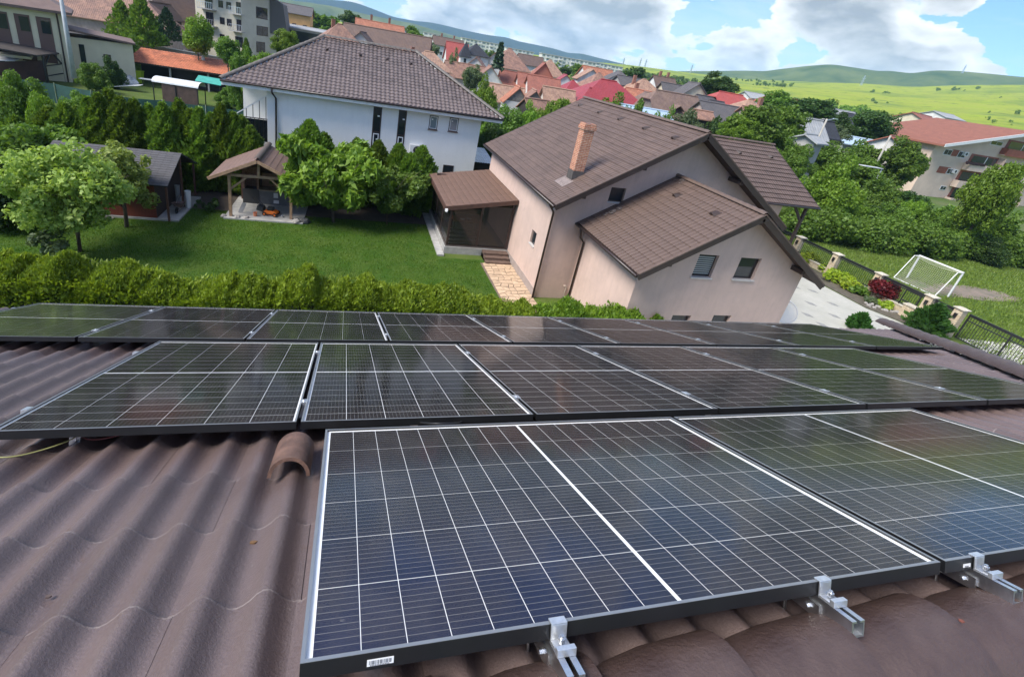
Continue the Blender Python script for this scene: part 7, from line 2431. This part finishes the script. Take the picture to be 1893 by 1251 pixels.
# lamp post and poles on the right
def pole(px, y0, px1, y1, D, r0, label, arm=None):
    a, b = atd(px1, y1, D), atd(px, y0, D)
    r = empty('utility_pole', (a.x, a.y, terrain(a.x, a.y) - .2), label, 'pole', 'poles')
    MB().tube([(0, 0, 0), (0, 0, b.z - float(terrain(a.x, a.y)))], r0, 8, r0 * .75).build('shaft', pmat('pale_pole', (0.36, 0.34, 0.30), 0.8, 0.2, 2), r, smooth=True)
    if arm:
        h = b.z - float(terrain(a.x, a.y))
        MB().tube([(0, 0, h - .2), (arm, -.1, h + .15)], .05, 6).build('lamp_arm', M_alu, r)
        MB().box(arm - .1, arm + .5, -.2, .0, h + .1, h + .22).build('lamp_head', M_alu, r)
pole(1531, 217, 1513, 255, 72, .13, 'pale concrete lamp post among the trees beside the grey shed', .9)
pole(1648, 248, 1629, 285, 80, .13, 'thick concrete pole left of the apartment house')
o = MB().box(-1.3, 1.3, -.4, .4, 0, .07).bar((1.2, -.3, 0), (1.2, -.3, -2), .09, .09, (0, 1, 0)).build('white_canopy', pmat('grey_white_sheet', (0.5, 0.52, 0.55), 0.6), None, atd(1610, 309, 72), (0, 0, -.1))
tag(o, 'small white canopy roof among the trees below the thick pole', 'canopy')
# pylons on the plain
for k, (px, py, D, h) in enumerate(((1155, 107, 1250, 26), (1186, 108, 1250, 28), (1196, 110, 1280, 28), (1281, 120, 1250, 20), (1787, 120, 2050, 40), (1600, 140, 1200, 30))):
    p = atd(px, py, D)
    r = empty('pylon', (p.x, p.y, p.z - h), ['faint pylon leftmost on the far plain', 'faint pylon, left one of the close pair on the plain', 'faint pylon, right one of the close pair on the plain', 'small pylon at the start of the dark hills', 'mast on the crest of the right hill', 'faint pylon in front of the dark hills'][k], 'pylon')
    mb = MB()
    for sx, sy in ((-1, -1), (1, -1), (1, 1), (-1, 1)):
        mb.bar((sx * h * .07, sy * h * .07, -4), (sx * .3, sy * .3, h), .5, .5, (0, 1, 0))
    mb.build('lattice', M_alu, r)
    MB().bar((-h * .16, 0, h * .82), (h * .16, 0, h * .82), .5, .5).bar((-h * .12, 0, h * .66), (h * .12, 0, h * .66), .5, .5).build('crossarm', M_alu, r)
# corrugated canopy and dark opening between the two near houses
cc0 = aty(880, 275, 36)
co_ = wempty('corrugated_canopy', (cc0.x, 36, 0), 'white corrugated canopy between the white house and the pink house', 'canopy')
mb = MB()
q0 = Vector((9.3, 36.5, 0))
za, zb = aty(880, 300, 36.5).z, aty(884, 275, 40).z
n = 24
for i in range(n + 1):
    x = 9.1 + i * 2.6 / n
    dzw = .04 * (i % 2)
    mb.v += [(x, 36.5, za + dzw), (x, 40.5, zb + dzw)]
for i in range(n):
    mb.f.append((2 * i, 2 * i + 2, 2 * i + 3, 2 * i + 1))
mb.build('corrugated_sheet', pmat('corrugated_white', (0.62, 0.66, 0.68), 0.5, 0.2, 2), co_)
MB().box(9.1, 11.7, 37.2, 37.3, -.2, za - .05).build('dark_boards_openings', W_dark, co_)  # dark sheet standing in for the opening under the canopy

# ================================================================ MASSES OF TREES
def crown_proto(seed, n, leaf, clumps, mat, hollow=.25, rc=.30):
    c, rad = round_clumps(clumps, .80, .80, .80, 0, rc, seed, hollow)
    V, Fc = leaf_cloud(n, c, rad, leaf, seed + 1)
    return mesh_np('crown', V, Fc, mat)
PROTO = {}
def ftree(px, ytop, ybase, D, wpx, mat, label, cat='tree', group=None, seed=0, base=None, leafs=None, name='leafy_tree'):
    """crown spans wpx pixels wide, from ytop down to ybase (pixel), at distance D"""
    pt, pb = atd(px, ytop, D), atd(px - (ybase - ytop) * .15, ybase, D)
    R_ = (pt - CAM).length
    zc = proj(pt)[2]
    rx = wpx / F * zc / 2 * .97 * math.sqrt(min(1.0, zc / R_))
    g0 = float(terrain(pt.x, pt.y))
    rz = max((pt.z - pb.z) / 2, rx * .5)
    if cat == 'bush' and pt.z - g0 > .8:
        rz = max(rz, (pt.z - g0) / 2 * 1.04)
    q_ = 'n' if D < 70 else 'm' if D < 140 else 'f'
    key = (mat.name, q_, seed % 3)
    if key not in PROTO:
        nn, lf, cl = {'n': (34000, .043, 170), 'm': (15000, .062, 120), 'f': (4000, .12, 50)}[q_]
        PROTO[key] = crown_proto(hash((mat.name, q_)) % 1000 + seed % 3 * 17 if False else (len(PROTO) * 13 + 300), nn, lf, cl, mat, rc={'n': .20, 'm': .23, 'f': .3}[q_])
    r = empty(name, (pt.x, pt.y, g0), label, cat, group)
    r.rotation_euler = (0, 0, seed * 1.7)
    c = objm('crown', PROTO[key], r, (0, 0, pt.z - rz - g0), None, (rx, rx * .95, rz))
    zt = pt.z - rz - g0
    objm('trunk', MB().tube([(0, 0, -.5), (.05, 0, max(zt * .5, .3)), (0, .1, max(zt, .5))], max(.07, rx * .06), 7, max(.03, rx * .03)).tube([(0, 0, max(zt * .6, .3)), (rx * .5, 0, max(zt, .5) + rz * .3)], .05, 5, .02).mesh('trunk', M_bark, True), r)
    return r
TR = [
    # right of the brown house, near to far
    (1560, 298, 440, 57, 128, L_bright, 'bright green round tree right of the brown side roof'),
    (1478, 385, 440, 52, 80, L_mid, 'bush showing under the brown side roof'),
    (1515, 395, 455, 53, 70, L_dark, 'dark low tree under the bright round tree'),
    (1640, 330, 430, 68, 100, L_mid, 'mid green tree right of the bright round tree'),
    (1690, 350, 420, 76, 100, L_dark, 'dark bushy tree below the apartment house'),
    (1665, 385, 470, 60, 110, L_mid, 'feathery green tree behind the goal'),
    (1735, 385, 470, 64, 100, L_mid, 'feathery tree right behind the goal'),
    (1600, 405, 462, 57, 80, L_mid, 'low green tree behind the fence by the goal'),
    (1715, 430, 482, 60, 70, L_dark, 'dark low bush behind the goal crossbar'),
    (1800, 400, 480, 68, 100, L_mid, 'green tree at the edge of the playing field'),
    (1860, 395, 490, 72, 110, L_mid, 'leafy tree at the right edge above the playing field'),
    (1880, 288, 455, 64, 110, L_bright, 'bright green tree cut by the right edge in front of the apartment house'),
    (1770, 385, 440, 80, 80, L_mid, 'green tree under the lowest balconies of the apartment house'),
    (1840, 440, 505, 66, 90, L_dark, 'dark bush at the far right edge of the playing field'),
    (1590, 372, 440, 60, 60, L_bright, 'slim light tree right beside the bright round tree'),
    (1632, 375, 450, 62, 55, L_dark, 'narrow dark tree left of the goal posts'),
    (1700, 372, 455, 64, 60, L_bright, 'light green slender tree above the goal crossbar'),
    (1765, 395, 470, 66, 60, L_mid, 'slender tree right above the goal'),
    (1825, 380, 470, 70, 60, L_mid, 'tall loose tree in front of the right balconies'),
    (1690, 263, 350, 88, 108, L_mid, 'round grey-green tree in front of the apartment house'),
    (1605, 292, 360, 78, 90, L_mid, 'tree left of the round tree by the apartment house'),
    (1480, 262, 345, 64, 90, L_mid, 'green tree directly behind the side roof ridge'),
    (1540, 268, 335, 74, 100, L_mid, 'tree below the lamp post'),
    (1415, 195, 300, 70, 130, L_mid, 'large rounded tree behind the brown house ridge end'),
    (1462, 200, 290, 74, 100, L_mid, 'tree right of the large rounded tree'),
    (1375, 215, 270, 68, 80, L_bright, 'light green tree above the ridge end of the brown house'),
    (1340, 210, 255, 74, 60, L_dark, 'dark bush right of the cream house porch'),
    (1545, 228, 280, 86, 60, L_olive, 'pale tree behind the lamp post'),
    (1632, 200, 275, 108, 100, L_dark, 'big dark round tree left of the cream apartment building'),
    (1510, 180, 225, 118, 100, L_dark, 'dark tree group behind the grey shed'),
    (1560, 215, 260, 100, 70, L_dark, 'dark tree right of the grey shed'),
    (1450, 172, 215, 120, 80, L_mid, 'tree between the tan hip roof and the meadow'),
    (1600, 262, 305, 88, 80, L_mid, 'bushy tree behind the thick pole'),
    (1338, 141, 182, 125, 82, L_dark, 'dark broad round tree at the town edge'),
    (1300, 155, 180, 128, 40, L_dark, 'dark tree left of the broad round tree'),
    (1178, 126, 150, 190, 42, L_dark, 'round dark tree above the wide tan hip roof'),
    # middle
    (903, 147, 205, 66, 66, L_bright, 'bright green bushy tree right of the white house roof'),
    (876, 120, 165, 84, 42, L_olive, 'bluish green tree behind the white house hip'),
    (935, 200, 250, 56, 100, L_mid, 'green bushes behind the gap between the two houses'),
    (985, 195, 235, 58, 70, L_bright, 'light green bushes below the black hut'),
    (915, 228, 285, 44, 70, L_dark, 'dark green bush between the white and the pink house'),
    (1040, 172, 210, 62, 80, L_bright, 'light green bush over the left end of the brown ridge'),
    (1130, 180, 215, 60, 100, L_mid, 'climbing hedge bush along the large red roof'),
    (1178, 192, 225, 58, 60, L_mid, 'bush left of the pale blue roof'),
    (1270, 213, 245, 62, 110, L_olive, 'vine-like bush in front of the cream house'),
    (1230, 205, 235, 60, 60, L_mid, 'vine bush left in front of the cream house'),
    (650, 20, 60, 165, 50, L_dark, 'big dark tree behind the old red-brown roof'),
    (600, 28, 62, 190, 70, L_mid, 'tree group right of the apricot house'),
    (765, 50, 78, 150, 36, L_mid, 'green tree at the end of the long brown roof'),
    (800, 80, 105, 120, 36, L_olive, 'greyish tree right of the long brown roof'),
    (1080, 122, 140, 190, 40, L_mid, 'tree in front of the long white block'),
    (1045, 127, 142, 180, 30, L_dark, 'small dark tree left of the orange roof by the white block'),
    (840, 92, 125, 118, 26, L_olive, 'small bushy tree left of the turret'),
    # upper left
    (362, 28, 100, 78, 66, L_bright, 'round light green tree in front of the cream apartment block'),
    (420, 70, 118, 72, 56, L_mid, 'green tree behind the barn roof'),
    (528, 55, 105, 62, 60, L_bright, 'bright tree above the white house hip tiles'),
    (485, 85, 125, 58, 80, L_bright, 'lime green bushes over the white house hip tiles'),
    (445, 95, 130, 60, 60, L_mid, 'green bush between barn and white house roof'),
    (240, 70, 105, 84, 40, L_mid, 'pale bush on the retaining wall'),
    (170, 118, 150, 66, 70, L_mid, 'round bush in the garden of the cream house'),
    (205, 112, 140, 70, 50, L_dark, 'dark bush by the side wall of the cream house'),
    (30, 140, 230, 40, 120, L_mid, 'big bush at the left edge below the brown lean-to'),
    (70, 160, 230, 38, 80, L_bright, 'light green bush in front of the net fence'),
    (420, 165, 185, 62, 50, L_mid, 'low bush in the neighbour garden left of the balcony'),
    (150, 175, 215, 42, 90, L_mid, 'bush in front of the green net fence'),
    (810, 310, 350, 36, 50, L_mid, 'leafy bush over the porch roof by the white house wall'),
]
for k, (px, yt, yb, D, wpx, mat, lab) in enumerate(TR):
    ftree(px, yt, yb, D, wpx, mat, lab, 'bush' if 'bush' in lab else 'tree', seed=k)
# conifers
def conifer(px, yt, yb, D, wpx, mat, label, seed):
    pt, pb = atd(px, yt, D), atd(px, yb, D)
    h = pt.z - pb.z
    r = empty('conifer', (pt.x, pt.y, pb.z), label, 'conifer')
    objm('crown', thuja_mesh('crown', h, wpx / F * (pt - CAM).length / 2, 2600, h * .055, mat, seed, .12), r)
    objm('trunk', stem(h, .14), r)
for k, a in enumerate(((222, 2, 70, 90, 40, L_thuja, 'dark green conifer left in the group behind the retaining wall'), (258, -8, 85, 88, 46, L_thuja, 'tallest conifer in the group behind the retaining wall'),
                       (288, 38, 85, 90, 26, L_spruce, 'narrow dark conifer before the silver car'), (306, 16, 75, 94, 34, L_spruce, 'dark conifer right in the group behind the retaining wall'),
                       (455, 72, 110, 88, 14, L_thuja, 'narrow thuja at the foot of the apartment block'))):
    conifer(*a, seed=500 + k)
sp_ = atd(928, 77, 118)
sb_ = atd(924, 127, 118)
r = empty('spruce', (sp_.x, sp_.y, sb_.z), 'tall dark layered spruce in the middle of the town', 'spruce')
hh = sp_.z - sb_.z
V_, F_ = [], []
rs = np.random.RandomState(8)
for k in range(15):
    t = k / 15
    rad = (1 - t) * hh * .21 + .08
    c = np.array([[rad * q_ * math.cos(a), rad * q_ * math.sin(a), hh * (.05 + .93 * t) - q_ * rad * .25] for a in rs.uniform(0, 6.28, 8) for q_ in (.35, .7, 1.0)])
    v, f_ = leaf_cloud(260, c, np.full(len(c), rad * .13 + .08), .34, 600 + k, 2.2)
    F_.append(f_ + sum(len(x) for x in V_))
    V_.append(v)
objm('crown', mesh_np('crown', np.concatenate(V_), np.concatenate(F_), L_spruce), r)
objm('trunk', stem(hh, .2), r)

# far woods and scrub that read as one mass
def wood(pts, label, n, leaf, mat, seed, wid, sc=1.0):
    rs = np.random.RandomState(seed)
    C_, R2 = [], []
    for (x0, y0, D0), (x1, y1, D1), m in pts:
        ctr = rs.rand(max(3, m // 6))
        for k in range(m):
            t = rs.rand() if wid != 22 else min(max(rs.choice(ctr) + rs.normal() * .035, 0), 1)
            D = D0 + (D1 - D0) * t + rs.uniform(-wid, wid)
            p = atd(x0 + (x1 - x0) * t + rs.uniform(-6, 6), y0 + (y1 - y0) * t, D)
            z = float(terrain(p.x, p.y))
            s = rs.uniform(2.2, 4.4) * sc * (rs.uniform(.35, 1.5) if wid == 22 else 1)
            for q_ in range(5):
                C_.append((p.x + rs.uniform(-1, 1) * s * .6, p.y + rs.uniform(-1, 1) * s * .6, z + s * rs.uniform(.5, 1.6)))
                R2.append(s * .55)
    V, Fc = leaf_cloud(n, C_, R2, leaf, seed, 1.3)
    o = objm('far_wood', mesh_np('far_wood', V, Fc, mat))
    tag(o, label, 'wood', kind='stuff')
wood([((1120, 118, 700), (1290, 140, 620), 60), ((1200, 135, 420), (1330, 165, 330), 40)], 'band of trees along the far edge of the town', 22000, 1.5, L_mid, 71, 60)
wood([((1420, 160, 330), (1560, 195, 260), 60), ((1560, 195, 260), (1740, 225, 230), 50), ((1480, 170, 420), (1700, 205, 380), 40)], 'belt of bushes between the town and the bright meadow', 34000, 1.0, L_bright, 72, 40)
wood([((560, 40, 300), (900, 100, 300), 70), ((900, 100, 320), (1150, 130, 330), 60), ((0, 20, 150), (560, 40, 240), 60)], 'distant trees between the town houses', 26000, 1.3, L_mid, 73, 60)
wood([((1240, 138, 1150), (1893, 166, 1150), 34), ((1420, 150, 930), (1893, 180, 930), 14), ((1560, 165, 720), (1893, 195, 720), 8), ((1700, 190, 540), (1893, 215, 540), 4), ((1300, 145, 860), (1500, 160, 860), 26)], 'scattered scrub and hedgerows on the bright meadow slope', 7000, .9, leafmat('leaf_scrub', (0.06, 0.12, 0.02), (0.15, 0.21, 0.035)), 74, 22, .55)
wood([((1440, 440, 50), (1610, 462, 55.5), 40), ((1610, 462, 56), (1745, 472, 63.5), 36), ((1745, 472, 64), (1893, 490, 72), 36)], 'tangled undergrowth along the edge of the playing field', 60000, .16, L_mid, 75, 1.5, .35)

# ================================================================ HAZE
M_haze = bpy.data.materials.new('haze_air')
M_haze.use_nodes = True
g = N(M_haze.node_tree)
M_haze.node_tree.nodes.remove(M_haze.node_tree.nodes['Principled BSDF'])
pv = g.n('ShaderNodeVolumePrincipled')
pv.inputs['Color'].default_value = (0.45, 0.72, 1.0, 1)
pv.inputs['Density'].default_value = 0.000125
pv.inputs['Anisotropy'].default_value = 0.0
g.l(pv.outputs[0], M_haze.node_tree.nodes['Material Output'].inputs['Volume'])
if True:
    hz = MB().box(-5400, 5400, -5400, 5400, -90, 420).build('haze', M_haze)
    tag(hz, 'thin bluish summer haze over the plain and mountains', 'haze', kind='stuff')
for o in bpy.data.objects:
    if '_w' in o.keys():
        del o['_w']
